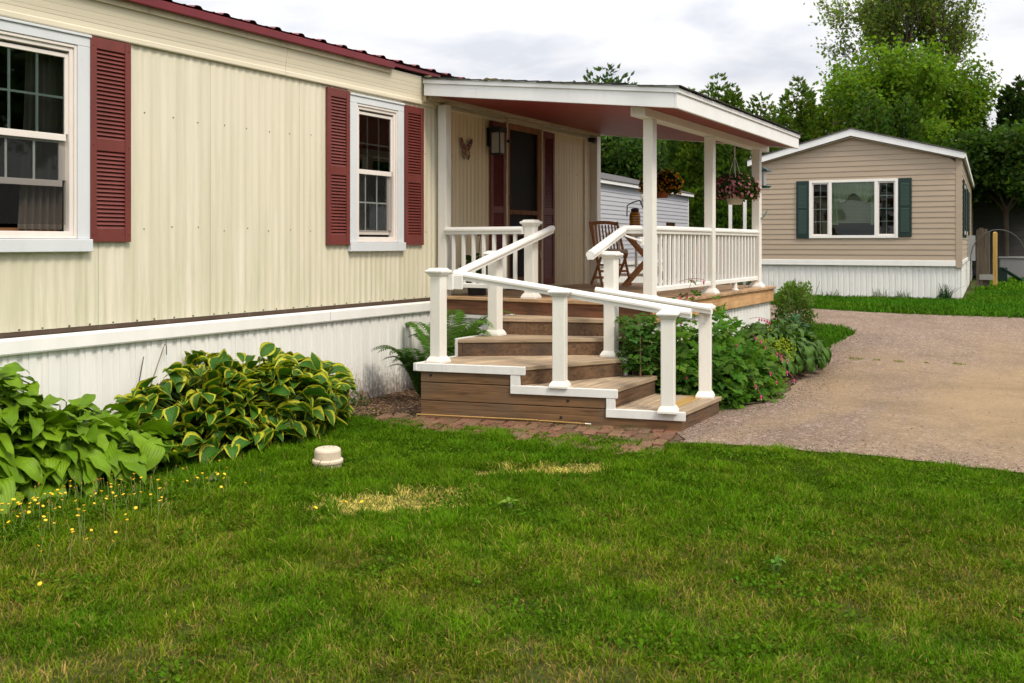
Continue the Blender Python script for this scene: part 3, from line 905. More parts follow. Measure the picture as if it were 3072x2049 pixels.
mb.build('bulb', paint('frosted_bulb', (0.72, 0.66, 0.45), 0.3), lamp, smooth=True)

# butterfly ornament
bf = thing('butterfly_ornament', 'metal butterfly wall ornament with orange and brown wings on the porch wall', 'ornament', (9.43, -0.02, 2.72))
def wing(mb, sx, outline, cx=9.43, cz=2.72, lean=0.06):
    n = len(outline)
    for off in (0.0, 0.004):
        pass
    vs = []
    for th in (0, 0.004):
        for x, z in outline:
            vs.append((cx + sx * x * 0.86, -0.028 - abs(x) * lean - th, cz + z))
    fs = [tuple(range(n)), tuple(range(2 * n - 1, n - 1, -1))] + [(i, n + i, n + (i + 1) % n, (i + 1) % n) for i in range(n)]
    mb.add(vs, fs)
UP = [(0.008, 0.0), (0.03, 0.05), (0.075, 0.105), (0.12, 0.135), (0.15, 0.13), (0.145, 0.09), (0.12, 0.04), (0.09, 0.0), (0.05, -0.02)]
LO = [(0.008, -0.01), (0.05, -0.024), (0.09, -0.012), (0.098, -0.05), (0.085, -0.095), (0.06, -0.125), (0.035, -0.12), (0.018, -0.07)]
def bfmat(name, c1, c2, c3):
    k = NT(name); v = k.n('ShaderNodeTexVoronoi', {'Vector': k.coord(), 'Scale': 26.0})
    return k.set(k.ramp(v.outputs['Distance'], [(0.15, c2), (0.45, c1), (0.62, c3)]), 0.4, 0.5)
for sx in (-1, 1):
    mb = MB(); wing(mb, sx, UP); mb.build('upper_wing', bfmat('wing_dark', (0.20, 0.045, 0.03), (0.35, 0.15, 0.07), (0.02, 0.03, 0.03)), bf)
    mb = MB(); wing(mb, sx, LO); mb.build('lower_wing', bfmat('wing_tan', (0.30, 0.15, 0.05), (0.45, 0.30, 0.15), (0.04, 0.03, 0.02)), bf)
mb = MB(); mb.tube([(9.43, -0.03, 2.66), (9.43, -0.04, 2.70), (9.43, -0.04, 2.75), (9.43, -0.035, 2.78)], [0.005, 0.009, 0.009, 0.005], 8)
mb.tube([(9.43, -0.035, 2.78), (9.415, -0.04, 2.82), (9.40, -0.045, 2.835)], 0.002, 5); mb.tube([(9.43, -0.035, 2.78), (9.445, -0.04, 2.82), (9.46, -0.045, 2.835)], 0.002, 5)
mb.build('body', M['teak'], bf)

# small black camera under the porch eave
sc_ = thing('security_camera', 'small black camera under the porch roof at the end of the home', 'camera', (12.72, -0.06, 3.12))
mb = MB(); mb.tube([(12.72, -0.04, 3.14), (12.70, -0.16, 3.12)], [0.035, 0.04], 14); mb.build('housing', M['black'], sc_, bevel=0.004)
mb = MB(); mb.tube([(12.72, -0.03, 3.17), (12.72, -0.08, 3.15)], 0.012, 8); mb.build('mount', M['black'], sc_)
# ------------------------------------------------------------------ porch
DZ = 1.008                       # deck height
PX0, PX1, PY = 8.775, 13.18, -2.665
porch = thing('porch', 'covered wooden porch with white railing, maroon ceiling and shingled roof on the cream home', 'porch', (PX0, 0, 0))
mb = MB()
y = -0.035; i = 0
rb = random.Random(11)
# deck boards run along y (straight out from the home)
x = PX0 - 0.02
while x < PX1:
    x1 = min(x + 0.138, PX1 + 0.02)
    mb.box(x, x1, PY - 0.025, -0.034, DZ - 0.034 + rb.uniform(-0.001, 0.001), DZ + rb.uniform(-0.001, 0.001))
    x += 0.144
deck = mb.build('deck', M['deckwood'], porch, bevel=0.004)
mb = MB(); mb.box(PX0 + 0.06, PX1 - 0.02, PY + 0.003, PY + 0.038, DZ - 0.205, DZ - 0.036)
rim = mb.build('rim_board', M['rimwood'], porch, bevel=0.003); rim['label'] = 'fresh yellow rim board on the outer side'
mb = MB(); mb.box(PX0 + 0.012, PX0 + 0.05, PY + 0.01, -0.036, DZ - 0.195, DZ - 0.036)
rim = mb.build('rim_board', M['riser_red'], porch, bevel=0.003); rim['label'] = 'reddish brown rim board at the step end'
mb = MB(); mb.box(PX1 - 0.055, PX1 - 0.017, PY + 0.04, -0.036, DZ - 0.205, DZ - 0.036)
mb.build('rim_board', M['riser_red'], porch)
mb = MB()
skirting(mb, (PX0 + 0.04, PY + 0.048), (PX1 - 0.03, PY + 0.048), lambda x, y: terr(x, y) - 0.03, DZ - 0.20, (0, -1), 0.13)
mb.build('skirting', M['skirt_clean'], porch)
mb = MB()
skirting(mb, (PX0 + 0.03, -0.04), (PX0 + 0.03, PY + 0.05), lambda x, y: -0.03, DZ - 0.19, (-1, 0), 0.15)
mb.box(PX0 + 0.01, PX0 + 0.03, PY + 0.05, -0.04, DZ - 0.235, DZ - 0.197)
mb.build('skirting', M['skirt_clean'], porch)

# posts
def square_post(name, x, y, z0, z1, s, parent, base=True):
    mb = MB(); mb.box(x - s / 2, x + s / 2, y - s / 2, y + s / 2, z0, z1)
    p = mb.build(name, M['post'], parent, bevel=0.007, seg=2)
    if base:
        b = MB(); h = s / 2
        for r0, r1, a, c in ((h + 0.036, h + 0.036, 0, 0.018), (h + 0.036, h + 0.014, 0.018, 0.05), (h + 0.014, h + 0.002, 0.05, 0.062)):
            vs = [(x + q * r0, y + w_ * r0, z0 + a) for q, w_ in ((-1, -1), (1, -1), (1, 1), (-1, 1))] + [(x + q * r1, y + w_ * r1, z0 + c) for q, w_ in ((-1, -1), (1, -1), (1, 1), (-1, 1))]
            b.add(vs, [(0, 1, 5, 4), (1, 2, 6, 5), (2, 3, 7, 6), (3, 0, 4, 7), (4, 5, 6, 7), (0, 3, 2, 1)])
        b.build('base_trim', M['post'], p)
    return p
YP = -2.565
posts = [(8.98, YP), (10.80, YP), (12.69, YP)]
for x, y in posts: square_post('post', x, y, DZ, 2.857, 0.108, porch)
square_post('post', 8.88, -0.105, 0.96, 3.17, 0.11, porch, base=False)
square_post('post', 12.86, -0.07, DZ, 3.20, 0.13, porch, base=False)
# beam
mb = MB(); mb.box(8.72, 13.08, -2.622, -2.505, 2.858, 3.02); mb.box(8.721, 13.078, -2.503, -2.465, 2.864, 3.02)
mb.build('beam', M['post'], porch, bevel=0.004)

# roof: fascia boards, maroon soffit, shingles
RX0, RX1, RY = 8.52, 13.05, -3.035
def zb(y): return 3.245 + (2.880 - 3.245) * (-y / 3.035)      # underside of the fascia
def zt(y): return 3.418 + (3.066 - 3.418) * (-y / 3.035)
roof = MB()
ys = [-0.03 - (3.0 * i / 40) for i in range(41)]
rr = random.Random(4)
mbr = MB()
def slab(mb, x0, x1, ya, yb, o0, o1, fn):
    vs = []
    for x in (x0, x1):
        for y in (ya, yb):
            for o in (o0, o1): vs.append((x, y, fn(y) + o))
    # order: x0ya(0,1) x0yb(2,3) x1ya(4,5) x1yb(6,7)
    mb.add(vs, [(0, 2, 3, 1), (4, 5, 7, 6), (0, 1, 5, 4), (2, 6, 7, 3), (1, 3, 7, 5), (0, 4, 6, 2)])
# shingle courses: overlapping tabs with slightly curled ends
sh = MB()
course = 0; y = RY - 0.045
while y < 0.18:
    y2 = y + 0.30
    x = RX0 - 0.035 - (0.15 if course % 2 else 0)
    while x < RX1 + 0.03:
        xa, xb = max(x, RX0 - 0.035 + rr.uniform(-0.008, 0.008)), min(x + 0.33, RX1 + 0.035 + rr.uniform(-0.006, 0.006))
        if xb - xa > 0.03:
            l = rr.uniform(0.0, 0.010) * (2.0 if xa < RX0 + 0.05 and rr.random() < 0.35 else 1)
            f_ = lambda q: zt(q) + 0.012
            vs = [(xa + .002, y, f_(y) + 0.010 + l), (xb - .002, y, f_(y) + 0.010 + rr.uniform(0, 0.006)), (xb - .002, y2, f_(y2) + 0.003), (xa + .002, y2, f_(y2) + 0.003)]
            lo = [(a, b, c - 0.006) for a, b, c in vs]
            sh.add(vs + lo, [(0, 1, 2, 3), (7, 6, 5, 4), (0, 4, 5, 1), (1, 5, 6, 2), (3, 2, 6, 7), (0, 3, 7, 4)])
        x += 0.335
    y += 0.14; course += 1
def shingle_mat():
    k = NT('mossy_shingles')
    rnd = k.n('ShaderNodeNewGeometry').outputs['Random Per Island']
    cc = k.ramp(rnd, [(0, (0.035, 0.037, 0.036)), (1, (0.085, 0.085, 0.080))])
    f = k.noise(k.coord(), 6, 6, 0.7)
    cc = k.mix(k.ramp(f, [(0.5, (0, 0, 0)), (0.64, (0.8,) * 3)]), cc, (0.075, 0.075, 0.03))
    g = k.noise(k.coord(), 220, 2); k.bump(g, 0.5, 0.003)
    return k.set(cc, 0.95, 0.15)
roof_o = sh.build('roof', shingle_mat(), porch)
mb = MB()
for x0, x1, o0, o1 in ((RX0, RX0 + 0.032, 0.0, -0.045), (RX0 - 0.014, RX0 + 0.018, 0, 0)): pass
def rake(mb, x0, x1, lo, hi, ya, yb):
    vs = [(x, y, z) for x in (x0, x1) for y, z in ((ya, lo(ya)), (yb, lo(yb)), (yb, hi(yb)), (ya, hi(ya)))]
    mb.add(vs, [(3, 2, 1, 0), (4, 5, 6, 7), (0, 1, 5, 4), (1, 2, 6, 5), (2, 3, 7, 6), (3, 0, 4, 7)])
split = lambda y: zt(y) - 0.042
rake(mb, RX0, RX0 + 0.03, zb, split, -0.075, RY + 0.031)
rake(mb, RX1 - 0.03, RX1, zb, split, -0.075, RY + 0.031)
mb.add([(RX0, RY, zb(RY)), (RX1, RY, zb(RY)), (RX1, RY + 0.03, zb(RY)), (RX0, RY + 0.03, zb(RY)), (RX0, RY, split(RY)), (RX1, RY, split(RY)), (RX1, RY + 0.03, split(RY)), (RX0, RY + 0.03, split(RY))],
       [(0, 3, 2, 1), (4, 5, 6, 7), (0, 1, 5, 4), (1, 2, 6, 5), (2, 3, 7, 6), (3, 0, 4, 7)])
mb.build('fascia', M['fascia'], roof_o, bevel=0.003)
mb = MB()
rake(mb, RX0 - 0.016, RX0 + 0.028, lambda y: split(y) + 0.001, lambda y: zt(y) + 0.004, -0.075, RY + 0.029)
rake(mb, RX1 - 0.028, RX1 + 0.016, lambda y: split(y) + 0.001, lambda y: zt(y) + 0.004, -0.075, RY + 0.029)
a_, b_ = split(RY) + 0.001, zt(RY) + 0.004
mb.add([(RX0 - .016, RY - .016, a_), (RX1 + .016, RY - .016, a_), (RX1 + .016, RY + 0.028, a_), (RX0 - .016, RY + 0.028, a_), (RX0 - .016, RY - .016, b_), (RX1 + .016, RY - .016, b_), (RX1 + .016, RY + 0.028, b_), (RX0 - .016, RY + 0.028, b_)],
       [(0, 3, 2, 1), (4, 5, 6, 7), (0, 1, 5, 4), (1, 2, 6, 5), (2, 3, 7, 6), (3, 0, 4, 7)])
mb.build('shingle_mould', M['fascia'], roof_o, bevel=0.003)
mb = MB()
rake(mb, RX0 - 0.026, RX0 - 0.002, lambda y: zt(y) + 0.0045, lambda y: zt(y) + 0.016, 0.02, RY - 0.02)
M['galv'] = paint('galvanised_edge', (0.36, 0.38, 0.36), 0.45, 0.1, dirt=(0.1, 0.11, 0.08), dirt_amt=0.5); mb.build('drip_edge', M['galv'], roof_o); mb = MB()
rake(mb, RX1 + 0.002, RX1 + 0.026, lambda y: zt(y) + 0.0045, lambda y: zt(y) + 0.016, 0.02, RY - 0.02)
mb.build('drip_edge', M['galv'], roof_o)
# soffit planks run along x with fine joints
mb = MB()
n = 38
for i in range(n):
    ya = -0.04 - (2.96 * i / n); yb = -0.04 - (2.96 * (i + 1) / n) + 0.003
    slab(mb, RX0 + 0.031, RX1 - 0.031, ya, yb, 0.012, 0.024, zb)
mb.build('soffit', paint('maroon_soffit', (0.27, 0.050, 0.040), 0.5, 0.12, dirt=(0.12, 0.025, 0.02), dirt_amt=0.5, scale=2, stretch=(0.3, 6, 1), spec=0.22), roof_o, bevel=0.002)
mb = MB(); mb.add([(RX0 + .03, -0.02, zt(0) + .004), (RX1 - .03, -0.02, zt(0) + .004), (RX1 - .03, RY + .03, zt(RY) + .003), (RX0 + .03, RY + .03, zt(RY) + .003)], [(0, 3, 2, 1)])
mb.build('sheathing', M['dark'], roof_o)
# wedge between home and porch roof
mb = MB(); mb.box(8.56, 9.0, -0.072, -0.02, 3.17, 3.24); mb.box(8.60, 12.9, -0.12, -0.075, 3.20, 3.245)
mb.build('rafter_block', M['cream_old'], roof_o, bevel=0.003)
# moss tufts on the shingles
for (x, y, s) in ((8.56, -0.95, 0.075), (8.6, -1.12, 0.06), (8.58, -1.95, 0.05), (8.56, -0.1, 0.07)):
    mb = MB(); rm = random.Random(int(x * 100 + y * 1000))
    for _ in range(9):
        a, r = rm.uniform(0, 6.28), rm.uniform(0, s)
        h = s * rm.uniform(0.25, 0.5)
        cx, cy = x + r * math.cos(a) * 0.7, y + r * math.sin(a) * 1.6
        mb.lathe([(h * 1.2, -0.01), (h * 1.25, h * 0.35), (h * 0.8, h * 0.8), (0, h)], cx, cy, zt(cy) + 0.018, 9)
    mb.build('moss', paint('moss', (0.13, 0.11, 0.05), 0.95, 0.3, dirt=(0.25, 0.2, 0.1), dirt_amt=0.6, scale=60, stretch=(1, 1, 1)), roof_o, smooth=True)

# railings
RAILP = [(-0.030, -0.042), (-0.033, -0.020), (-0.037, -0.014), (-0.045, -0.004), (-0.046, 0.012), (-0.041, 0.024), (-0.030, 0.034), (-0.015, 0.040), (0, 0.041), (0.015, 0.040), (0.030, 0.034), (0.041, 0.024), (0.046, 0.012), (0.045, -0.004), (0.037, -0.014), (0.033, -0.020), (0.030, -0.042)]
BOT = [(-0.028, -0.022), (-0.028, 0.018), (-0.018, 0.026), (0.018, 0.026), (0.028, 0.018), (0.028, -0.022)]
def railing(p, q, n, bw, label, ztop=1.742, zbot=1.130, name='railing'):
    mb = MB(); mb.sweep(RAILP, (p[0], p[1], ztop), (q[0], q[1], ztop))
    r = mb.build(name, M['white'], porch, smooth=False); r['label'] = label
    mb = MB(); mb.sweep(BOT, (p[0], p[1], zbot), (q[0], q[1], zbot)); mb.build('bottom_rail', M['white'], r)
    for i in range(n):
        t = (i + 0.75) / (n + 0.5)
        x, y = p[0] + (q[0] - p[0]) * t, p[1] + (q[1] - p[1]) * t
        mb = MB(); mb.box(x - bw / 2, x + bw / 2, y - bw / 2, y + bw / 2, zbot + 0.026, ztop - 0.041)
        mb.build('baluster', M['white'], r, bevel=0.003)
    return r
railing((8.835, -0.16), (8.835, -1.165), 7, 0.036, 'near end railing beside the door')
railing((9.034, YP), (10.746, YP), 13, 0.032, 'outer railing, nearer section')
railing((10.854, YP), (12.636, YP), 13, 0.032, 'outer railing, farther section')
mb = MB(); mb.lathe([(0.045, 0), (0.045, 0.012), (0.03, 0.02), (0.026, 0.10)], 11.75, YP, DZ, 12); mb.build('rail_foot', M['white'], porch, smooth=False)
mbx = railing((13.10, -0.15), (13.10, -2.5), 8, 0.036, 'far end railing behind the chair')
def newel(x, y, z0, z1, parent, rz=0.0, s=0.114, name='newel_post', label=None):
    """sleeved newel post with skirt and moulded flat-pyramid cap"""
    mb = MB(); mb.box(-s / 2, s / 2, -s / 2, s / 2, z0, z1 - 0.055)
    rot = Matrix.Rotation(rz, 4, 'Z')
    def place(m): m.v = [tuple(rot @ Vector(p) + Vector((x, y, 0))) for p in m.v]; return m
    p = place(mb).build(name, M['post'], parent, bevel=0.007, seg=2)
    if label: p['label'] = label
    h = s / 2
    def rings(mb, prof):
        for (r0, a), (r1, c) in zip(prof, prof[1:]):
            vs = [(q * r0, w_ * r0, a) for q, w_ in ((-1, -1), (1, -1), (1, 1), (-1, 1))] + [(q * r1, w_ * r1, c) for q, w_ in ((-1, -1), (1, -1), (1, 1), (-1, 1))]
            mb.add(vs, [(0, 1, 5, 4), (1, 2, 6, 5), (2, 3, 7, 6), (3, 0, 4, 7)])
        r, z = prof[-1]; mb.add([(q * r, w_ * r, z) for q, w_ in ((-1, -1), (1, -1), (1, 1), (-1, 1))], [(0, 1, 2, 3)])
        r, z = prof[0]; mb.add([(q * r, w_ * r, z) for q, w_ in ((-1, -1), (1, -1), (1, 1), (-1, 1))], [(3, 2, 1, 0)])
    mb = MB(); rings(mb, [(h + 0.001, z1 - 0.075), (h + 0.012, z1 - 0.065), (h + 0.016, z1 - 0.052), (h + 0.030, z1 - 0.044), (h + 0.034, z1 - 0.034), (h + 0.034, z1 - 0.026), (h + 0.028, z1 - 0.020), (h + 0.012, z1 - 0.014), (h + 0.008, z1 - 0.004), (h - 0.002, z1)])
    place(mb).build('cap', M['post'], p)
    mb = MB(); rings(mb, [(h + 0.026, z0), (h + 0.026, z0 + 0.016), (h + 0.013, z0 + 0.044), (h + 0.008, z0 + 0.048), (h + 0.002, z0 + 0.058)])
    place(mb).build('base_trim', M['post'], p)
    return p
newel(8.90, -1.225, DZ, 1.855, porch, label='newel post ending the near railing')

# ------------------------------------------------------------------ winding steps
steps = thing('wooden_steps', 'winding weathered wooden steps with white edge trim leading up to the porch', 'steps', (7.9, -2.2, 0))
T = [0.0, 0.167, 0.333, 0.5, 0.667, 0.836]
SA = (7.035, -1.115); SB = (7.635, -3.425)           # outer (left) side line
sd = Vector((SB[0] - SA[0], SB[1] - SA[1])).normalized()
def on_side(y, off=0.0):
    t = (y - SA[1]) / (SB[1] - SA[1]); return (SA[0] + t * (SB[0] - SA[0]) + off, y)
def boards(mb, poly, fx, fy, z0, z1, wd=0.139, gap=0.007, jit=0.0015, seed=0, only=None):
    """split a plan polygon into boards parallel to the front edge whose outward normal is (fx, fy)"""
    l = math.hypot(fx, fy); fx, fy = fx / l, fy / l
    ds = [p[0] * fx + p[1] * fy for p in poly]; d = max(ds); lo = min(ds); r = random.Random(seed)
    while d > lo + 0.01:
        q = clip(poly, fx, fy, d - gap / 2)
        q = clip(q, -fx, -fy, -(d - wd + gap / 2))
        ok = only is None or only(int(round((max(ds) - d) / wd)))
        if len(q) > 2 and ok: mb.prism(q, z0 + r.uniform(-jit, jit), z1 + r.uniform(-jit, jit))
        d -= wd
TH = 0.036
def tread(poly, nrm, z, mat, seed, name='tread', label=None):
    mb = MB(); boards(mb, poly, nrm[0], nrm[1], z - TH, z, seed=seed)
    o = mb.build(name, mat, steps, bevel=0.004, seg=2)
    if label: o['label'] = label
    return o
def riser(p, q, z0, z1, mat=None, th=0.03):
    mb = MB(); p, q = Vector(p), Vector(q); d = (q - p).normalized(); n_ = Vector((d.y, -d.x)) * th / 2
    mb.prism([tuple(p + n_), tuple(q + n_), tuple(q - n_), tuple(p - n_)], z0, z1)
    return mb.build('riser', mat or M['riser'], steps, bevel=0.003)
# step one (lowest)
P1_ = [on_side(-2.70, 0.02), on_side(-3.42, 0.02), (8.64, -3.43), (8.46, -2.70)]
lo_ = clip(P1_, 0, -1, 3.285); mid_ = clip(clip(P1_, 0, 1, -3.147), 0, -1, 3.285)
mb = MB(); boards(mb, P1_, 0, -1, T[1] - TH, T[1], seed=1, only=lambda i: i != 1); mb.build('tread', M['tread_x'], steps, bevel=0.004, seg=2)
mb = MB(); boards(mb, P1_, 0, -1, T[1] - TH, T[1] + 0.001, seed=1, only=lambda i: i == 1)
yb_ = mb.build('tread', M['yellowboard'], steps, bevel=0.004, seg=2); yb_['label'] = 'fresh yellow replacement board of the lowest tread'
# step two
tread([on_side(-1.92, 0.02), on_side(-2.845, 0.02), (8.50, -2.845), (8.44, -2.42)], (0, -1), T[2], M['tread_x'], 2)
# corner step three
fr3 = (on_side(-2.02, 0.02), (8.30, -2.565))
tread([on_side(-1.10, 0.02), fr3[0], fr3[1], (8.58, -2.50), (8.60, -2.35), (7.80, -1.10)], (-0.47, -0.88), T[3], M['tread'], 3)
fr4 = ((7.665, -1.11), (8.62, -2.48))
tread([fr4[0], fr4[1], (8.80, -2.50), (8.80, -2.1), (8.40, -1.11)], (-0.82, -0.57), T[4], wood('weathered_tread_turn', TREAD_L, TREAD_D, R(-55), stain=(0.30, 0.225, 0.15)), 4)
fr5 = ((8.255, -1.11), (8.74, -2.46))
tread([fr5[0], fr5[1], (8.785, -2.50), (8.785, -1.11)], (-0.94, -0.34), T[5], wood('weathered_tread_top', TREAD_L, TREAD_D, R(-70), stain=(0.30, 0.225, 0.15)), 5)
ins = lambda p, q, o: None
def off(p, nx, ny, o):
    l = math.hypot(nx, ny); return (p[0] - nx / l * o, p[1] - ny / l * o)
riser((on_side(-3.395, 0.03)[0], -3.39), (8.61, -3.395), 0.0, T[1] - TH)
riser((on_side(-2.82, 0.03)[0], -2.815), (8.47, -2.815), T[1], T[2] - TH)
riser(off(fr3[0], -0.47, -0.88, 0.03), off(fr3[1], -0.47, -0.88, 0.03), T[2], T[3] - TH)
riser(off(fr4[0], -0.82, -0.57, 0.03), off(fr4[1], -0.82, -0.57, 0.03), T[3], T[4] - TH)
riser(off(fr5[0], -0.94, -0.34, 0.03), off(fr5[1], -0.94, -0.34, 0.03), T[4], T[5] - TH)
riser((8.77, -1.13), (8.77, -2.52), T[5], DZ - 0.20)
# wall-side closing boards under the upper treads and the hidden right side
riser((7.08, -1.14), (8.76, -1.14), 0.0, T[3] - TH, M['sidewood']); riser((7.70, -1.14), (8.76, -1.14), T[3], T[4] - TH); riser((8.28, -1.14), (8.76, -1.14), T[4], T[5] - TH)
riser((8.60, -3.40), (8.43, -2.53), 0.0, T[1] - TH); riser((8.46, -2.80), (8.40, -2.55), T[1], T[2] - TH); riser((8.30, -2.545), (8.76, -2.50), 0.0, T[3] - TH); riser((8.64, -2.47), (8.76, -2.47), T[3], T[5] - TH)
# stepped side wall of three wide boards
def side_panel(y0, y1, z0, z1):
    mb = MB(); a, b = Vector(on_side(y0)), Vector(on_side(y1)); n_ = Vector((sd.y, -sd.x))
    if n_.x > 0: n_ = -n_
    a2, b2 = a - n_ * 0.035, b - n_ * 0.035
    mb.prism([tuple(a), tuple(b), tuple(b2), tuple(a2)], z0, z1)
    return mb
bz = [0.0, 0.165, 0.167, 0.331, 0.333, 0.44]
m = side_panel(-1.125, -3.41, 0.0, 0.10); m2 = side_panel(-1.125, -2.80, 0.1003, 0.163); m.add(m2.v, m2.f); m.build('side_board', M['sidewood'], steps, bevel=0.003)
m = side_panel(-1.125, -2.80, 0.170, 0.27); m2 = side_panel(-1.125, -2.0, 0.2703, 0.328); m.add(m2.v, m2.f); m.build('side_board', M['sidewood'], steps, bevel=0.003)
side_panel(-1.125, -2.0, 0.336, 0.465).build('side_board', M['sidewood'], steps, bevel=0.003)
for y_, z_ in ((-1.22, 0.40), (-2.46, 0.225), (-2.40, 0.075)):
    mb = MB(); mb.lathe([(0.013, 0.0), (0.012, 0.006), (0.0, 0.009)], 0, 0, 0, 10)
    n_ = Vector((sd.y, -sd.x)); n_ = -n_ if n_.x > 0 else n_; c_ = Vector(on_side(y_)); t2 = Vector((-n_.y, n_.x))
    mb.v = [(c_.x + n_.x * vz + t2.x * vx, c_.y + n_.y * vz + t2.y * vx, z_ + vy) for vx, vy, vz in mb.v]
    mb.build('bolt', M['black'], steps)
# white edge trim
def trim_bar(y0, y1, z0, z1, out_=0.020):
    mb = MB(); a, b = Vector(on_side(y0)), Vector(on_side(y1)); n_ = Vector((sd.y, -sd.x))
    if n_.x > 0: n_ = -n_
    mb.prism([tuple(a + n_ * out_), tuple(b + n_ * out_), tuple(b - n_ * 0.018), tuple(a - n_ * 0.018)], z0, z1)
    return mb.build('edge_trim', M['trim_w'], steps, bevel=0.003)
M['trim_w'] = paint('painted_edge_trim', (0.74, 0.74, 0.73), 0.5, 0.06, dirt=(0.35, 0.29, 0.2), dirt_amt=0.4, scale=5)
trim_bar(-1.06, -2.085, 0.432, 0.505); trim_bar(-1.955, -2.04, 0.337, 0.431, 0.016)
trim_bar(-1.956, -2.885, 0.264, 0.338); trim_bar(-2.79, -2.865, 0.171, 0.263, 0.016)
trim_bar(-2.788, -3.445, 0.098, 0.172)
mb = MB(); mb.prism([(7.0, -1.10), (7.70, -1.10), (7.70, -1.075), (7.0, -1.075)], 0.44, 0.507); mb.prism([(7.66, -1.10), (7.70, -1.10), (7.70, -1.075), (7.66, -1.075)], 0.508, 0.60); mb.prism([(7.66, -1.10), (8.28, -1.10), (8.28, -1.075), (7.66, -1.075)], 0.601, 0.674); mb.prism([(8.24, -1.10), (8.77, -1.10), (8.77, -1.075), (8.24, -1.075)], 0.77, 0.843); mb.prism([(8.24, -1.10), (8.28, -1.10), (8.28, -1.075), (8.24, -1.075)], 0.675, 0.769)
mb.build('edge_trim', M['trim_w'], steps, bevel=0.003)
mb = MB(); mb.prism([(8.30, -2.60), (8.36, -2.60), (8.42, -2.47), (8.36, -2.47)], 0.45, 0.507); mb.prism([(8.34, -2.585), (8.385, -2.585), (8.40, -2.55), (8.355, -2.55)], 0.335, 0.449)
mb.build('edge_trim', M['trim_w'], steps, bevel=0.003)
# yellow replacement board on the lowest tread
# newel posts
rz_low = math.atan2(sd.y, sd.x) + math.pi / 2
newel(7.19, -1.215, T[3], 1.372, steps, 0.0, label='newel post at the outer corner of the steps')
newel(8.20, -1.205, T[4], 1.525, steps, 0.0, label='newel post on the wall side, second from the top')
newel(7.405, -2.37, T[2], 1.204, steps, rz_low, label='newel post in front of the middle step')
newel(7.60, -3.305, T[1], 1.032, steps, rz_low, label='newel post at the lowest step, lawn side')
newel(8.44, -2.385, T[3], 1.522, steps, 0.0, label='newel post on the flower bed side, upper')
newel(8.53, -3.305, T[1], 1.036, steps, rz_low, label='newel post at the lowest step, flower bed side')
# hand rails with brackets
def handrail(p, q, label, brackets=(), side=(0, 0)):
    mb = MB(); mb.sweep(RAILP, p, q)
    r = mb.build('handrail', M['white'], steps); r['label'] = label
    for (a, b) in brackets:
        mb = MB(); mb.bar(a, b, 0.035, 0.02); mb.bar((a[0], a[1], a[2] - 0.045), (a[0], a[1], a[2] + 0.045), 0.045, 0.02, up=(1, 0, 0)); mb.build('bracket', M['white'], r, bevel=0.003)
    return r
C1 = (7.335, -1.335, 1.318)
handrail((9.16, -1.335, 1.755), C1, 'upper handrail on the wall side', [((8.90, -1.285, 1.64), (8.92, -1.33, 1.67)), ((8.20, -1.265, 1.44), (8.21, -1.33, 1.49))])
handrail((7.335, -1.30, 1.312), (7.735, -3.46, 1.002), 'long lower handrail on the lawn side', [((7.46, -2.37, 1.10), (7.52, -2.38, 1.13)), ((7.66, -3.29, 0.92), (7.70, -3.29, 0.98))])
handrail((8.93, -2.30, 1.740), (8.15, -2.30, 1.487), 'upper handrail on the flower bed side', [((8.44, -2.328, 1.48), (8.44, -2.30, 1.53)), ((8.93, -2.50, 1.62), (8.86, -2.34, 1.68))])
mb = MB(); mb.sweep(RAILP, (8.93, -2.30, 1.742), (8.98, -2.52, 1.742)); mb.build('handrail', M['white'], steps)
handrail((8.37, -2.26, 1.135), (8.44, -3.40, 0.992), 'lower handrail on the flower bed side', [((8.44, -2.328, 1.04), (8.40, -2.32, 1.09)), ((8.475, -3.30, 0.90), (8.455, -3.30, 0.95))])
mb = MB(); mb.box(7.248, 7.275, -1.33, -1.19, 1.17, 1.31); mb.box(7.2755, 7.29, -1.42, -1.25, 1.175, 1.305); mb.bar((7.285, -1.37, 1.24), (7.345, -1.33, 1.285), 0.03, 0.02); mb.build('bracket_block', M['white'], steps, bevel=0.003)

# thin sticks lying along the foot of the steps
for (p, q, r_, lab) in (((6.98, -1.12, 0.045), (7.28, -2.08, 0.04), 0.006, 'yellow stick lying on the bricks at the far end of the steps'),
                      ((7.32, -2.2, 0.036), (7.40, -2.62, 0.036), 0.0055, 'short yellow stick with pale end lying beside the middle of the steps')):
    t = thing('stick', lab, 'stick', p, 'yellow sticks at the foot of the steps')
    mb = MB(); mb.tube([p, [(a + b) / 2 for a, b in zip(p, q)], q], r_, 8); mb.build('shaft', M['yellowboard'], t)
    e = [b + (b - a) * 0.12 for a, b in zip(p, q)]
    mb = MB(); mb.tube([q, e], r_ * 1.02, 8); mb.build('tip', M['white'] if 'pale' in lab else M['yellowboard'], t)
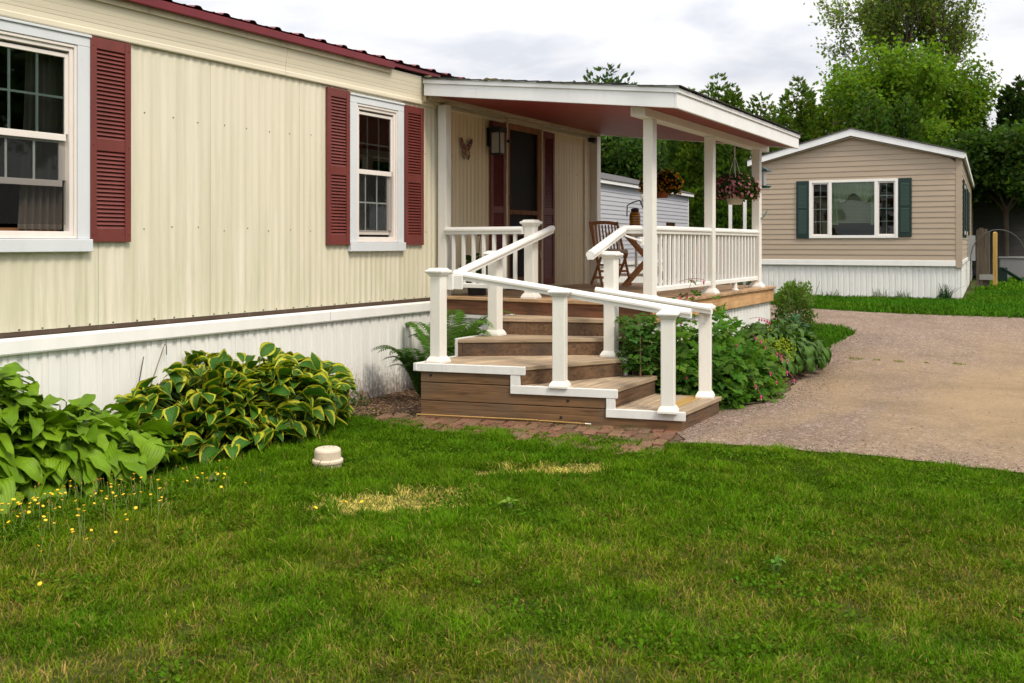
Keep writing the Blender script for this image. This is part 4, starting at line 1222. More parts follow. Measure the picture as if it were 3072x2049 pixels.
# ------------------------------------------------------------------ tan mobile home across the drive
def clap_mat(name, c, c2, var=0.08):
    k = NT(name)
    f = k.noise(k.coord((0.5, 0.5, 6)), 2.5, 5)
    return k.set(k.ramp(f, [(0.3, c2), (0.7, c)]), 0.5, 0.35)
def clapboard(mb, p, q, z0, ztop, outw, pitch=0.112, step=0.012, hole=None):
    """lapped horizontal boards between plan points p and q; ztop(s) = top at distance s along the wall (list of (s, z) corners)"""
    p, q, o = Vector(p), Vector(q), Vector(outw); d = q - p; L = d.length; d.normalize()
    prof = ztop
    def hi(s):
        for (a, za), (b, zb_) in zip(prof, prof[1:]):
            if a <= s <= b: return za + (zb_ - za) * (s - a) / (b - a)
        return prof[-1][1]
    def span(z):
        ss = [i * L / 200 for i in range(201) if hi(i * L / 200) >= z - 1e-6]
        return (min(ss), max(ss)) if ss else None
    z = z0
    while True:
        s1 = span(z + 0.004)
        if not s1 or s1[1] - s1[0] < 0.05: break
        z2 = z + pitch; s2 = span(z2) or None
        if s2 is None or s2[1] - s2[0] < 0.02:
            zt_ = max(a[1] for a in prof); m = [a[0] for a in prof if a[1] == zt_][0]; s2 = (m - 0.01, m + 0.01); z2 = zt_
        def P(s, zz_, of): c = p + d * s + o * of; return (c.x, c.y, zz_)
        if hole and z < hole[3] and z2 > hole[2]:
            of = lambda zz_: step + (0.001 - step) * (zz_ - z) / (z2 - z)
            for za, zc, ranges in ((z, min(z2, hole[2]), [(s1[0], s1[1])]), (max(z, hole[2]), min(z2, hole[3]), [(s1[0], hole[0]), (hole[1], s1[1])]), (max(z, hole[3]), z2, [(s1[0], s1[1])])):
                if zc - za < 1e-4: continue
                for a, b in ranges:
                    mb.add([P(a, za, of(za)), P(b, za, of(za)), P(b, zc, of(zc)), P(a, zc, of(zc)), P(a, za, 0.0), P(b, za, 0.0)], [(0, 1, 2, 3)] + ([(4, 5, 1, 0)] if za == z else []))
            z = z2
            continue
        vs = [P(s1[0], z, step), P(s1[1], z, step), P(s2[1], z2, 0.001), P(s2[0], z2, 0.001), P(s1[0], z, 0.0), P(s1[1], z, 0.0)]
        mb.add(vs, [(0, 1, 2, 3), (4, 5, 1, 0)])
        z = z2
        if z2 != z2 or z2 >= max(a[1] for a in prof) - 1e-6: break
FH = thing('mobile_home', 'tan mobile home with dark green shutters and a wide picture window across the drive', 'mobile home', (21.32, -2.09, 0.38))
FC = Vector((21.47, -4.22)); FL = Vector((-0.07237, 0.9969)).normalized(); FB = Vector((0.9969, 0.07237)).normalized()
def fp(t, b): c = FC + FL * t + FB * b; return (c.x, c.y)
W_ = 4.28
M['tan'] = clap_mat('tan_vinyl_siding', (0.405, 0.325, 0.245), (0.365, 0.29, 0.215))
mb = MB()
clapboard(mb, fp(0.10, 0), fp(W_ - 0.02, 0), 1.245, [(0, 3.34), (2.04, 3.90), (4.16, 3.33)], -FB, hole=(1.13, 2.90, 1.74, 2.945))
mb.build('siding', M['tan'], FH)
mb = MB(); clapboard(mb, fp(0.0, 0.10), fp(0.0, 17.0), 1.245, [(0, 3.36), (16.9, 3.36)], -FL)
mb.build('siding', M['tan'], FH)
def fbox(mb, t0, t1, b0, b1, z0, z1):
    vs = []
    for z in (z0, z1):
        for t, b in ((t0, b0), (t1, b0), (t1, b1), (t0, b1)):
            x, y = fp(t, b); vs.append((x, y, z))
    mb.add(vs, [(0, 1, 2, 3), (7, 6, 5, 4), (0, 4, 5, 1), (1, 5, 6, 2), (2, 6, 7, 3), (3, 7, 4, 0)])
mb = MB(); fbox(mb, -0.016, 0.10, -0.018, 0.10, 1.10, 3.36); mb.build('corner_trim', M['tan'], FH)
# solid core with a hole for the picture window: four pieces
mb = MB()
fbox(mb, 0.01, 1.20, 0.004, 0.10, 1.2, 3.36); fbox(mb, 3.02, W_ - .02, 0.004, 0.10, 1.2, 3.36); fbox(mb, 1.20, 3.02, 0.004, 0.10, 1.2, 1.73); fbox(mb, 1.20, 3.02, 0.004, 0.10, 2.96, 3.36)
fbox(mb, 0.004, 0.05, 0.11, 17, 1.2, 3.36); fbox(mb, W_ - 0.05, W_ - 0.02, 0.11, 17, 0.4, 3.36); fbox(mb, 0.06, W_ - 0.06, 16.9, 17, 0.4, 3.36); fbox(mb, 0.06, W_ - 0.06, 3.0, 3.04, 1.2, 3.3); fbox(mb, 0.06, W_ - 0.06, 0.11, 16.8, 1.15, 1.2)
mb.build('inner_wall', M['room'], FH)
# skirting with white band
mb = MB(); skirting(mb, fp(W_, 0.03), fp(0.0, 0.03), lambda x, y: terr(x, y) - 0.03, 1.14, -FB, 0.115)
mb.build('skirting', M['skirt_clean'], FH)
mb = MB(); skirting(mb, fp(0.015, 0.03), fp(0.015, 17), lambda x, y: 0.36, 1.20, -FL, 0.115); mb.build('skirting', M['skirt_clean'], FH)
mb = MB(); fbox(mb, 0.105, W_, -0.03, 0.02, 1.125, 1.244); mb.build('skirting_cap', M['skirt_clean'], FH, bevel=0.006)
mb = MB(); fbox(mb, -0.03, 0.01, 0.104, 17, 1.16, 1.244); mb.build('skirting_cap', M['skirt_clean'], FH, bevel=0.006)
# roof
def gable(mb, pts, b0, b1):
    n = len(pts); vs = []
    for b in (b0, b1):
        for t, z in pts: x, y = fp(t, b); vs.append((x, y, z))
    mb.add(vs, [tuple(range(n)), tuple(range(2 * n - 1, n - 1, -1))] + [(i, n + i, n + (i + 1) % n, (i + 1) % n) for i in range(n)])
mb = MB(); gable(mb, [(-0.09, 3.47), (2.14, 4.075), (4.37, 3.47), (4.37, 3.455), (2.14, 4.055), (-0.09, 3.455)], -0.16, 17.1)
fr = mb.build('roof', paint('grey_shingle_far', (0.11, 0.105, 0.10), 0.9, 0.2), FH)
mb = MB(); gable(mb, [(-0.06, 3.452), (2.14, 4.050), (4.34, 3.452), (4.34, 3.33), (2.14, 3.905), (-0.06, 3.33)], -0.14, -0.105)
mb.build('fascia', M['fascia'], fr)
mb = MB(); gable(mb, [(-0.03, 3.33), (2.14, 3.885), (4.31, 3.33), (4.31, 3.318), (2.14, 3.870), (-0.03, 3.318)], -0.104, 0.02)
mb.build('soffit', paint('tan_soffit', (0.40, 0.34, 0.24), 0.6), fr)
mb = MB(); fbox(mb, -0.085, -0.045, -0.10, 17, 3.36, 3.452); mb.build('fascia', M['fascia'], fr)
mb = MB(); fbox(mb, -0.044, 0.0, 0.0, 17, 3.36, 3.375); mb.build('soffit', paint('tan_soffit_side', (0.30, 0.27, 0.22), 0.6), fr)
# picture window
mb = MB()
for t0, t1, z0, z1 in ((1.205, 1.262, 1.712, 2.97), (2.955, 3.018, 1.712, 2.97), (1.263, 2.954, 2.915, 2.97), (1.263, 2.954, 1.712, 1.772), (1.605, 1.672, 1.773, 2.914), (2.545, 2.608, 1.773, 2.914)):
    fbox(mb, t0, t1, -0.035, 0.02, z0, z1)
pw = mb.build('window', M['white'], FH, bevel=0.004)
mb = MB(); fbox(mb, 1.262, 2.956, 0.0, 0.004, 1.77, 2.916); mb.build('pane', M['glass'], pw)
for a, b in ((1.262, 1.605), (2.608, 2.955)):
    mb = MB()
    for t0, t1, z0, z1 in ((a + 0.002, a + 0.026, 1.774, 2.913), (b - 0.026, b - 0.002, 1.774, 2.913), (a + 0.027, b - 0.027, 2.888, 2.913), (a + 0.027, b - 0.027, 1.774, 1.80)):
        fbox(mb, t0, t1, -0.012, -0.001, z0, z1)
    mb.build('sash', M['vinyl'], pw)
mb = MB()
for a, b in ((1.289, 1.578), (2.635, 2.928)):
    fbox(mb, (a + b) / 2 - 0.007, (a + b) / 2 + 0.007, 0.006, 0.012, 1.80, 2.888)
    for i in (1, 2, 3):
        z = 1.80 + 1.088 * i / 4; fbox(mb, a, b, 0.0065, 0.0115, z - 0.007, z + 0.007)
mb.build('muntin', M['muntin'], pw)
def fpleat(mb, t0, t1, zb_f, z1, b, n):
    vs, fs = [], []; N = n * 8
    for j in range(5):
        for i in range(N + 1):
            s = i / N; t = t0 + (t1 - t0) * s; z = z1 + (zb_f(s) - z1) * j / 4
            x, y = fp(t, b + 0.02 * math.sin(2 * math.pi * n * s)); vs.append((x, y, z))
    for j in range(4):
        for i in range(N): a = j * (N + 1) + i; fs.append((a, a + 1, a + N + 2, a + N + 1))
    mb.add(vs, fs)
mb = MB(); fpleat(mb, 1.63, 2.58, lambda s: 2.58 + 0.10 * math.cos(6.28 * 2 * s), 2.92, 0.05, 14)
fpleat(mb, 2.42, 2.60, lambda s: 2.0, 2.9, 0.08, 4); fpleat(mb, 1.62, 1.76, lambda s: 2.0, 2.9, 0.08, 3)
mb.build('curtain', paint('green_curtain', (0.62, 0.72, 0.52), 0.9), pw, smooth=True)
mb = MB()
for i in range(20):
    z = 2.04 + i * 0.03; fbox(mb, 1.66, 2.56, 0.11, 0.113, z, z + 0.024)
mb.build('blind', paint('sage_blind', (0.42, 0.47, 0.34), 0.7), pw)
def fshutter(t0, t1, z0, z1, arch=True):
    mb = MB(); fbox(mb, t0, t1, -0.038, -0.013, z0, z1); s = mb.build('shutter', M['green_sh'], FH, bevel=0.004)
    mb = MB(); zm = z0 + (z1 - z0) * 0.51
    m2 = paint('green_louvre', (0.009, 0.036, 0.026), 0.5)
    for a, b in ((z0 + 0.10, zm - 0.025), (zm + 0.025, z1 - 0.10)):
        n = int((b - a) / 0.028)
        for i in range(n):
            z = a + i * (b - a) / n
            vs = []
            for t, bb, zz_ in ((t0 + 0.05, -0.046, z), (t1 - 0.05, -0.046, z), (t1 - 0.05, -0.039, z + 0.026), (t0 + 0.05, -0.039, z + 0.026)):
                x, y = fp(t, bb); vs.append((x, y, zz_))
            mb.add(vs, [(3, 2, 1, 0)])
    mb.build('louvre', m2, s)
    return s
fshutter(3.022, 3.292, 1.71, 2.968); fshutter(0.938, 1.203, 1.74, 2.974)
def sshutter(b0, b1, z0, z1):
    mb = MB(); fbox(mb, -0.045, -0.014, b0, b1, z0, z1); return mb.build('shutter', M['green_sh'], FH)
sshutter(0.65, 1.0, 1.72, 2.95); sshutter(2.4, 2.75, 1.72, 2.95); sshutter(4.6, 4.95, 1.9, 2.95); sshutter(6.3, 6.7, 1.72, 2.95)
mb = MB(); fbox(mb, -0.03, -0.012, 1.02, 2.38, 1.80, 2.9); sw = mb.build('window', M['white'], FH)
mb = MB(); fbox(mb, -0.034, -0.0305, 1.10, 2.30, 1.88, 2.82); mb.build('pane', paint('dark_pane', (0.03, 0.035, 0.04), 0.08, spec=0.6), sw)
mb = MB(); x, y = fp(-0.10, 14.5); mb.lathe([(0.05, 0.0), (0.12, 0.05), (0.13, 0.14), (0.06, 0.2), (0.02, 0.22)], x, y, 3.02, 14); mb.build('eave_lamp', M['white'], FH, smooth=True)

# ------------------------------------------------------------------ grey mobile home seen through the porch
GH = thing('mobile_home', 'grey vinyl sided mobile home with dark shingle roof seen through the porch', 'mobile home', (23.0, 3.6, 0.39))
GC = Vector((27.37, 3.85)); GD = -FB; GN = FL          # GD runs back towards the viewpoint, GN away from the drive
def gp(s, n): c = GC + GD * s + GN * n; return (c.x, c.y)
def gbox(mb, s0, s1, n0, n1, z0, z1):
    vs = []
    for z in (z0, z1):
        for s, n in ((s0, n0), (s1, n0), (s1, n1), (s0, n1)): x, y = gp(s, n); vs.append((x, y, z))
    mb.add(vs, [(0, 1, 2, 3), (7, 6, 5, 4), (0, 4, 5, 1), (1, 5, 6, 2), (2, 6, 7, 3), (3, 7, 4, 0)])
M['grey'] = clap_mat('grey_vinyl_siding', (0.47, 0.48, 0.53), (0.41, 0.42, 0.47))
mb = MB(); clapboard(mb, gp(0.06, 0), gp(14, 0), 1.15, [(0, 3.03), (13.94, 3.03)], -GN, pitch=0.105, step=0.014); mb.build('siding', M['grey'], GH)
mb = MB(); gbox(mb, 0, 14, 0.005, 0.06, 1.1, 3.05); gbox(mb, 0.0, 0.05, 0.061, 4.3, 0.4, 3.05); gbox(mb, 13.95, 14, 0.061, 4.3, 0.4, 3.05); mb.build('side_wall', M['grey'], GH)
mb = MB(); gbox(mb, -0.015, 0.055, -0.02, 0.05, 1.1, 3.02); mb.build('corner_trim', M['white'], GH)
mb = MB(); skirting(mb, gp(14, 0.02), gp(0, 0.02), lambda x, y: 0.36, 1.13, -GN, 0.13); gbox(mb, 0, 14, -0.02, 0.019, 1.06, 1.149); mb.build('skirting', M['skirt_clean'], GH)
mb = MB()
def gslab(mb, pts, s0, s1):
    n = len(pts); vs = []
    for s in (s0, s1):
        for nn, z in pts: x, y = gp(s, nn); vs.append((x, y, z))
    mb.add(vs, [tuple(range(n)), tuple(range(2 * n - 1, n - 1, -1))] + [(i, n + i, n + (i + 1) % n, (i + 1) % n) for i in range(n)])
gslab(mb, [(-0.14, 3.105), (2.15, 3.70), (4.45, 3.10), (4.45, 3.085), (2.15, 3.68), (-0.14, 3.09)], -0.25, 14.2)
gr = mb.build('roof', paint('dark_grey_shingle', (0.085, 0.08, 0.082), 0.95, 0.25, scale=8), GH)
mb = MB(); gbox(mb, -0.22, 14.1, -0.12, -0.09, 3.005, 3.088); mb.build('fascia', M['fascia'], gr)
mb = MB(); gslab(mb, [(-0.09, 3.086), (2.15, 3.672), (4.40, 3.08), (4.40, 2.98), (2.15, 3.56), (-0.09, 3.0)], -0.24, -0.2); mb.build('fascia', M['fascia'], gr)
mb = MB(); gbox(mb, -0.199, 14.1, -0.089, 0.0, 3.03, 3.04); mb.build('soffit', M['white'], gr)
mb = MB(); x, y = gp(6.0, 1.1); mb.tube([(x, y, 3.36), (x, y, 3.80)], 0.05, 10); mb.build('vent_pipe', M['white'], GH)
mb = MB(); x, y = gp(4.3, -0.09); gbox(mb, 4.22, 4.38, -0.02, -0.012, 2.70, 2.90); mb.lathe([(0.03, 0), (0.085, 0.03), (0.085, 0.12), (0.03, 0.14)], x, y, 2.74, 12); mb.build('wall_lamp', M['white'], GH)
mb = MB(); gbox(mb, 3.3, 4.15, -0.03, -0.013, 1.2, 2.66); mb.build('door', M['white'], GH)

# ------------------------------------------------------------------ things at the right edge, behind the tan home
def C2(u, Y):
    """plan point seen u to the side at distance Y (used for the distant row)"""
    t = u; ca, sa = math.cos(R(HEADING)), math.sin(R(HEADING))
    return (Y * ca + t * Y * sa, Y * sa - t * Y * ca - 6.3)
UB = thing('utility_board', 'weathered grey plank utility board with meter box beside the tan home', 'utility board', (*C2(0.497, 24.5), 0.4))
cx, cy = C2(0.497, 24.5)
mb = MB()
for i, (dx, tp, s) in enumerate(((-0.17, 1.95, 0.05), (-0.08, 2.0, 0.09), (0.02, 1.97, 0.09), (0.11, 1.9, 0.06))):
    q = Vector((0.5128, -0.8585)) * dx
    mb.box(cx + q.x - 0.03, cx + q.x + 0.03, cy + q.y - s / 2 * 1.1, cy + q.y + s / 2 * 1.1, 0.38, tp)
mb.build('plank', wood('silvered_planks', (0.15, 0.12, 0.085), (0.05, 0.04, 0.03), 0, tilt='z'), UB)
mb = MB(); q = Vector((0.5128, -0.8585)) * 0.06; mb.box(cx + q.x - 0.12, cx + q.x - 0.03, cy + q.y - 0.16, cy + q.y + 0.16, 0.66, 0.80); mb.build('meter_box', paint('pale_box', (0.32, 0.31, 0.30), 0.5), UB)
q = Vector((0.5128, -0.8585)) * -0.32
mb = MB(); mb.box(cx + q.x - 0.06, cx + q.x + 0.06, cy + q.y - 0.08, cy + q.y + 0.08, 1.15, 1.80); mb.build('meter_box', paint('grey_box', (0.38, 0.40, 0.42), 0.5), UB)
HO = thing('hose', 'dark hose arching between the plank board and the ground by the yellow post', 'hose', (*C2(0.51, 24.3), 0.4))
pts = []
for i in range(15):
    a = math.pi * i / 14; px, py = C2(0.512 + 0.030 * math.cos(math.pi - a) , 24.3); pts.append((px, py, 1.0 + 0.95 * math.sin(a) ** 0.8 if 0 < i < 14 else 0.45))
mb = MB(); mb.tube(pts, 0.011, 6); mb.build('coil', paint('hose_rubber', (0.07, 0.07, 0.06), 0.5), HO, smooth=True)
px, py = C2(0.5085, 24.8)
YPT = thing('post', 'new yellow square wooden post standing in the grass right of the tan home', 'post', (px, py, 0.4))
mb = MB(); mb.box(px - 0.05, px + 0.05, py - 0.05, py + 0.05, 0.37, 1.88); mb.build('shaft', wood('fresh_post', (0.62, 0.40, 0.12), (0.45, 0.27, 0.07), 0, tilt='z', island=0.05), YPT, bevel=0.004)
mb = MB(); mb.add([(px - .045, py - .045, 1.88), (px + .045, py - .045, 1.88), (px + .045, py + .045, 1.88), (px - .045, py + .045, 1.88), (px, py, 1.905)], [(0, 1, 4), (1, 2, 4), (2, 3, 4), (3, 0, 4)]); mb.build('tip', M['yellowboard'], YPT)
# dark outbuilding in the trees
bx, by = C2(0.535, 33)
SH = thing('shed', 'dark sided shed with an open black doorway under the trees at the right edge', 'shed', (bx, by, 0.4))
ax = Vector((0.5128, -0.8585)); bk = Vector((0.8585, 0.5128))
def sbox(mb, a0, a1, b0, b1, z0, z1):
    vs = []
    for z in (z0, z1):
        for a, b in ((a0, b0), (a1, b0), (a1, b1), (a0, b1)): c = Vector((bx, by)) + ax * a + bk * b; vs.append((c.x, c.y, z))
    mb.add(vs, [(0, 3, 2, 1), (4, 5, 6, 7), (0, 1, 5, 4), (1, 2, 6, 5), (2, 3, 7, 6), (3, 0, 4, 7)])
mb = MB()
for i in range(20): sbox(mb, -2.2, 0.25, -0.012 * (i % 2), 0.1, 0.5 + 0.12 * i, 0.5 + 0.12 * (i + 1) - 0.004)
mb.build('siding', paint('dusk_siding', (0.045, 0.042, 0.042), 0.7), SH)
mb = MB(); sbox(mb, 0.26, 0.45, -0.02, 0.1, 0.4, 2.9); sbox(mb, 2.6, 2.8, -0.02, 0.1, 0.4, 2.9); sbox(mb, 0.46, 2.59, -0.02, 0.1, 2.5, 2.9); mb.build('door_frame', paint('dark_brown', (0.035, 0.025, 0.02), 0.7), SH)
mb = MB(); sbox(mb, 0.3, 2.7, 2.0, 2.1, 0.4, 2.9); sbox(mb, -2.2, -2.1, 0.11, 4, 0.4, 2.9); sbox(mb, 2.81, 2.9, 0.11, 4, 0.4, 2.9); mb.build('back_wall', M['dark'], SH)
mb = MB(); sbox(mb, -2.6, 3.2, -0.5, 4.4, 2.901, 3.0); mb.build('roof', paint('dark_roof', (0.05, 0.05, 0.05), 0.9), SH)
bx2, by2 = C2(0.528, 31)
BN = thing('storage_bin', 'white plastic storage bin behind the yellow post', 'bin', (bx2, by2, 0.4))
mb = MB(); mb.box(bx2 - 0.3, bx2 + 0.3, by2 - 0.4, by2 + 0.4, 0.4, 1.1); mb.build('body', paint('pale_plastic', (0.28, 0.28, 0.29), 0.5), BN, bevel=0.03)
mb = MB(); mb.box(bx2 - 0.33, bx2 + 0.33, by2 - 0.43, by2 + 0.43, 1.101, 1.17); mb.build('lid', paint('pale_plastic_lid', (0.33, 0.33, 0.33), 0.5), BN, bevel=0.02)
sx_, sy_ = C2(0.527, 27.5)
SL = thing('slide', 'dark green plastic childrens slide lying in the grass by the yellow post', 'slide', (sx_, sy_, 0.4))
mb = MB(); d_ = Vector((0.5128, -0.8585)); a = Vector((sx_, sy_)) - d_ * 0.35; b = Vector((sx_, sy_)) + d_ * 0.3
mb.bar((a.x, a.y, 0.9), (b.x, b.y, 0.5), 0.25, 0.05); mb.build('chute', paint('green_plastic', (0.006, 0.030, 0.024), 0.4), SL, bevel=0.01)
mb = MB(); mb.bar((a.x, a.y, 0.9), (a.x, a.y, 0.4), 0.35, 0.05); mb.build('ladder', paint('green_plastic_2', (0.006, 0.022, 0.018), 0.4), SL)
# white trellis arch beyond the petunia basket
tx, ty = C2(0.2375, 27.5)
TR = thing('garden_arch', 'narrow white garden arch standing beyond the porch behind the pink flower basket', 'arch', (tx, ty, 0.39))
for s_ in (-1, 1):
    c = Vector((tx, ty)) + ax * 0.21 * s_; mb = MB(); mb.box(c.x - 0.04, c.x + 0.04, c.y - 0.04, c.y + 0.04, 0.38, 3.30); mb.build('post', M['white'], TR)
c0, c1 = Vector((tx, ty)) - ax * 0.34, Vector((tx, ty)) + ax * 0.34
mb = MB(); mb.bar((c0.x, c0.y, 3.345), (c1.x, c1.y, 3.345), 0.06, 0.09); mb.build('crossbar', M['white'], TR)
# pale patio chair beyond the railing
px, py = C2(0.2385, 22.5)
PC = thing('patio_chair', 'pale rounded patio chair back just above the outer railing', 'chair', (px, py, 0.39))
mb = MB()
vs, fs = [], []
for th in (0, 0.05):
    for i in range(13):
        a = math.pi * i / 12; q = Vector((px, py)) + ax * (0.27 * math.cos(a)) + bk * th
        vs.append((q.x, q.y, 1.45 + 0.22 * math.sin(a) ** 0.7 if 0 < i < 12 else 0.8))
n = 13; mb.add(vs, [tuple(range(n)), tuple(range(2 * n - 1, n - 1, -1))] + [(i, n + i, n + (i + 1) % n, (i + 1) % n) for i in range(n)])
mb.build('backrest', paint('pale_chair', (0.62, 0.58, 0.50), 0.5), PC)
mb = MB(); q = Vector((px, py)) - bk * 0.25; mb.box(q.x - 0.27, q.x + 0.27, q.y - 0.27, q.y + 0.27, 0.80, 0.84); mb.build('seat', paint('pale_seat', (0.6, 0.57, 0.5), 0.5), PC)
for a_, b_ in ((-.22, -.45), (.22, -.45), (-.22, 0), (.22, 0)):
    q = Vector((px, py)) + ax * a_ + bk * b_; mb = MB(); mb.tube([(q.x, q.y, 0.39), (q.x, q.y, 0.80)], 0.02, 6); mb.build('leg', M['white'], PC)
# orange wooden lawn chair behind the middle post
px, py = C2(0.2095, 21.5)
WC = thing('lawn_chair', 'orange wooden slatted lawn chair showing on both sides of the middle porch post', 'chair', (px, py, 0.39))
mw = wood('orange_wood', (0.42, 0.17, 0.05), (0.25, 0.09, 0.03), 0, tilt='z')
mb = MB()
for i in range(6):
    q = Vector((px, py)) + ax * (-0.25 + i * 0.1); mb.bar((q.x, q.y, 0.7), (q.x + bk.x * 0.3 + ax.x * (i - 2.5) * 0.03, q.y + bk.y * 0.3 + ax.y * (i - 2.5) * 0.03, 1.78 - 0.03 * (i - 2.5) ** 2), 0.085, 0.025)
mb.build('backrest', mw, WC)
mb = MB(); q = Vector((px, py)) - bk * 0.3; mb.bar((q.x + ax.x * -.27, q.y + ax.y * -.27, 0.75), (q.x + ax.x * .27, q.y + ax.y * .27, 0.75), 0.5, 0.03); mb.build('seat', mw, WC)
for s_ in (-1, 1):
    q = Vector((px, py)) + ax * 0.28 * s_; f = q - bk * 0.5
    mb = MB(); mb.bar((f.x, f.y, 1.0), (q.x, q.y, 1.0), 0.09, 0.03); mb.build('armrest', mw, WC)
    mb = MB(); mb.bar((f.x, f.y, 0.39), (f.x, f.y, 0.98), 0.06, 0.04); mb.build('leg', mw, WC); mb = MB(); mb.bar((q.x, q.y, 0.39), (q.x, q.y, 0.98), 0.06, 0.04); mb.build('leg', mw, WC)

# ------------------------------------------------------------------ trees
def leaf_cloud(P, N, size, cols, rng, aspect=1.7, flat=0.35):
    """one folded leaf (two triangles -> quad) per point. P (n,3) centres, N (n,3) preferred outward direction"""
    n = len(P)
    a = rng.normal(size=(n, 3)); a /= np.linalg.norm(a, axis=1, keepdims=True)
    nn = N * flat + a; nn /= np.linalg.norm(nn, axis=1, keepdims=True)
    t = rng.normal(size=(n, 3)); t -= nn * (t * nn).sum(1, keepdims=True); t /= np.linalg.norm(t, axis=1, keepdims=True)
    b = np.cross(nn, t)
    s = (size * rng.uniform(0.6, 1.35, n))[:, None]
    v0 = P - t * s * aspect / 2; v2 = P + t * s * aspect / 2
    v1 = P + b * s * 0.5 + nn * s * 0.12; v3 = P - b * s * 0.5 + nn * s * 0.12
    V = np.stack([v0, v1, v2, v3], 1).reshape(-1, 3)
    F = np.arange(n * 4).reshape(n, 4)
    C = np.repeat(cols, 4, 0)
    return V, F, C
M['leaf'] = leafmat('tree_leaf', 0.45, 0.6, 0.12)
M['bark'] = paint('bark', (0.10, 0.075, 0.055), 0.9, 0.3, dirt=(0.2, 0.17, 0.14), dirt_amt=0.5, scale=9)
def colour_mix(rng, n, base, var=0.25, warm=0.0):
    b = np.array(base)[None]; f = rng.uniform(1 - var, 1 + var, n)[:, None]
    h = rng.uniform(-1, 1, n)[:, None]
    return np.clip(b * f * np.concatenate([1 + 0.22 * h + warm, np.ones((n, 1)), 1 - 0.2 * h], 1), 0, 1)
def grow(rng, p, d, L, r, depth, segs, tips, spread, up, maxd):
    pts = [p]; rs = [r]
    cur = np.array(p); dd = np.array(d)
    k = 4
    for i in range(k):
        dd = dd + rng.normal(size=3) * 0.10 + np.array([0, 0, up * 0.10]); dd /= np.linalg.norm(dd)
        cur = cur + dd * L / k; pts.append(tuple(cur)); rs.append(r * (1 - 0.55 * (i + 1) / k))
        if depth >= maxd - 1: tips.append((cur.copy(), dd.copy()))
    segs.append((pts, rs))
    if depth < maxd:
        nb = rng.integers(3, 5)
        for j in range(nb):
            ax_ = rng.normal(size=3); ax_ -= dd * ax_.dot(dd); ax_ /= np.linalg.norm(ax_)
            nd = dd * math.cos(spread) + ax_ * math.sin(spread) * rng.uniform(0.7, 1.3); nd /= np.linalg.norm(nd)
            i0 = rng.integers(2, k + 1)
            grow(rng, pts[i0], nd, L * rng.uniform(0.62, 0.85), rs[i0] * 0.75, depth + 1, segs, tips, spread, up, maxd)
def broad_tree(name, label, loc, height, width, seed, base, leaf=0.16, per=26, maxd=4, spread=0.55, trunk=0.22, clear=0.22, blob=0.5, group=None, var=0.3, cat='tree', up=0.5, keep=0.8):
    rng = np.random.default_rng(seed)
    t = thing(name, label, cat, loc, group)
    segs, tips = [], []
    top = np.array([0, 0, height * clear])
    segs.append(([(0, 0, -0.2), (0.02 * height * 0.3, 0, height * clear * 0.5), tuple(top)], [trunk, trunk * 0.85, trunk * 0.75]))
    for j in range(rng.integers(4, 6)):
        a = 2 * math.pi * (j + rng.uniform(-0.3, 0.3)) / 5
        d = np.array([math.cos(a) * spread, math.sin(a) * spread, 1.0]); d /= np.linalg.norm(d)
        grow(rng, tuple(top - np.array([0, 0, rng.uniform(0, height * 0.08)])), d, height * 0.33, trunk * 0.55, 1, segs, tips, spread, up, maxd)
    tp = np.array([q[0] for q in tips])
    # fit to wanted size
    sx = width / 2 / np.percentile(np.abs(tp[:, :2]), 97); sz = (height - top[2]) / (np.percentile(tp[:, 2], 99) - top[2])
    def fit(p): return (p[0] * sx, p[1] * sx, p[2] if p[2] <= top[2] else top[2] + (p[2] - top[2]) * sz)
    mb = MB()
    for pts, rs in segs:
        q = [tuple(np.array(fit(p)) + np.array(loc)) for p in pts]
        mb.tube(q, [max(r_, 0.012) for r_ in rs], 6, cap=False)
    mb.build('trunk', M['bark'], t, smooth=True)
    tp = np.array([fit(p) for p in tp]); tp = tp[rng.uniform(size=len(tp)) < keep]
    n = len(tp) * per
    ctr = np.repeat(tp, per, 0)
    off_ = rng.normal(size=(n, 3)) * blob * np.array([1, 1, 0.7]) * 0.5
    P = ctr + off_
    P[:, 2] = np.maximum(P[:, 2], 0.3)
    cen = np.array([0, 0, height * 0.55]); N = P - cen; N /= np.linalg.norm(N, axis=1, keepdims=True)
    N = N * 0.6 + np.array([0, 0, 0.6])
    cl = np.repeat(rng.uniform(0.6, 1.35, len(tp)), per)[:, None]
    C = colour_mix(rng, n, base, var) * cl
    V, F, CC = leaf_cloud(P, N, leaf, C, rng)
    np_mesh('crown', V + np.array(loc), F, M['leaf'], CC, t)
    return t
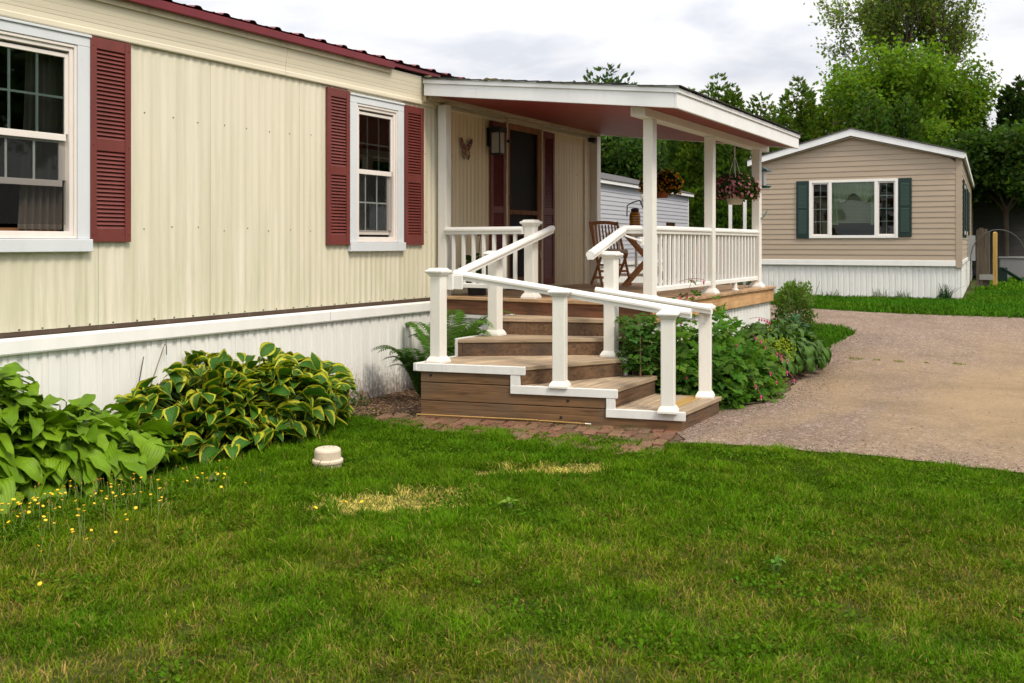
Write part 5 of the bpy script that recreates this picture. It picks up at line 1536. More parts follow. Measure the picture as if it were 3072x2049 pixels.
def cedar(name, label, loc, height, width, seed, base, n=9000, spray=0.20, power=0.50, group=None, cat='tree', ragged=0.25, low=0.02):
    """dense arborvitae-like tree: flat upswept sprays around ragged sub-spires"""
    rng = np.random.default_rng(seed)
    t = thing(name, label, cat, loc, group)
    mb = MB(); mb.tube([(loc[0], loc[1], loc[2] - 0.2), (loc[0], loc[1], loc[2] + height * 0.9)], [0.13 + height * 0.01, 0.02], 8)
    for i in range(int(height * 5)):
        z = height * rng.uniform(0.08, 0.9); a = rng.uniform(0, 6.28); r = width / 2 * (1 - z / height) * 0.8 + 0.1
        mb.tube([(loc[0], loc[1], loc[2] + z), (loc[0] + r * math.cos(a), loc[1] + r * math.sin(a), loc[2] + z + r * 0.35)], [0.025, 0.008], 5, cap=False)
    mb.build('trunk', M['bark'], t)
    # spires: main + side leaders
    sp = [(0, 0, height, width / 2)]
    for i in range(rng.integers(4, 7)):
        a = rng.uniform(0, 6.28); r = width * rng.uniform(0.12, 0.30); sp.append((r * math.cos(a), r * math.sin(a), height * rng.uniform(0.6, 0.97), width * rng.uniform(0.22, 0.34)))
    P, N, S = [], [], []
    wt = np.array([s[2] * s[3] for s in sp]); cnt = (1.7 * n * wt / wt.sum()).astype(int)
    for (x, y, h, r), m in zip(sp, cnt):
        z = h * (low + (1 - low) * (1 - np.sqrt(rng.uniform(0, 1, m)) * 0.98)); zn = z / h
        rad = r * np.power(np.clip(1 - zn, 0, 1), power) * (0.9 + 0.25 * np.sin(zn * 23 + x * 3) * 0.5)
        a = rng.uniform(0, 6.28, m); lump = 0.78 + ragged * (vnoise(a * 2.2 + 50 + x * 9, z * 1.4 + 10, seed) - 0.4) * 2
        rr_ = rad * lump * np.sqrt(rng.uniform(0.45, 1.0, m))
        P.append(np.stack([x + rr_ * np.cos(a), y + rr_ * np.sin(a), z], 1)); N.append(np.stack([np.cos(a), np.sin(a), np.full(m, 0.35)], 1))
        S.append(np.clip(lump, 0.5, 1.4))
    P = np.concatenate(P); N = np.concatenate(N); S = np.concatenate(S); m = len(P)
    # each spray = 3 slim blades fanning upward
    out_ = N / np.linalg.norm(N, axis=1, keepdims=True)
    tan = np.stack([-out_[:, 1], out_[:, 0], np.zeros(m)], 1)
    Vs, Cs = [], []
    base_c = colour_mix(rng, m, base, 0.3) * (0.75 + 0.35 * S)[:, None]
    for j, fan in enumerate((-0.7, 0.0, 0.7)):
        d = out_ * rng.uniform(0.4, 1.0, m)[:, None] + np.array([0, 0, 1.0]) * rng.uniform(0.2, 1.0, m)[:, None] + tan * (fan + rng.normal(size=m) * 0.35)[:, None]
        d /= np.linalg.norm(d, axis=1, keepdims=True)
        sd_ = np.cross(d, rng.normal(size=(m, 3))); sd_ /= np.linalg.norm(sd_, axis=1, keepdims=True)
        L = (spray * rng.uniform(0.55, 1.2, m))[:, None]; w_ = L * 0.22
        Vs.append(np.stack([P, P + d * L * 0.5 + sd_ * w_, P + d * L, P + d * L * 0.5 - sd_ * w_], 1))
        tipc = base_c * np.array([1.25, 1.2, 0.9])
        Cs.append(np.stack([base_c * 0.85, base_c, tipc, base_c], 1))
    V = np.concatenate(Vs).reshape(-1, 3); C = np.concatenate(Cs).reshape(-1, 3)
    np_mesh('crown', V + np.array(loc), np.arange(len(V)).reshape(-1, 4), M['leaf'], C, t)
    return t
GZ = 0.40
CED = (0.070, 0.120, 0.014); CEDD = (0.050, 0.096, 0.015)
G_ = 'evergreen screen behind the mobile homes'
cedar('cedar_tree', 'tall cedar behind the porch roof, left end of the evergreen row', (*C2(0.217, 33.5), GZ), 7.2, 3.7, 21, CED, 11000, group=G_)
cedar('cedar_tree', 'narrow pointed cedar between the porch roof end and the tan home', (*C2(0.262, 34), GZ), 6.7, 3.1, 22, CED, 8000, group=G_)
cedar('cedar_tree', 'broad cedar whose tip stands above the left slope of the tan roof', (*C2(0.300, 34.5), GZ), 7.2, 3.7, 23, CED, 10000, group=G_)
cedar('cedar_tree', 'cedar left of the bright maple above the tan roof peak', (*C2(0.338, 35.5), GZ), 6.9, 3.4, 24, CED, 9000, group=G_)
cedar('cedar_tree', 'dark cedar in front of the maple over the tan roof peak', (*C2(0.372, 32.5), GZ), 6.5, 3.0, 25, CEDD, 9000, group=G_)
cedar('cedar_tree', 'second dark cedar in front of the maple, right of the roof peak', (*C2(0.412, 32.8), GZ), 6.3, 3.0, 26, CEDD, 9000, group=G_)
cedar('cedar_tree', 'low dark cedar in front of the maple above the right roof slope', (*C2(0.448, 33.2), GZ), 5.0, 2.4, 27, CEDD, 8500, group=G_)
cedar('cedar_tree', 'dark cedar between porch posts, behind the grey home', (*C2(0.178, 34.5), GZ), 5.6, 2.6, 28, CEDD, 9500, group=G_)
cedar('cedar_tree', 'dark leafy cedar seen between the middle and far porch posts', (*C2(0.230, 32.2), GZ), 5.0, 2.8, 29, CEDD, 9500, group=G_)
cedar('cedar_tree', 'very dark evergreen tree filling the right edge of the view', (*C2(0.535, 36.5), GZ), 7.6, 4.2, 30, (0.022, 0.044, 0.010), 15000, spray=0.3, group=G_)
cedar('cedar_tree', 'dark evergreen beside the tan home wall, left of the one at the right edge', (*C2(0.488, 37.5), GZ), 6.2, 3.0, 31, (0.026, 0.05, 0.010), 10000, group=G_)
cedar('pine_tree', 'tall blue green pine rising above the porch roof', (*C2(0.100, 50), GZ), 10.5, 6.2, 32, (0.050, 0.085, 0.035), 12000, spray=0.34, ragged=0.6, power=0.36)
cedar('pine_tree', 'dark pine seen under the porch roof behind the grey home', (*C2(0.125, 43), GZ), 6.8, 4.5, 33, (0.018, 0.042, 0.022), 11000, spray=0.36, ragged=0.5)
broad_tree('elm_tree', 'tall open elm with visible branches against the sky', (*C2(0.425, 46), GZ), 16.5, 7.0, 41, (0.155, 0.215, 0.040), leaf=0.105, per=9, maxd=5, spread=0.42, trunk=0.26, clear=0.34, blob=0.55, keep=0.60)
broad_tree('maple_tree', 'bright green maple in front of the tall elm', (*C2(0.424, 38), GZ), 8.7, 6.4, 42, (0.110, 0.195, 0.012), leaf=0.105, per=75, maxd=4, spread=0.6, trunk=0.18, clear=0.18, blob=0.62, keep=0.72)
broad_tree('maple_tree', 'mid green tree behind the grey roof, left of the near porch post', (*C2(0.088, 38), GZ), 6.6, 5.6, 43, (0.055, 0.11, 0.018), leaf=0.11, per=45, maxd=4, spread=0.6, trunk=0.16, clear=0.2, blob=0.7)
broad_tree('maple_tree', 'leafy tree right of the near porch post with sky beside its top', (*C2(0.185, 41), GZ), 5.4, 4.6, 44, (0.050, 0.105, 0.016), leaf=0.11, per=42, maxd=4, spread=0.6, trunk=0.14, clear=0.2, blob=0.7)
broad_tree('maple_tree', 'tree with light green boughs overhanging the shed at the right edge', (*C2(0.52, 31), GZ), 4.6, 3.6, 45, (0.042, 0.085, 0.011), leaf=0.10, per=48, maxd=4, spread=0.7, trunk=0.1, clear=0.5, blob=0.5, up=0.1)
broad_tree('maple_tree', 'tree top just showing above the red roof at the top edge', (*C2(-0.405, 40), GZ), 10.2, 6.0, 46, (0.05, 0.10, 0.016), leaf=0.18, per=16, maxd=4, spread=0.55, trunk=0.2)

# unseen trees added behind the viewpoint to shade the porch and darken window glass
bt = broad_tree('maple_tree', 'large unseen maple added behind the viewpoint to shade the porch', (-6.0, -33.0, 0), 9.5, 9.0, 51, (0.05, 0.10, 0.016), leaf=0.26, per=12, maxd=4, spread=0.6, trunk=0.22, clear=0.15, blob=1.0, group='unseen trees added behind the viewpoint')
for x, y, r_, s_ in ((3, -33, 1.0, 1.1), (12, -31, 2.2, 0.95), (21, -34, 3.3, 1.1), (31, -32, 0.4, 1.0), (42, -30, 1.4, 1.15), (-16, -26, 2.6, 1.1), (-24, -17, 0.8, 1.1), (-26, -6, 4.0, 1.0)):
    dup(bt, (x, y, 0), r_, scale=s_ * (1.3 if 10 < x < 35 else 0.8))
# ------------------------------------------------------------------ lawn grass (uncountable)
M['grass'] = leafmat('grass_blade', 0.22, 0.75, 0.06)
LAWN = [(-2.5, -3.0), (-2.0, -0.80), (2.2, -0.78), (3.6, -0.70), (4.9, -0.74), (5.9, -0.85), (6.45, -0.55), (6.62, -0.42), (6.80, -0.96), (6.86, -1.86), (7.00, -2.63), (7.12, -3.43), (7.18, -3.57), (7.33, -4.0), (7.45, -4.65), (7.48, -5.26), (7.45, -6.0), (7.3, -8.5), (7.2, -10.5), (2.0, -10.5), (-2.5, -9.0)]
DRY = [((4.66, -2.76), 0.48, 0.27, R(-42)), ((5.88, -3.13), 0.50, 0.15, R(-48))]
def inside(px, py, poly):
    c = np.zeros(len(px), bool); n = len(poly)
    for i in range(n):
        x1, y1 = poly[i]; x2, y2 = poly[(i + 1) % n]
        m = ((y1 > py) != (y2 > py)) & (px < (x2 - x1) * (py - y1) / (y2 - y1 + 1e-12) + x1)
        c ^= m
    return c
def blades(name, px, py, z0, h, wd, colr, rng, lean=0.5, parent=None, kind='stuff', dirn=None, label=None):
    """tapered, bent blades: 7 vertices each"""
    n = len(px)
    a = rng.uniform(0, 2 * math.pi, n) if dirn is None else dirn + rng.normal(size=n) * 0.9
    ln = np.abs(rng.normal(size=n)) * lean + 0.12
    d = np.stack([np.cos(a), np.sin(a)], 1)
    fa = a + math.pi / 2 + rng.normal(size=n) * 0.6
    s = np.stack([np.cos(fa), np.sin(fa)], 1)
    V = np.zeros((n, 7, 3), np.float32); C = np.zeros((n, 7, 3), np.float32)
    for k_, (t, ww, cs) in enumerate(((0, 0.8, 0.62), (0.4, 1.0, 0.9), (0.75, 0.75, 1.05))):
        x = px + d[:, 0] * h * ln * t ** 1.8; y = py + d[:, 1] * h * ln * t ** 1.8
        z = z0 + h * t * np.sqrt(np.clip(1 - (ln * t * 0.55) ** 2, 0.1, 1))
        for q, sg in enumerate((-1, 1)):
            V[:, 2 * k_ + q] = np.stack([x + s[:, 0] * wd * ww * sg / 2, y + s[:, 1] * wd * ww * sg / 2, z], 1)
            C[:, 2 * k_ + q] = colr
    t = 1.0
    V[:, 6] = np.stack([px + d[:, 0] * h * ln, py + d[:, 1] * h * ln, z0 + h * np.sqrt(np.clip(1 - (ln * 0.6) ** 2, 0.05, 1))], 1)
    C[:, 6] = colr * 1.08
    b = np.arange(n)[:, None] * 7
    Q = np.concatenate([b + np.array([0, 1, 3, 2]), b + np.array([2, 3, 5, 4])])
    Tt = b + np.array([4, 5, 6])
    o = np_mesh(name, V.reshape(-1, 3), [Q, Tt], M['grass'], C.reshape(-1, 3), parent)
    if kind: tag(o, label, kind=kind)
    return o
rng = np.random.default_rng(77)
def lawn_points(n):
    x = rng.uniform(-2.5, 7.5, n); y = rng.uniform(-10.5, -0.42, n)
    D = x * 0.8585 + (y + 6.3) * 0.5128; X = x * 0.5128 - (y + 6.3) * 0.8585
    vis = (np.abs(X / np.maximum(D, 0.3)) < 0.75) & (D > 2.4)
    prob = np.where(vis, np.clip(4.2 / np.maximum(D, 1), 0.45, 1.0), 0.0)
    k = (rng.uniform(size=n) < prob)
    # a thinner lawn outside the picture
    k |= (~vis) & (rng.uniform(size=n) < 0.16)
    x, y = x[k], y[k]
    j = rng.uniform(size=len(x))
    m = inside(x + rng.normal(size=len(x)) * 0.035, y + rng.normal(size=len(x)) * 0.035, LAWN)
    return x[m], y[m]
gx, gy = lawn_points(2400000)
D = gx * 0.8585 + (gy + 6.3) * 0.5128
n1_ = fbm(gx * 1.1, gy * 1.1, 3, 4); n2_ = fbm(gx * 3.4, gy * 3.4, 9, 3); n3_ = fbm(gx * 9, gy * 9, 15, 2); n4_ = fbm(gx * 0.55 + 9, gy * 0.55, 31, 3)
dead = np.zeros(len(gx))
for (c, ra, rb_, an) in DRY:
    u = (gx - c[0]) * math.cos(an) + (gy - c[1]) * math.sin(an); v = -(gx - c[0]) * math.sin(an) + (gy - c[1]) * math.cos(an)
    q = np.sqrt((u / ra) ** 2 + (v / rb_) ** 2) + (n3_ - 0.5) * 1.1 + (n2_ - 0.5) * 1.1
    dead = np.maximum(dead, np.clip((1.10 - q) * 2.2, 0, 1))
near = np.clip((6.3 - D) / 2.8, 0, 1)
thin = np.clip((n1_ * 0.5 + n2_ * 0.3 + n3_ * 0.2 - 0.50 + 0.09 * near) * 8, 0, 1) * (0.10 + 0.90 * near)
keep = rng.uniform(size=len(gx)) > 0.68 * thin + 0.35 * dead
gx, gy, D, n1_, n2_, n3_, n4_, dead, near, thin = [q[keep] for q in (gx, gy, D, n1_, n2_, n3_, n4_, dead, near, thin)]
m = len(gx)
h = 0.036 * (0.55 + 0.9 * n2_ + 0.35 * (1 - near)) * rng.uniform(0.55, 1.35, m)
h *= (1 - 0.55 * dead) * (1 - 0.35 * thin)
h *= np.where(rng.uniform(size=m) < 0.03, 1.6, 1.0)
wd = (0.0021 + 0.00040 * D) * rng.uniform(0.7, 1.3, m) * np.where(rng.uniform(size=m) < 0.05, 1.5, 1.0)
green = np.stack([0.046 + 0.050 * n2_, 0.112 + 0.085 * n2_, 0.002 + 0.002 * n3_], 1)
lush = np.array([0.046, 0.140, 0.002]); yell = np.array([0.150, 0.155, 0.006]); straw = np.array([0.47, 0.37, 0.11]); tan_ = np.array([0.24, 0.13, 0.045])
lf = np.clip((n4_ - 0.42) * 4, 0, 1)[:, None] * (1 - 0.6 * near)[:, None]
colr = green * (1 - 0.6 * lf) + lush * 0.6 * lf
yf = (np.clip((n1_ - 0.34) * 3.2, 0, 1) * 0.75 * (0.20 + near) * rng.uniform(0.3, 1, m))[:, None]; yf = np.clip(yf, 0, 0.85)
colr = colr * (1 - yf) + yell * yf
dryp = 0.02 + 0.36 * thin + 0.10 * near
dr_ = rng.uniform(size=m) < dryp
mixs_ = rng.uniform(0.35, 1.0, m)[:, None]
colr = np.where(dr_[:, None], colr * (1 - mixs_) + (tan_ * 0.62 + straw * 0.30) * mixs_, colr)
dd = (rng.uniform(size=m) < dead * 0.86)
dc = np.where(rng.uniform(size=m)[:, None] < 0.6, straw * 1.15, np.array([0.34, 0.33, 0.07]))
colr = np.where(dd[:, None], dc * rng.uniform(0.75, 1.15, m)[:, None], colr)
clump = np.clip((fbm(gx * 6.5, gy * 6.5, 61, 3) - 0.5) * 3.2, -1, 1)
h *= (1 + 0.45 * clump) * np.where(gx > 6.55 + 0.1 * np.sin(gy * 5), 0.6, 1.0)
colr = colr * (1 + 0.22 * clump)[:, None]
colr = colr * rng.uniform(0.60, 1.40, m)[:, None] * np.where(dead > 0.4, 1.05, 1.0)[:, None]
bd = np.where(rng.uniform(size=m) < 0.45, fbm(gx * 5 + 3, gy * 5, 55, 2) * 14.0, rng.uniform(0, 6.28, m))
blades('lawn_grass', gx, gy, np.zeros(m), h, wd, colr, rng, lean=0.75, dirn=bd, label='mown lawn grass with straw coloured dry spots')

# clover and other flat-leaved ground plants woven through the lawn
rc = np.random.default_rng(131)
cx_, cy_ = rc.uniform(1.5, 7.2, 120000), rc.uniform(-7.5, -0.9, 120000)
kk = inside(cx_, cy_, LAWN) & (fbm(cx_ * 2.3 + 40, cy_ * 2.3, 71, 3) > 0.64)
cx_, cy_ = cx_[kk], cy_[kk]; nn_ = len(cx_)
P_c = np.stack([cx_, cy_, rc.uniform(0.012, 0.045, nn_)], 1)
V, F, C = leaf_cloud(P_c, np.tile([0, 0, 2.2], (nn_, 1)), 0.016, colour_mix(rc, nn_, (0.060, 0.130, 0.004), 0.35), rc, 1.15)
tag(np_mesh('lawn_clover', V, F, M['grass'], C), 'small round clover leaves woven through the lawn', kind='stuff')
# loose stones on the drive edge, bark and dead leaves on the bed
def scatter(name, label, pts, size, cols, seed, flat=0.55):
    r = np.random.default_rng(seed); n = len(pts)
    base = np.array([(1, 0, 0), (0, 1, 0), (-1, 0, 0), (0, -1, 0), (0, 0, 0.8), (0, 0, -0.5)])
    T3 = np.array([(0, 1, 4), (1, 2, 4), (2, 3, 4), (3, 0, 4), (1, 0, 5), (2, 1, 5), (3, 2, 5), (0, 3, 5)])
    a = r.uniform(0, 6.28, n); s = size * r.uniform(0.5, 1.5, n)
    B = base[None] * np.stack([np.ones(n), r.uniform(0.5, 0.9, n), np.full(n, flat) * r.uniform(0.6, 1.2, n)], 1)[:, None, :] * (s / 2)[:, None, None]
    B = B * r.uniform(0.75, 1.25, (n, 6, 1))
    X = B[..., 0] * np.cos(a)[:, None] - B[..., 1] * np.sin(a)[:, None]; Y = B[..., 0] * np.sin(a)[:, None] + B[..., 1] * np.cos(a)[:, None]
    V = np.stack([X, Y, B[..., 2]], -1) + pts[:, None, :]
    F = (np.arange(n)[:, None, None] * 6 + T3[None]).reshape(-1, 3)
    c = np.array(cols)[r.integers(0, len(cols), n)] * r.uniform(0.75, 1.25, n)[:, None]
    return tag(np_mesh(name, V.reshape(-1, 3), F, M['stone'], np.repeat(c, 6, 0)), label, kind='stuff')
def stonemat():
    k = NT('loose_stone'); a = k.n('ShaderNodeAttribute', attribute_name='Col'); return k.set(a.outputs['Color'], 0.9, 0.15)
M['stone'] = stonemat()
rp_ = np.random.default_rng(5)
edge = [(7.44, -3.45), (7.66, -3.42), (8.85, -3.40), (9.3, -3.68), (9.9, -3.74), (10.5, -3.66), (11.8, -3.55), (12.5, -3.5), (13.7, -3.33), (15.2, -3.38)]
pe = []
for (ax_, ay_), (bx0, by0) in zip(edge, edge[1:]):
    n_ = int(math.hypot(bx0 - ax_, by0 - ay_) * 330); t_ = rp_.uniform(0, 1, n_); e_ = rp_.exponential(0.16, n_)
    pe.append(np.stack([ax_ + (bx0 - ax_) * t_ - e_ * 0.2, ay_ + (by0 - ay_) * t_ - e_], 1))
n_ = 900; pe.append(np.stack([7.5 + rp_.exponential(0.25, n_), rp_.uniform(-6.5, -3.5, n_)], 1))
n_ = 1500; pe.append(np.stack([rp_.uniform(7.6, 18, n_), rp_.uniform(-9, -3.6, n_)], 1))
pe = np.concatenate(pe); pe = np.concatenate([pe, (terr_np(pe[:, 0], pe[:, 1]) + 0.012)[:, None]], 1)
scatter('drive_pebbles', 'loose pebbles scattered on the gravel drive', pe, 0.016, [(0.30, 0.22, 0.18), (0.42, 0.34, 0.29), (0.16, 0.11, 0.09), (0.36, 0.24, 0.19)], 6)
n_ = 2600; lx_ = rp_.uniform(6.5, 8.6, n_); ly_ = -0.06 - rp_.uniform(0, 1.15, n_)
kk = (lx_ < 7.06 - (ly_ + 1.1) * 0.0) | (ly_ > -1.06); lx_, ly_ = lx_[kk], ly_[kk]
pl_ = np.stack([lx_, ly_, np.full(len(lx_), 0.012)], 1)
scatter('bark_litter', 'brown bark chips and dead leaves beside the steps', pl_, 0.030, [(0.13, 0.07, 0.04), (0.24, 0.14, 0.08), (0.07, 0.04, 0.025), (0.34, 0.24, 0.15)], 7, flat=0.3)
n_ = 420; lx_ = rp_.uniform(6.6, 7.6, n_); ly_ = rp_.uniform(-3.5, -0.9, n_); kk = lx_ < 7.0 + 0.25 * (-ly_ - 1.0); lx_, ly_ = lx_[kk], ly_[kk]
scatter('path_litter', 'dry debris scattered over the brick path', np.stack([lx_, ly_, np.full(len(lx_), 0.024)], 1), 0.022, [(0.16, 0.09, 0.05), (0.30, 0.21, 0.12), (0.08, 0.05, 0.03)], 8, flat=0.25)

# lawn strips beyond the drive
def lawn_patch(name, n, region, hh, ww, base, seed, zfun=terr_np, jitter=0.05):
    r = np.random.default_rng(seed)
    xs = [p[0] for p in region]; ys = [p[1] for p in region]
    x = r.uniform(min(xs), max(xs), n); y = r.uniform(min(ys), max(ys), n)
    k = inside(x + r.normal(size=n) * jitter, y + r.normal(size=n) * jitter, region); x, y = x[k], y[k]; m_ = len(x)
    c = np.array(base)[None] * r.uniform(0.7, 1.3, m_)[:, None] * (0.72 + 0.56 * fbm(x * 1.5, y * 1.5, seed, 3))[:, None]
    c = c * np.concatenate([1 + 0.35 * (fbm(x * 0.8, y * 0.8, seed + 3, 3) - 0.5)[:, None] * 2, np.ones((m_, 1)), np.ones((m_, 1))], 1)
    return blades(name, x, y, zfun(x, y), hh * r.uniform(0.6, 1.3, m_), ww * r.uniform(0.7, 1.3, m_), c, r, lean=0.5)
LOBE = [(12.4, -3.35), (13.7, -3.24), (15.2, -3.30), (15.42, -3.27), (15.72, -3.03), (15.75, -2.7), (15.62, -2.2), (15.4, -0.5), (15.2, 3.5), (13.4, 3.5), (13.35, -2.3), (13.6, -3.0)]
lawn_patch('corner_grass', 60000, LOBE, 0.075, 0.012, (0.050, 0.140, 0.006), 3)
STRIP = [(18.4, 3.5), (18.55, 0.5), (18.45, -1.35), (18.05, -2.0), (17.95, -3.1), (18.2, -4.45), (18.5, -5.45), (18.8, -9), (19.0, -11), (60, -11), (60, -4.0), (40, -3.8), (21.6, -4.3), (21.2, 0.2), (21.0, 3.5)]
lawn_patch('far_lawn_grass', 130000, [p for p in STRIP[:9]] + [(27, -11), (27, -4.25), (21.6, -4.3), (21.2, 0.2), (21.0, 3.5)], 0.085, 0.020, (0.055, 0.140, 0.006), 4, jitter=0.09)
lawn_patch('back_lawn_grass', 60000, [(26, -11), (50, -13), (50, -3.4), (26, -4.1)], 0.12, 0.04, (0.075, 0.170, 0.006), 6)
lawn_patch('yard_grass', 40000, [(13.4, 3.2), (21.2, 0.3), (20.9, 3.25), (19, 3.2), (14, 3.2)], 0.09, 0.022, (0.07, 0.18, 0.012), 8)
lawn_patch('rear_yard_grass', 30000, [(13.4, 0.2), (15.2, 0.2), (15.2, 2.9), (13.4, 2.9)], 0.09, 0.016, (0.06, 0.17, 0.012), 18)
# sparse weeds in the bed by the steps and between the bricks
rg = np.random.default_rng(91)
bx_ = rg.uniform(6.5, 7.15, 2600); by_ = rg.uniform(-1.15, -0.05, 2600)
kk = (fbm(bx_ * 5, by_ * 5, 4, 3) > 0.48) & (bx_ < 7.1 + 0.3 * (by_ + 1.1)); bx_, by_ = bx_[kk], by_[kk]
blades('bed_weeds', bx_, by_, np.full(len(bx_), 0.005), 0.022 * rg.uniform(0.4, 1.3, len(bx_)), np.full(len(bx_), 0.006), colour_mix(rg, len(bx_), (0.075, 0.11, 0.02), 0.4), rg, lean=0.9)
t_ = rg.uniform(0, 1, 700); e_ = rg.uniform(0, 1, 700) ** 2
fx_ = 7.16 + 0.46 * t_ - 0.02 - e_ * 0.45; fy_ = -1.1 - 2.3 * t_
kk = fbm(fx_ * 7, fy_ * 7, 14, 2) > 0.52; fx_, fy_ = fx_[kk], fy_[kk]
blades('path_weeds', fx_, fy_, np.full(len(fx_), 0.01), 0.035 * rg.uniform(0.4, 1.3, len(fx_)), np.full(len(fx_), 0.004), colour_mix(rg, len(fx_), (0.08, 0.15, 0.02), 0.4), rg, lean=0.9)

# ------------------------------------------------------------------ broad-leaved plants
def hosta_mat(name, c_in, c_edge, edge=0.62, vein=0.35, c_in2=None):
    k = NT(name)
    a = k.n('ShaderNodeAttribute', attribute_name='Col')
    s3 = k.n('ShaderNodeSeparateColor', {0: a.outputs['Color']})
    ac, al, rn = s3.outputs[0], s3.outputs[1], s3.outputs[2]
    inn = k.mix(rn, c_in, c_in2 or tuple(x * 0.75 for x in c_in))
    if c_edge:
        j = k.noise(k.coord(), 26, 4, 0.6)
        e = k.math('ADD', k.math('ADD', ac, k.math('MULTIPLY', k.math('SUBTRACT', j, 0.5), 0.75)), k.math('MULTIPLY', k.math('SUBTRACT', rn, 0.5), 0.22))
        inn = k.mix(k.ramp(e, [(edge, (0, 0, 0)), (edge + 0.09, (1, 1, 1))]), inn, c_edge)
    vn = k.math('SINE', k.math('MULTIPLY', ac, 26.0))
    cc = k.mix(k.ramp(vn, [(0.0, (vein,) * 3), (0.6, (0, 0, 0))]), inn, tuple(x * 0.62 for x in c_in))
    hl = k.ramp(k.noise(k.coord(), 9, 3), [(0.35, (0.82,) * 3), (0.65, (1.15,) * 3)])
    cc = k.mix(1.0, cc, hl, 'MULTIPLY')
    k.bump(k.math('ADD', k.math('MULTIPLY', vn, 0.5), 0.5), 0.35, 0.004)
    k.set(cc, 0.48, 0.22)
    tr = k.n('ShaderNodeBsdfTranslucent', {'Color': k.mix(1.0, cc, (1.3, 1.4, 0.5), 'MULTIPLY')})
    mx = k.n('ShaderNodeMixShader', {0: 0.22, 1: k.b.outputs[0], 2: tr.outputs[0]})
    k.link(mx.outputs[0], k.t.nodes['Material Output'].inputs['Surface'])
    return k.m
def hosta_leaf(L, W, rng, cup=0.25, droop=0.5, ruffle=0.0, shape=0.42, nu=8, nv=8, twist=0.0):
    """leaf in local frame: grows along +x from the petiole, normal +z. returns verts, faces, (across, along)"""
    vs, at = [], []
    ph = rng.uniform(0, 6.28)
    for i in range(nu + 1):
        t = i / nu
        w = W / 2 * (math.sin(math.pi * min(1, t ** (shape / 0.5) if t > 0 else 0)) ** 0.85 if 0 < t < 1 else 0.0)
        if i == 0: w = W * 0.10
        th = droop * (t ** 1.5)
        x = L * (t - droop * 0.16 * t ** 3); z = -L * droop * 0.55 * t ** 2 + L * 0.10 * math.sin(math.pi * t)
        for j in range(nv + 1):
            s = 2 * j / nv - 1
            zz_ = z + cup * abs(s) ** 1.6 * w * 0.9 + ruffle * W * abs(s) ** 2 * math.sin(ph + t * 13 + (1.5 if s > 0 else 0)) * 0.5
            y = s * w * (1 - 0.12 * cup * abs(s))
            zz_ += twist * y * t
            vs.append((x, y, zz_)); at.append((abs(s), t))
    fs = []
    for i in range(nu):
        for j in range(nv):
            a = i * (nv + 1) + j; fs.append((a, a + nv + 1, a + nv + 2, a + 1))
    return np.array(vs), np.array(fs), np.array(at)
def mound(root, mat, cx, cy, rx, ry, H, n, Lr, asp, seed, cup=0.25, droop=(0.3, 0.9), ruffle=0.0, z0=0.0, pitch=(0.0, 0.9), name='foliage', stemc=(0.10, 0.16, 0.03), wall=None, lump=0.15, shape=0.42, inner=0.35, zlow=0.05, wild=0.25):
    r = np.random.default_rng(seed); rr_ = random.Random(seed)
    Vs, Fs, Cs = [], [], []; nb = 0; st = MB()
    for i in range(n):
        # layers: outer skin mostly, some inside
        fz = rr_.random(); ang = rr_.uniform(0, 2 * math.pi)
        el = math.asin(min(1, zlow + (1 - zlow) * fz)) if i % 3 else rr_.uniform(0.1, 1.2)
        shell = rr_.uniform(0.82, 1.04) if rr_.random() > inner else rr_.uniform(0.45, 0.85)
        lm = 1 + lump * (2 * float(vnoise(np.array([ang * 1.6 + 7]), np.array([el * 2.0]), seed)[0]) - 1)
        px, py, pz = cx + rx * math.cos(el) * math.cos(ang) * shell * lm, cy + ry * math.cos(el) * math.sin(ang) * shell * lm, z0 + H * math.sin(el) * shell * lm
        if wall is not None and py > wall: py = wall - rr_.uniform(0, 0.15)
        pz = max(pz, z0 + 0.07)
        L = rr_.uniform(*Lr) * (0.8 + 0.3 * math.cos(el)); W = L * asp * rr_.uniform(0.85, 1.15)
        v, f, at = hosta_leaf(L, W, rr_, cup * rr_.uniform(0.4, 1.6), rr_.uniform(*droop), ruffle, shape, twist=rr_.uniform(-0.4, 0.4))
        yaw = math.atan2(ry * math.sin(ang) / ry, math.cos(ang)) + rr_.gauss(0, 0.3 + wild)
        if wall is not None and math.sin(yaw) > 0.2 and py > wall - 0.25: yaw = rr_.uniform(-2.8, -0.3)
        down = pitch[0] + (pitch[1] - pitch[0]) * (1 - math.sin(el)) + rr_.gauss(0, wild)
        if rr_.random() < 0.14 and el > 0.7: down = -rr_.uniform(0.5, 1.1)
        M4 = Matrix.Rotation(yaw, 3, 'Z') @ Matrix.Rotation(down, 3, 'Y') @ Matrix.Rotation(rr_.gauss(0, 0.35), 3, 'X')
        Rm = np.array(M4)
        start = np.array([px, py, pz]) - Rm @ np.array([L * 0.45, 0, 0])
        P = v @ Rm.T + start
        P[:, 2] = np.maximum(P[:, 2], z0 + 0.012)
        if wall is not None: P[:, 1] = np.minimum(P[:, 1], wall + 0.0)
        Vs.append(P); Fs.append(f + nb); nb += len(P)
        rn = rr_.random()
        Cs.append(np.concatenate([at, np.full((len(at), 1), rn)], 1))
        base = Vector((cx + (px - cx) * 0.25, cy + (py - cy) * 0.25, z0)); s_ = Vector(tuple(start)); 
        if wall is not None and s_.y > wall: s_.y = wall
        st.tube([base, base.lerp(s_, 0.6) + Vector((0, 0, 0.06 * H)), s_], [0.006, 0.005, 0.004], 4, cap=False)
    o = np_mesh(name, np.concatenate(Vs), np.concatenate(Fs), mat, np.concatenate(Cs), root, smooth=True)
    st.build('stems', paint('petiole', stemc, 0.5), root)
    return o
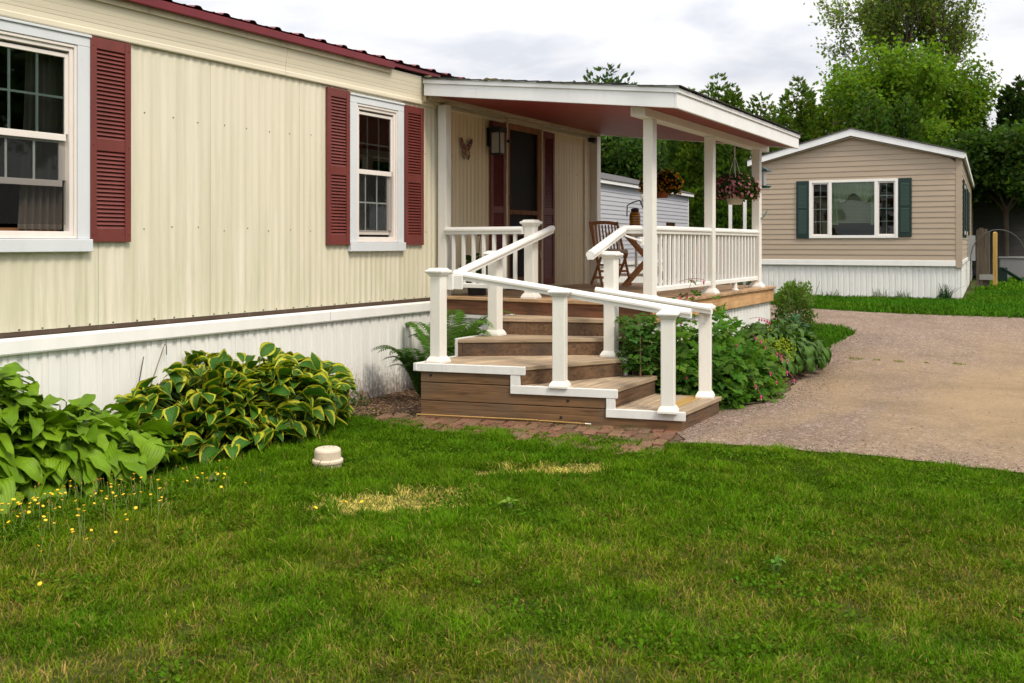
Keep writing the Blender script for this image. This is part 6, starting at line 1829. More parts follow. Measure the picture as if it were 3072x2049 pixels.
hv = thing('hosta', 'large mound hosta with dark green leaves edged in yellow', 'plant', (5.95, -0.42, 0))
mound(hv, hosta_mat('variegated_hosta', (0.032, 0.115, 0.010), (0.52, 0.50, 0.03), 0.665, c_in2=(0.062, 0.155, 0.012)), 5.52, -0.42, 1.10, 0.66, 0.70, 1150, (0.14, 0.235), 0.68, 101, cup=0.5, droop=(0.0, 0.55), pitch=(-0.55, 0.32), wall=-0.075, lump=0.16, wild=0.42, ruffle=0.07)
LIME = hosta_mat('lime_hosta', (0.185, 0.325, 0.010), None, vein=0.6, c_in2=(0.105, 0.225, 0.008))
hl = thing('hosta', 'lime green hosta with wide wavy leaves, nearer the step side', 'plant', (4.42, -0.40, 0), 'lime green hostas at the left edge')
mound(hl, LIME, 3.98, -0.42, 0.76, 0.54, 0.50, 520, (0.19, 0.30), 0.50, 102, cup=0.15, droop=(0.3, 0.9), ruffle=0.18, pitch=(-0.25, 0.50), wall=-0.075, lump=0.15, shape=0.45)
hl = thing('hosta', 'lime green hosta cut by the left edge of the photo', 'plant', (3.5, -0.35, 0), 'lime green hostas at the left edge')
mound(hl, LIME, 3.34, -0.28, 0.74, 0.52, 0.76, 460, (0.19, 0.30), 0.50, 103, cup=0.15, droop=(0.3, 0.9), ruffle=0.18, pitch=(-0.25, 0.50), wall=-0.075, lump=0.18, shape=0.45)
hg = thing('hosta', 'plain green hosta with narrow wavy leaves beside the gravel drive', 'plant', (11.4, -3.1, 0.1))
mound(hg, hosta_mat('green_hosta', (0.060, 0.135, 0.020), None, vein=0.45, c_in2=(0.085, 0.175, 0.022)), 11.55, -3.12, 1.10, 0.60, 0.56, 900, (0.13, 0.21), 0.40, 104, cup=0.15, droop=(0.4, 1.0), ruffle=0.18, pitch=(0.0, 1.0), z0=0.10, lump=0.12, shape=0.46)
hp = thing('peony', 'blue green leafy plant behind the plain green hosta', 'plant', (12.9, -3.0, 0.18))
mound(hp, hosta_mat('bluegreen_leaf', (0.055, 0.15, 0.055), None, vein=0.3), 12.95, -2.95, 0.42, 0.34, 0.50, 200, (0.09, 0.15), 0.36, 105, cup=0.1, droop=(0.2, 0.6), pitch=(-0.7, 0.5), z0=0.15, lump=0.2)

# bleeding heart: arching stems, divided leaves, strings of pink hearts
def lobed_leaf(r, size):
    """three leaflets, each three-lobed, on short stalks; flat fans in local xy (stalk along +x)"""
    vs, fs = [], []
    for ang, sc in ((0, 1.0), (1.05, 0.8), (-1.05, 0.8)):
        a = ang + r.gauss(0, 0.12); L = size * sc
        o = Vector((math.cos(a), math.sin(a), 0)) * size * 0.22
        prof = [(0.0, 0.0), (0.22, 0.20), (0.42, 0.40), (0.66, 0.40), (0.60, 0.22), (0.82, 0.20), (1.0, 0.0), (0.82, -0.20), (0.60, -0.22), (0.66, -0.40), (0.42, -0.40), (0.22, -0.20)]
        b = len(vs); ca, sa = math.cos(a), math.sin(a); dr = r.uniform(0.0, 0.5)
        vs.append(tuple(o + Vector((ca, sa, 0)) * L * 0.5 + Vector((0, 0, 0.02 * L))))
        for px, py in prof:
            x, y = px * L, py * L
            vs.append((o.x + x * ca - y * sa, o.y + x * sa + y * ca, o.z - dr * L * 0.35 * px ** 2 - 0.25 * abs(py) * L * dr))
        n = len(prof)
        fs += [(b, b + 1 + i, b + 1 + (i + 1) % n) for i in range(n)]
    return vs, fs
def heart(mb_p, mb_w, c, s):
    """pendant heart flower: pink pouches with a white drop below"""
    for sx in (-1, 1):
        ring = [(0.0, 0.0), (0.40, 0.10), (0.52, -0.22), (0.38, -0.60), (0.10, -0.88), (-0.02, -0.6)]
        vs = []
        for d in (-0.16, 0.16): vs += [(c[0] + sx * x * s * 0.6, c[1] + (d if 0 < i < 5 else 0) * s, c[2] + z * s) for i, (x, z) in enumerate(ring)]
        n = 6; mb_p.add(vs, [tuple(range(n)), tuple(range(2 * n - 1, n - 1, -1))] + [(i, n + i, n + (i + 1) % n, (i + 1) % n) for i in range(n)])
    mb_w.lathe([(0.0, 0.0), (0.13 * s, 0.18 * s), (0.09 * s, 0.42 * s), (0.0, 0.5 * s)], c[0], c[1], c[2] - 1.28 * s, 6)
PINK = paint('bleeding_heart_pink', (0.72, 0.06, 0.22), 0.45, 0.2); PALE = paint('petal_white', (0.80, 0.62, 0.68), 0.5, 0.1)
def leafy_bush(root, shape_fn, n, size, base, seed, z0=0.0, tipc=None, trans=None, lay=0.5, stems=26, centre=None, name='foliage'):
    r = random.Random(seed); rg = np.random.default_rng(seed)
    vs_all, fs_all, cs_all = [], [], []; nb = 0
    for i in range(n):
        p, outd = shape_fn(r)
        s = size * r.uniform(0.65, 1.3)
        v, f = lobed_leaf(r, s)
        yaw = math.atan2(outd[1], outd[0]) + r.gauss(0, 0.8); down = r.gauss(0.35, 0.45)
        Rm = np.array(Matrix.Rotation(yaw, 3, 'Z') @ Matrix.Rotation(down, 3, 'Y') @ Matrix.Rotation(r.gauss(0, 0.4), 3, 'X'))
        P = np.array(v) @ Rm.T + np.array(p)
        P[:, 2] = np.maximum(P[:, 2], z0 + 0.01)
        c = np.array(base) * r.uniform(0.65, 1.35) * np.array([1 + r.uniform(-0.15, 0.35), 1, 1 + r.uniform(-0.3, 0.3)])
        if tipc is not None and r.random() < tipc[0]: c = np.array(tipc[1]) * r.uniform(0.8, 1.2)
        vs_all.append(P); fs_all.append(np.array(f) + nb); nb += len(P); cs_all.append(np.repeat(c[None], len(P), 0))
    o = np_mesh(name, np.concatenate(vs_all), np.concatenate(fs_all), M['leaf'], np.concatenate(cs_all), root)
    if centre is not None:
        st = MB()
        for i in range(stems):
            p, od = shape_fn(r); b = Vector((centre[0] + r.uniform(-.2, .2) + (p[0] - centre[0]) * 0.3, centre[1] + r.uniform(-.1, .1) + (p[1] - centre[1]) * 0.3, z0)); q = Vector(p)
            st.tube([b, b.lerp(q, 0.5) + Vector((0, 0, 0.12)), q], [0.008, 0.006, 0.003], 5, cap=False)
        st.build('stems', paint('reddish_stem', (0.16, 0.10, 0.05), 0.6), root)
    return o
def ell(cx, cy, rx, ry, H, z0, rot=0.0, low=0.0, solid=0.5):
    def fn(r):
        a = r.uniform(0, 2 * math.pi); e = math.asin(r.uniform(low, 1)); s = r.uniform(solid, 1.05) * (0.88 + 0.18 * math.sin(3 * a + 2) + 0.1 * math.sin(7 * a))
        x, y = rx * math.cos(e) * math.cos(a) * s, ry * math.cos(e) * math.sin(a) * s
        X, Y = x * math.cos(rot) - y * math.sin(rot), x * math.sin(rot) + y * math.cos(rot)
        return (cx + X, cy + Y, z0 + H * math.sin(e) * s), (X, Y)
    return fn
bh = thing('bleeding_heart', 'bleeding heart bush with strings of pink flowers beside the lowest step', 'plant', (9.1, -3.1, 0))
f1, f2, f3 = ell(8.86, -2.82, 0.50, 0.36, 0.98, 0.0), ell(9.38, -3.08, 0.72, 0.54, 0.95, 0.0), ell(9.88, -3.32, 0.58, 0.40, 0.66, 0.0)
def bshape(r):
    while True:
        q = r.random(); p, d = (f1 if q < 0.36 else f2 if q < 0.8 else f3)(r)
        # keep clear of the treads and posts
        if p[0] < 8.50 + max(0, (-2.5 - p[1])) * 0.15 and p[1] < -2.62 and p[2] < 0.16: continue
        if p[0] < 8.38 or p[1] > -2.42: 
            if p[2] < 0.72: continue
        if abs(p[0] - 8.53) < 0.12 and abs(p[1] + 3.305) < 0.14: continue
        return p, d
leafy_bush(bh, bshape, 3200, 0.074, (0.072, 0.185, 0.020), 201, tipc=(0.12, (0.12, 0.22, 0.03)), centre=(9.2, -3.0), stems=40)
# sprig crossing onto the treads in front of the upper right post
sp_ = thing('bleeding_heart', 'bleeding heart branch leaning over the middle treads with two pink flowers', 'plant', (8.5, -2.6, 0.3))
leafy_bush(sp_, lambda r: (lambda a, s: ((8.46 + 0.24 * math.cos(a) * s, -2.66 + 0.17 * math.sin(a) * s, 0.40 + r.uniform(0, 0.52)), (-1, 0)))(r.uniform(0, 6.28), r.uniform(0, 1) ** 0.5), 330, 0.055, (0.06, 0.155, 0.026), 202, z0=0.25, tipc=(0.1, (0.10, 0.2, 0.03)), centre=(8.6, -2.75), stems=12)
rf = random.Random(8)
def flower_string(root, p, q, n, s=0.034):
    """arched thread with n hearts hanging from it"""
    p, q = Vector(p), Vector(q); mid = (p + q) / 2 + Vector((0, 0, 0.05))
    pts = [p.lerp(mid, t).lerp(mid.lerp(q, t), t) for t in [i / 8 for i in range(9)]]
    mb = MB(); mb.tube(pts, 0.0025, 4, cap=False); o = mb.build('flower', paint_stem, root)
    a, b = MB(), MB()
    for i in range(n):
        c = pts[4 + int(4 * i / max(1, n - 1)) if n > 1 else 8]; c = (c.x + rf.uniform(-.006, .006), c.y + rf.uniform(-.006, .006), c.z - 0.012); heart(a, b, c, s * rf.uniform(0.85, 1.15))
    a.build('petal', PINK, o); b.build('petal_tip', PALE, o)
paint_stem = paint('flower_stem', (0.25, 0.08, 0.07), 0.5)
for p, q, n_ in (((8.60, -2.62, 0.52), (8.42, -2.66, 0.53), 3), ((8.55, -2.72, 0.86), (8.38, -2.70, 0.87), 2), ((8.62, -2.75, 0.90), (8.50, -2.86, 0.93), 1), ((8.62, -2.9, 0.42), (8.45, -2.98, 0.36), 1), ((8.70, -3.0, 0.42), (8.60, -3.10, 0.34), 1),
                ((9.0, -2.75, 1.02), (9.18, -2.95, 1.08), 3), ((9.2, -2.9, 0.80), (9.35, -3.05, 0.78), 2), ((9.45, -3.2, 0.72), (9.30, -3.36, 0.60), 1), ((9.8, -3.3, 0.65), (9.75, -3.52, 0.56), 3), ((9.9, -3.45, 0.50), (9.85, -3.66, 0.42), 2),
                ((10.2, -3.4, 0.45), (10.3, -3.6, 0.36), 3), ((9.6, -3.55, 0.34), (9.45, -3.72, 0.24), 2), ((9.3, -3.5, 0.26), (9.1, -3.66, 0.14), 2), ((10.0, -3.6, 0.30), (9.95, -3.76, 0.2), 2), ((10.9, -3.0, 0.72), (11.05, -3.2, 0.70), 5), ((9.3, -2.75, 1.2), (9.5, -2.95, 1.22), 2)):
    flower_string(bh if p[0] > 8.7 else sp_, p, q, n_)
# tall sprig above the railing line
ts = MB(); ts.tube([(9.0, -2.85, 0.5), (9.02, -2.9, 0.95), (9.1, -2.98, 1.28)], [0.006, 0.004, 0.002], 5); ts.tube([(9.02, -2.9, 0.9), (9.15, -3.0, 1.05), (9.3, -3.05, 1.08)], [0.005, 0.003, 0.002], 5)
ts.build('stems', paint_stem, bh)
leafy_bush(bh, lambda r: (lambda t: ((9.0 + 0.12 * t + r.gauss(0, 0.05), -2.87 - 0.1 * t + r.gauss(0, 0.05), 0.9 + 0.34 * t), (1, -0.3)))(r.random()), 26, 0.06, (0.06, 0.14, 0.03), 203)
lm_ = thing('ladys_mantle', 'chartreuse flowering ground plant between the bleeding heart and the green hosta', 'plant', (10.7, -3.2, 0.1))
fl = ell(10.45, -3.25, 0.55, 0.30, 0.34, 0.04)
leafy_bush(lm_, fl, 420, 0.075, (0.085, 0.17, 0.02), 204, z0=0.05, centre=(10.5, -3.2), stems=18)
rg = np.random.default_rng(12); n = 800
cl = rg.normal(size=(24, 3)) * np.array([0.30, 0.16, 0.06]) + np.array([10.75, -3.34, 0.44])
P = cl[rg.integers(0, 24, n)] + rg.normal(size=(n, 3)) * 0.035
V, F, C = leaf_cloud(P, np.tile([0, 0, 1.0], (n, 1)), 0.018, colour_mix(rg, n, (0.30, 0.38, 0.03), 0.25), rg, 1.0)
np_mesh('blossom', V, F, M['leaf'], C, lm_)
# airy shrub at the far porch corner
sb = thing('shrub', 'feathery light green shrub at the far outer corner of the porch', 'shrub', (13.75, -2.8, 0.2))
rg = np.random.default_rng(14); n = 2600
a = rg.uniform(0, 6.28, n); z = rg.uniform(0.02, 1, n) ** 0.8; rad = 0.30 * (0.55 + 0.75 * z * (1 - z) * 2 + 0.25 * np.sin(a * 4 + z * 5)) * np.sqrt(rg.uniform(0.2, 1, n))
P = np.stack([13.75 + rad * np.cos(a), -2.80 + rad * np.sin(a), 0.2 + 0.80 * z + 0.05 * np.sin(a * 5)], 1)
V, F, C = leaf_cloud(P, np.stack([np.cos(a), np.sin(a), np.full(n, .5)], 1), 0.026, colour_mix(rg, n, (0.10, 0.17, 0.025), 0.3) * (0.7 + 0.6 * z)[:, None], rg, 2.4)
np_mesh('foliage', V, F, M['leaf'], C, sb)
st = MB()
for i in range(26):
    a_ = rf.uniform(0, 6.28); st.tube([(13.75 + .08 * math.cos(a_), -2.8 + .08 * math.sin(a_), 0.15), (13.75 + .35 * math.cos(a_), -2.8 + .35 * math.sin(a_), 0.85 + rf.uniform(0, .22))], [0.006, 0.002], 4)
st.build('stems', paint('green_stem', (0.14, 0.17, 0.05), 0.6), sb)

# ferns against the skirting
def fern(root, x, y, n, L, seed, arc=(0, 6.28), col_=(0.055, 0.13, 0.02), z0=0.0, rise=0.75):
    r = random.Random(seed); vs_a, fs_a, cs_a = [], [], []; nb = 0; st = MB()
    for i in range(n):
        a = r.uniform(*arc); l = L * r.uniform(0.7, 1.15); d = Vector((math.cos(a), math.sin(a), 0)); sd_ = Vector((-d.y, d.x, 0))
        pts = []
        for k_ in range(15):
            t = k_ / 14; pts.append(Vector((x, y, z0)) + d * (l * 0.75 * t ** 1.3) + Vector((0, 0, l * rise * math.sin(t * 2.0) * 0.95)))
        for p in pts:
            if p.y > -0.05: p.y = -0.05
            p.z = max(p.z, 0.02)
        st.tube(pts, [0.004 * (1 - 0.8 * k_ / 14) for k_ in range(15)], 4, cap=False)
        c0 = np.array(col_) * r.uniform(0.7, 1.3)
        for k_ in range(2, 29):
            t = k_ / 29; q = t * 14; i0 = int(q); p = pts[i0].lerp(pts[min(14, i0 + 1)], q - i0)
            tn = (pts[min(14, i0 + 1)] - pts[i0]).normalized()
            wl = l * 0.20 * math.sin(math.pi * min(1, t * 1.02)) ** 0.7 * (1 - 0.3 * t)
            for s in (-1, 1):
                e = p + sd_ * s * wl + tn * wl * 0.45 - Vector((0, 0, wl * 0.15)); w_ = tn * l * 0.017
                m_ = p.lerp(e, 0.5)
                q4 = [p - w_ * 0.6, m_ - w_, e, m_ + w_]
                q4 = [(v.x, min(v.y, -0.05), max(v.z, 0.015)) for v in q4]
                vs_a += q4; fs_a.append((nb, nb + 1, nb + 2, nb + 3)); nb += 4; cs_a += [c0 * r.uniform(0.85, 1.15)] * 4
    np_mesh('frond', np.array(vs_a), np.array(fs_a), M['leaf'], np.array(cs_a), root)
    st.build('stems', paint('fern_stem', (0.10, 0.12, 0.03), 0.6), root)
fr_ = thing('fern', 'dark green fern against the white skirting left of the steps', 'fern', (7.88, -0.50, 0), 'ferns by the steps')
fern(fr_, 7.88, -0.50, 24, 0.62, 301, (2.2, 5.6), rise=0.85)
fr_ = thing('fern', 'light green fern standing behind the outer corner newel post', 'fern', (8.2, -0.62, 0), 'ferns by the steps')
fern(fr_, 8.15, -0.62, 20, 0.92, 302, (-1.9, 1.5), (0.085, 0.19, 0.025), rise=0.9)
wd_ = thing('weed', 'small leafy weed at the foot of the white skirting', 'weed', (7.25, -0.22, 0))
leafy_bush(wd_, ell(7.25, -0.22, 0.14, 0.10, 0.16, 0), 40, 0.035, (0.07, 0.15, 0.03), 303, centre=(7.25, -.22), stems=6)

# two thin canes leaning on the skirting above the lime hosta
for p, q, lab in (((4.55, -0.34, 0.30), (4.86, -0.07, 0.72), 'thin dark cane leaning on the white skirting, left of a pair'), ((4.60, -0.34, 0.28), (5.06, -0.068, 0.80), 'thin pale cane with a hooked tip leaning on the white skirting, right of a pair')):
    t = thing('cane', lab, 'stick', p)
    mb = MB(); mb.tube([p, q], [0.006, 0.004], 6); mb.build('shaft', paint('cane', (0.20, 0.15, 0.10) if 'pale' in lab else (0.08, 0.06, 0.05), 0.7), t)
    if 'hook' in lab:
        mb = MB(); mb.tube([q, (q[0] + 0.012, q[1] - 0.004, q[2] - 0.01), (q[0] + 0.015, q[1] - 0.004, q[2] - 0.085)], 0.0035, 6); mb.build('hook', M['black'], t)

# low stone edging hidden in front of the hostas
es = thing('edging_board', 'weathered flat edging board lying in front of the hostas', 'board', (5.25, -0.78, 0))
mb = MB(); mb.bar((5.0, -0.70, 0.018), (5.62, -0.93, 0.022), 0.10, 0.03); mb.build('plank', wood('grey_edging', (0.22, 0.19, 0.14), (0.1, 0.085, 0.06), R(-20)), es, bevel=0.006)
# ------------------------------------------------------------------ things on and around the porch
# folding slatted chair
ch = thing('folding_chair', 'oiled wooden folding chair with slatted back on the porch deck', 'chair', (12.33, -0.56, DZ), rz=0.0)
def chair_parts(root, rz):
    Rz = Matrix.Rotation(rz, 4, 'Z'); o0 = Vector((12.33, -0.56, DZ))
    def T_(m): m.v = [tuple(Rz @ Vector(p) + o0) for p in m.v]; return m
    for s in (-1, 1):      # local: +x forward, y across
        y = 0.215 * s
        m = MB(); m.bar((0.24, y, 0), (-0.235, y * 0.98, 0.90), 0.024, 0.042, up=(1, 0, 0)); T_(m).build('leg', M['teak'], root, bevel=0.004)
        m = MB(); m.bar((-0.24, y * 0.88, 0), (0.17, y * 0.88, 0.44), 0.024, 0.042, up=(1, 0, 0)); T_(m).build('leg', M['teak'], root, bevel=0.004)
    m = MB()
    for i in range(7):
        x = -0.16 + i * 0.055; m.box(x - 0.023, x + 0.023, -0.20, 0.20, 0.435, 0.452)
    T_(m).build('seat', M['teak'], root, bevel=0.003)
    m = MB()
    for i in range(8):
        y = -0.175 + i * 0.05; m.bar((-0.125, y, 0.50), (-0.232, y, 0.86), 0.022, 0.012, up=(1, 0, 0.3))
    m.bar((-0.118, -0.20, 0.49), (-0.118, 0.20, 0.49), 0.022, 0.045)
    for i in range(8):
        y0, y1 = -0.215 + i * 0.05375, -0.215 + (i + 1) * 0.05375; f = lambda q: 0.872 + 0.022 * (1 - (q / 0.215) ** 2)
        m.bar((-0.235, y0, f(y0)), (-0.235, y1, f(y1)), 0.024, 0.05)
    T_(m).build('backrest', M['teak'], root, bevel=0.003)
    m = MB(); m.bar((-0.15, -0.19, 0.10), (-0.15, 0.19, 0.10), 0.02, 0.035); m.bar((0.135, -0.2, 0.20), (0.135, 0.2, 0.20), 0.02, 0.035); m.bar((0.02, -0.19, 0.285), (0.02, 0.19, 0.285), 0.02, 0.03)
    T_(m).build('stretcher', M['teak'], root, bevel=0.003)
    m = MB(); m.box(-0.17, 0.20, -0.20, 0.20, 0.454, 0.505); T_(m).build('cushion', paint('cream_cushion', (0.60, 0.52, 0.42), 0.85, 0.1), root, bevel=0.018, seg=2)
chair_parts(ch, R(228))
# small round folding table
tb = thing('folding_table', 'round dark wooden folding table with crossed legs on the porch deck', 'table', (12.17, -1.21, DZ))
mb = MB(); mb.lathe([(0.0, 0.745), (0.36, 0.745), (0.37, 0.755), (0.37, 0.77), (0.36, 0.778), (0, 0.778)], 12.17, -1.21, DZ, 32); mb.build('tabletop', M['teak'], tb)
for s in (-1, 1):
    q = Vector((0.8585, 0.5128, 0)) * 0.17 * s; u = Vector((0.5128, -0.8585, 0)) * 0.33; c = Vector((12.17, -1.21, DZ)) + q
    mb = MB(); mb.bar(c - u * s, c + u * s + Vector((0, 0, 0.742)), 0.026, 0.045, up=(0.5128, -0.8585, 0)); mb.build('leg', M['teak'], tb, bevel=0.004)
    q2 = q * 0.8; c = Vector((12.17, -1.21, DZ)) + q2
    mb = MB(); mb.bar(c + u * s, c - u * s + Vector((0, 0, 0.742)), 0.026, 0.045, up=(0.5128, -0.8585, 0)); mb.build('leg', M['teak'], tb, bevel=0.004)
u = Vector((0.5128, -0.8585, 0)); q = Vector((0.8585, 0.5128, 0)); c = Vector((12.17, -1.21, DZ))
for s_ in (-1, 1):
    mb = MB(); mb.bar(c + u * 0.24 * s_ - q * 0.15 + Vector((0, 0, 0.11)), c + u * 0.24 * s_ + q * 0.15 + Vector((0, 0, 0.11)), 0.02, 0.04)
    mb.build('stretcher', M['teak'], tb)
# yellow jar lantern with black hook on the table
lj = thing('table_lantern', 'amber ribbed jar lantern with a black hooked handle on the porch table', 'lantern', (12.02, -1.08, DZ + 0.78))
lx, ly, lz = 12.02, -1.08, DZ + 0.78
mb = MB(); mb.lathe([(0.0, 0.0), (0.065, 0.0), (0.075, 0.03), (0.075, 0.20), (0.06, 0.235), (0.05, 0.25), (0, 0.25)], lx, ly, lz, 20)
k = NT('amber_ribs'); v = k.coord(); wv = k.n('ShaderNodeTexWave', {'Vector': v, 'Scale': 9.0, 'Distortion': 1.0}, bands_direction='Z')
mb.build('jar', k.set(k.ramp(wv.outputs['Fac'], [(0.2, (0.18, 0.06, 0.01)), (0.8, (0.55, 0.25, 0.02))]), 0.25, 0.5), lj, smooth=True)
mb = MB(); mb.lathe([(0.055, 0.251), (0.055, 0.28), (0.02, 0.30), (0, 0.30)], lx, ly, lz, 16); mb.build('lid', M['black'], lj)
mb = MB(); hq = Vector((0.5128, -0.8585, 0)) * 0.11
mb.tube([(lx - hq.x, ly - hq.y, lz + 0.18), (lx - hq.x * 0.95, ly - hq.y * 0.95, lz + 0.33), (lx - hq.x * 0.3, ly - hq.y * 0.3, lz + 0.37), (lx + hq.x * 0.6, ly + hq.y * 0.6, lz + 0.40), (lx + hq.x, ly + hq.y, lz + 0.30)], 0.009, 6); mb.build('handle', M['black'], lj, smooth=True)
# wooden planter post behind the table (weathered square post at the far railing)
wp = thing('plank', 'brown weathered board leaning upright against the far end railing', 'board', (13.0, -1.2, DZ))
mb = MB(); mb.bar((12.98, -1.20, DZ), (13.04, -1.20, 1.90), 0.13, 0.03, up=(1, 0, 0)); mb.build('shaft', wood('brown_board', (0.24, 0.17, 0.11), (0.12, 0.08, 0.05), 0, tilt='z'), wp)
yp = thing('plank', 'yellow fresh sawn board leaning upright beside the brown one', 'board', (13.0, -1.45, DZ))
mb = MB(); mb.bar((12.96, -1.40, DZ), (13.04, -1.40, 1.72), 0.11, 0.03, up=(1, 0, 0)); mb.build('shaft', wood('yellow_sawn', (0.58, 0.38, 0.14), (0.42, 0.26, 0.08), 0, tilt='z'), yp)

# potted plant behind the near end railing
pp = thing('potted_plant', 'leafy plant in a black nursery pot behind the near end railing', 'potted plant', (9.10, -0.40, DZ))
mb = MB(); mb.lathe([(0.0, 0.0), (0.10, 0.0), (0.125, 0.20), (0.135, 0.20), (0.135, 0.235), (0.12, 0.235), (0.115, 0.20), (0, 0.19)], 9.10, -0.40, DZ, 24); mb.build('pot', M['black'], pp)
mound(pp, hosta_mat('houseplant_leaf', (0.045, 0.10, 0.02), None, vein=0.3, c_in2=(0.075, 0.13, 0.03)), 9.10, -0.40, 0.20, 0.20, 0.26, 60, (0.09, 0.15), 0.6, 401, cup=0.2, droop=(0.2, 0.8), pitch=(-0.4, 0.7), z0=DZ + 0.2, lump=0.2)
mb = MB(); mb.tube([(9.10, -0.40, DZ + 0.2), (9.12, -0.42, DZ + 0.55), (9.10, -0.45, DZ + 0.70)], 0.004, 5); mb.tube([(9.08, -0.42, DZ + 0.68), (9.12, -0.47, DZ + 0.72)], 0.012, 6); mb.build('stake', M['black'], pp)

# hanging baskets
def basket_flowers(root, P, N, size, cols, seed, ring=None, name='blossom'):
    """little five-petalled discs facing outward"""
    r = np.random.default_rng(seed); vs, fs, cs = [], [], []
    for p, n_, c in zip(P, N, cols):
        n_ = Vector(tuple(n_)).normalized(); a = n_.cross(Vector((0, 0, 1))); a.normalize(); b = n_.cross(a); s = size * r.uniform(0.75, 1.25); b0 = len(vs)
        vs.append(tuple(Vector(tuple(p)) - n_ * s * 0.12)); cs.append(ring if ring is not None else c)
        for k_ in range(10):
            t = 2 * math.pi * k_ / 10; rr2 = s * 0.5 * (1.0 if k_ % 2 == 0 else 0.82)
            q = Vector(tuple(p)) + a * math.cos(t) * rr2 * 0.45 + b * math.sin(t) * rr2 * 0.45; vs.append(tuple(q)); cs.append(ring if ring is not None else c)
        for k_ in range(10):
            t = 2 * math.pi * k_ / 10; rr2 = s * 0.5 * (1.0 if k_ % 2 == 0 else 0.82)
            q = Vector(tuple(p)) + a * math.cos(t) * rr2 + b * math.sin(t) * rr2 + n_ * s * 0.10; vs.append(tuple(q)); cs.append(c)
        for k_ in range(10):
            k2 = (k_ + 1) % 10; fs.append((b0, b0 + 1 + k_, b0 + 1 + k2)); fs.append((b0 + 1 + k_, b0 + 11 + k_, b0 + 11 + k2)); fs.append((b0 + 1 + k_, b0 + 11 + k2, b0 + 1 + k2))
    return np_mesh(name, np.array(vs), np.array(fs), M['leaf'], np.array(cs), root)
def basket(name, label, x, y, ztop, zpot, rad, potmat, potcol, wire, seed, leafc, nleaf, blossoms, fcols, ring, fs, hook_z):
    t = thing(name, label, 'flower basket', (x, y, zpot - 0.15))
    mb = MB(); mb.lathe([(0.0, -0.15), (0.085, -0.15), (0.125, 0.0), (0.138, 0.0), (0.138, 0.025), (0.12, 0.025), (0, 0.0)], x, y, zpot, 24); mb.build('pot', potmat, t)
    mb = MB()
    for k_ in range(4):
        a = k_ * math.pi / 2 + 0.4; mb.tube([(x + 0.13 * math.cos(a), y + 0.13 * math.sin(a), zpot + 0.02), (x, y, hook_z - 0.16)], 0.004, 5, cap=False)
    mb.tube([(x, y, hook_z - 0.16), (x, y, hook_z - 0.04)], 0.009, 6); mb.tube([(x, y, hook_z - 0.05), (x + 0.015, y, hook_z - 0.02), (x, y, hook_z)], 0.004, 6)
    mb.build('hanger', wire, t)
    r = np.random.default_rng(seed)
    def cloud(n, s0, s1):
        a = r.uniform(0, 6.28, n); e = np.arcsin(r.uniform(-0.55, 1, n)); s = r.uniform(s0, s1, n) * (0.85 + 0.25 * np.sin(a * 3 + 1) * 0.6)
        hh = np.where(e > 0, (ztop - zpot), 0.26)
        P = np.stack([x + rad * np.cos(e) * np.cos(a) * s, y + rad * np.cos(e) * np.sin(a) * s, zpot + 0.03 + hh * np.sin(e) * s], 1)
        return P, np.stack([np.cos(e) * np.cos(a), np.cos(e) * np.sin(a), np.sin(e)], 1)
    P, N = cloud(nleaf, 0.35, 1.0)
    k_ = ~((P[:, 2] < zpot - 0.0) & (np.hypot(P[:, 0] - x, P[:, 1] - y) < 0.15)); P, N = P[k_], N[k_]
    V, F, C = leaf_cloud(P, N, 0.032, colour_mix(r, len(P), leafc, 0.35), r, 2.0)
    np_mesh('foliage', V, F, M['leaf'], C, t)
    P, N = cloud(blossoms, 0.92, 1.08)
    k_ = ~((P[:, 2] < zpot - 0.0) & (np.hypot(P[:, 0] - x, P[:, 1] - y) < 0.17)); P, N = P[k_], N[k_]
    basket_flowers(t, P, N + r.normal(size=P.shape) * 0.25, fs, [fcols[i] for i in r.integers(0, len(fcols), len(P))], seed, ring)
    return t
basket('hanging_basket', 'white hanging basket of pink petunias under the porch beam', 11.74, -2.565, 2.46, 2.24, 0.34, paint('cream_pot', (0.70, 0.64, 0.50), 0.45), None, paint('white_wire', (0.6, 0.6, 0.56), 0.4), 501, (0.055, 0.085, 0.022), 5200, 400, [np.array((0.74, 0.40, 0.47)), np.array((0.80, 0.58, 0.62)), np.array((0.70, 0.34, 0.42)), np.array((0.42, 0.07, 0.17))], np.array((0.55, 0.10, 0.20)), 0.030, 2.862)
basket('hanging_basket', 'terracotta hanging basket of orange flowers behind the near porch post', 12.80, -1.16, 2.64, 2.40, 0.335, paint('terracotta', (0.36, 0.13, 0.065), 0.75), None, M['black'], 502, (0.045, 0.075, 0.015), 5200, 420, [np.array((0.72, 0.30, 0.03)), np.array((0.66, 0.38, 0.04)), np.array((0.75, 0.22, 0.03))], None, 0.034, 3.09)

# bird feeder
fx, fy, fz_ = 12.97, -2.535, 2.36
bfd = thing('bird_feeder', 'hanging bird feeder with a dark green roof and tray behind the far porch post', 'bird feeder', (fx, fy, fz_))
GR = paint('feeder_green', (0.012, 0.10, 0.09), 0.45)
def pyr(mb, r0, z0, r1, z1):
    vs = [(fx + a * r0, fy + b * r0, z0) for a, b in ((-1, -1), (1, -1), (1, 1), (-1, 1))] + [(fx + a * r1, fy + b * r1, z1) for a, b in ((-1, -1), (1, -1), (1, 1), (-1, 1))]
    mb.add(vs, [(0, 3, 2, 1), (4, 5, 6, 7), (0, 1, 5, 4), (1, 2, 6, 5), (2, 3, 7, 6), (3, 0, 4, 7)])
mb = MB(); pyr(mb, 0.125, fz_ + 0.225, 0.12, fz_ + 0.24); pyr(mb, 0.12, fz_ + 0.241, 0.02, fz_ + 0.30); mb.build('roof', GR, bfd)
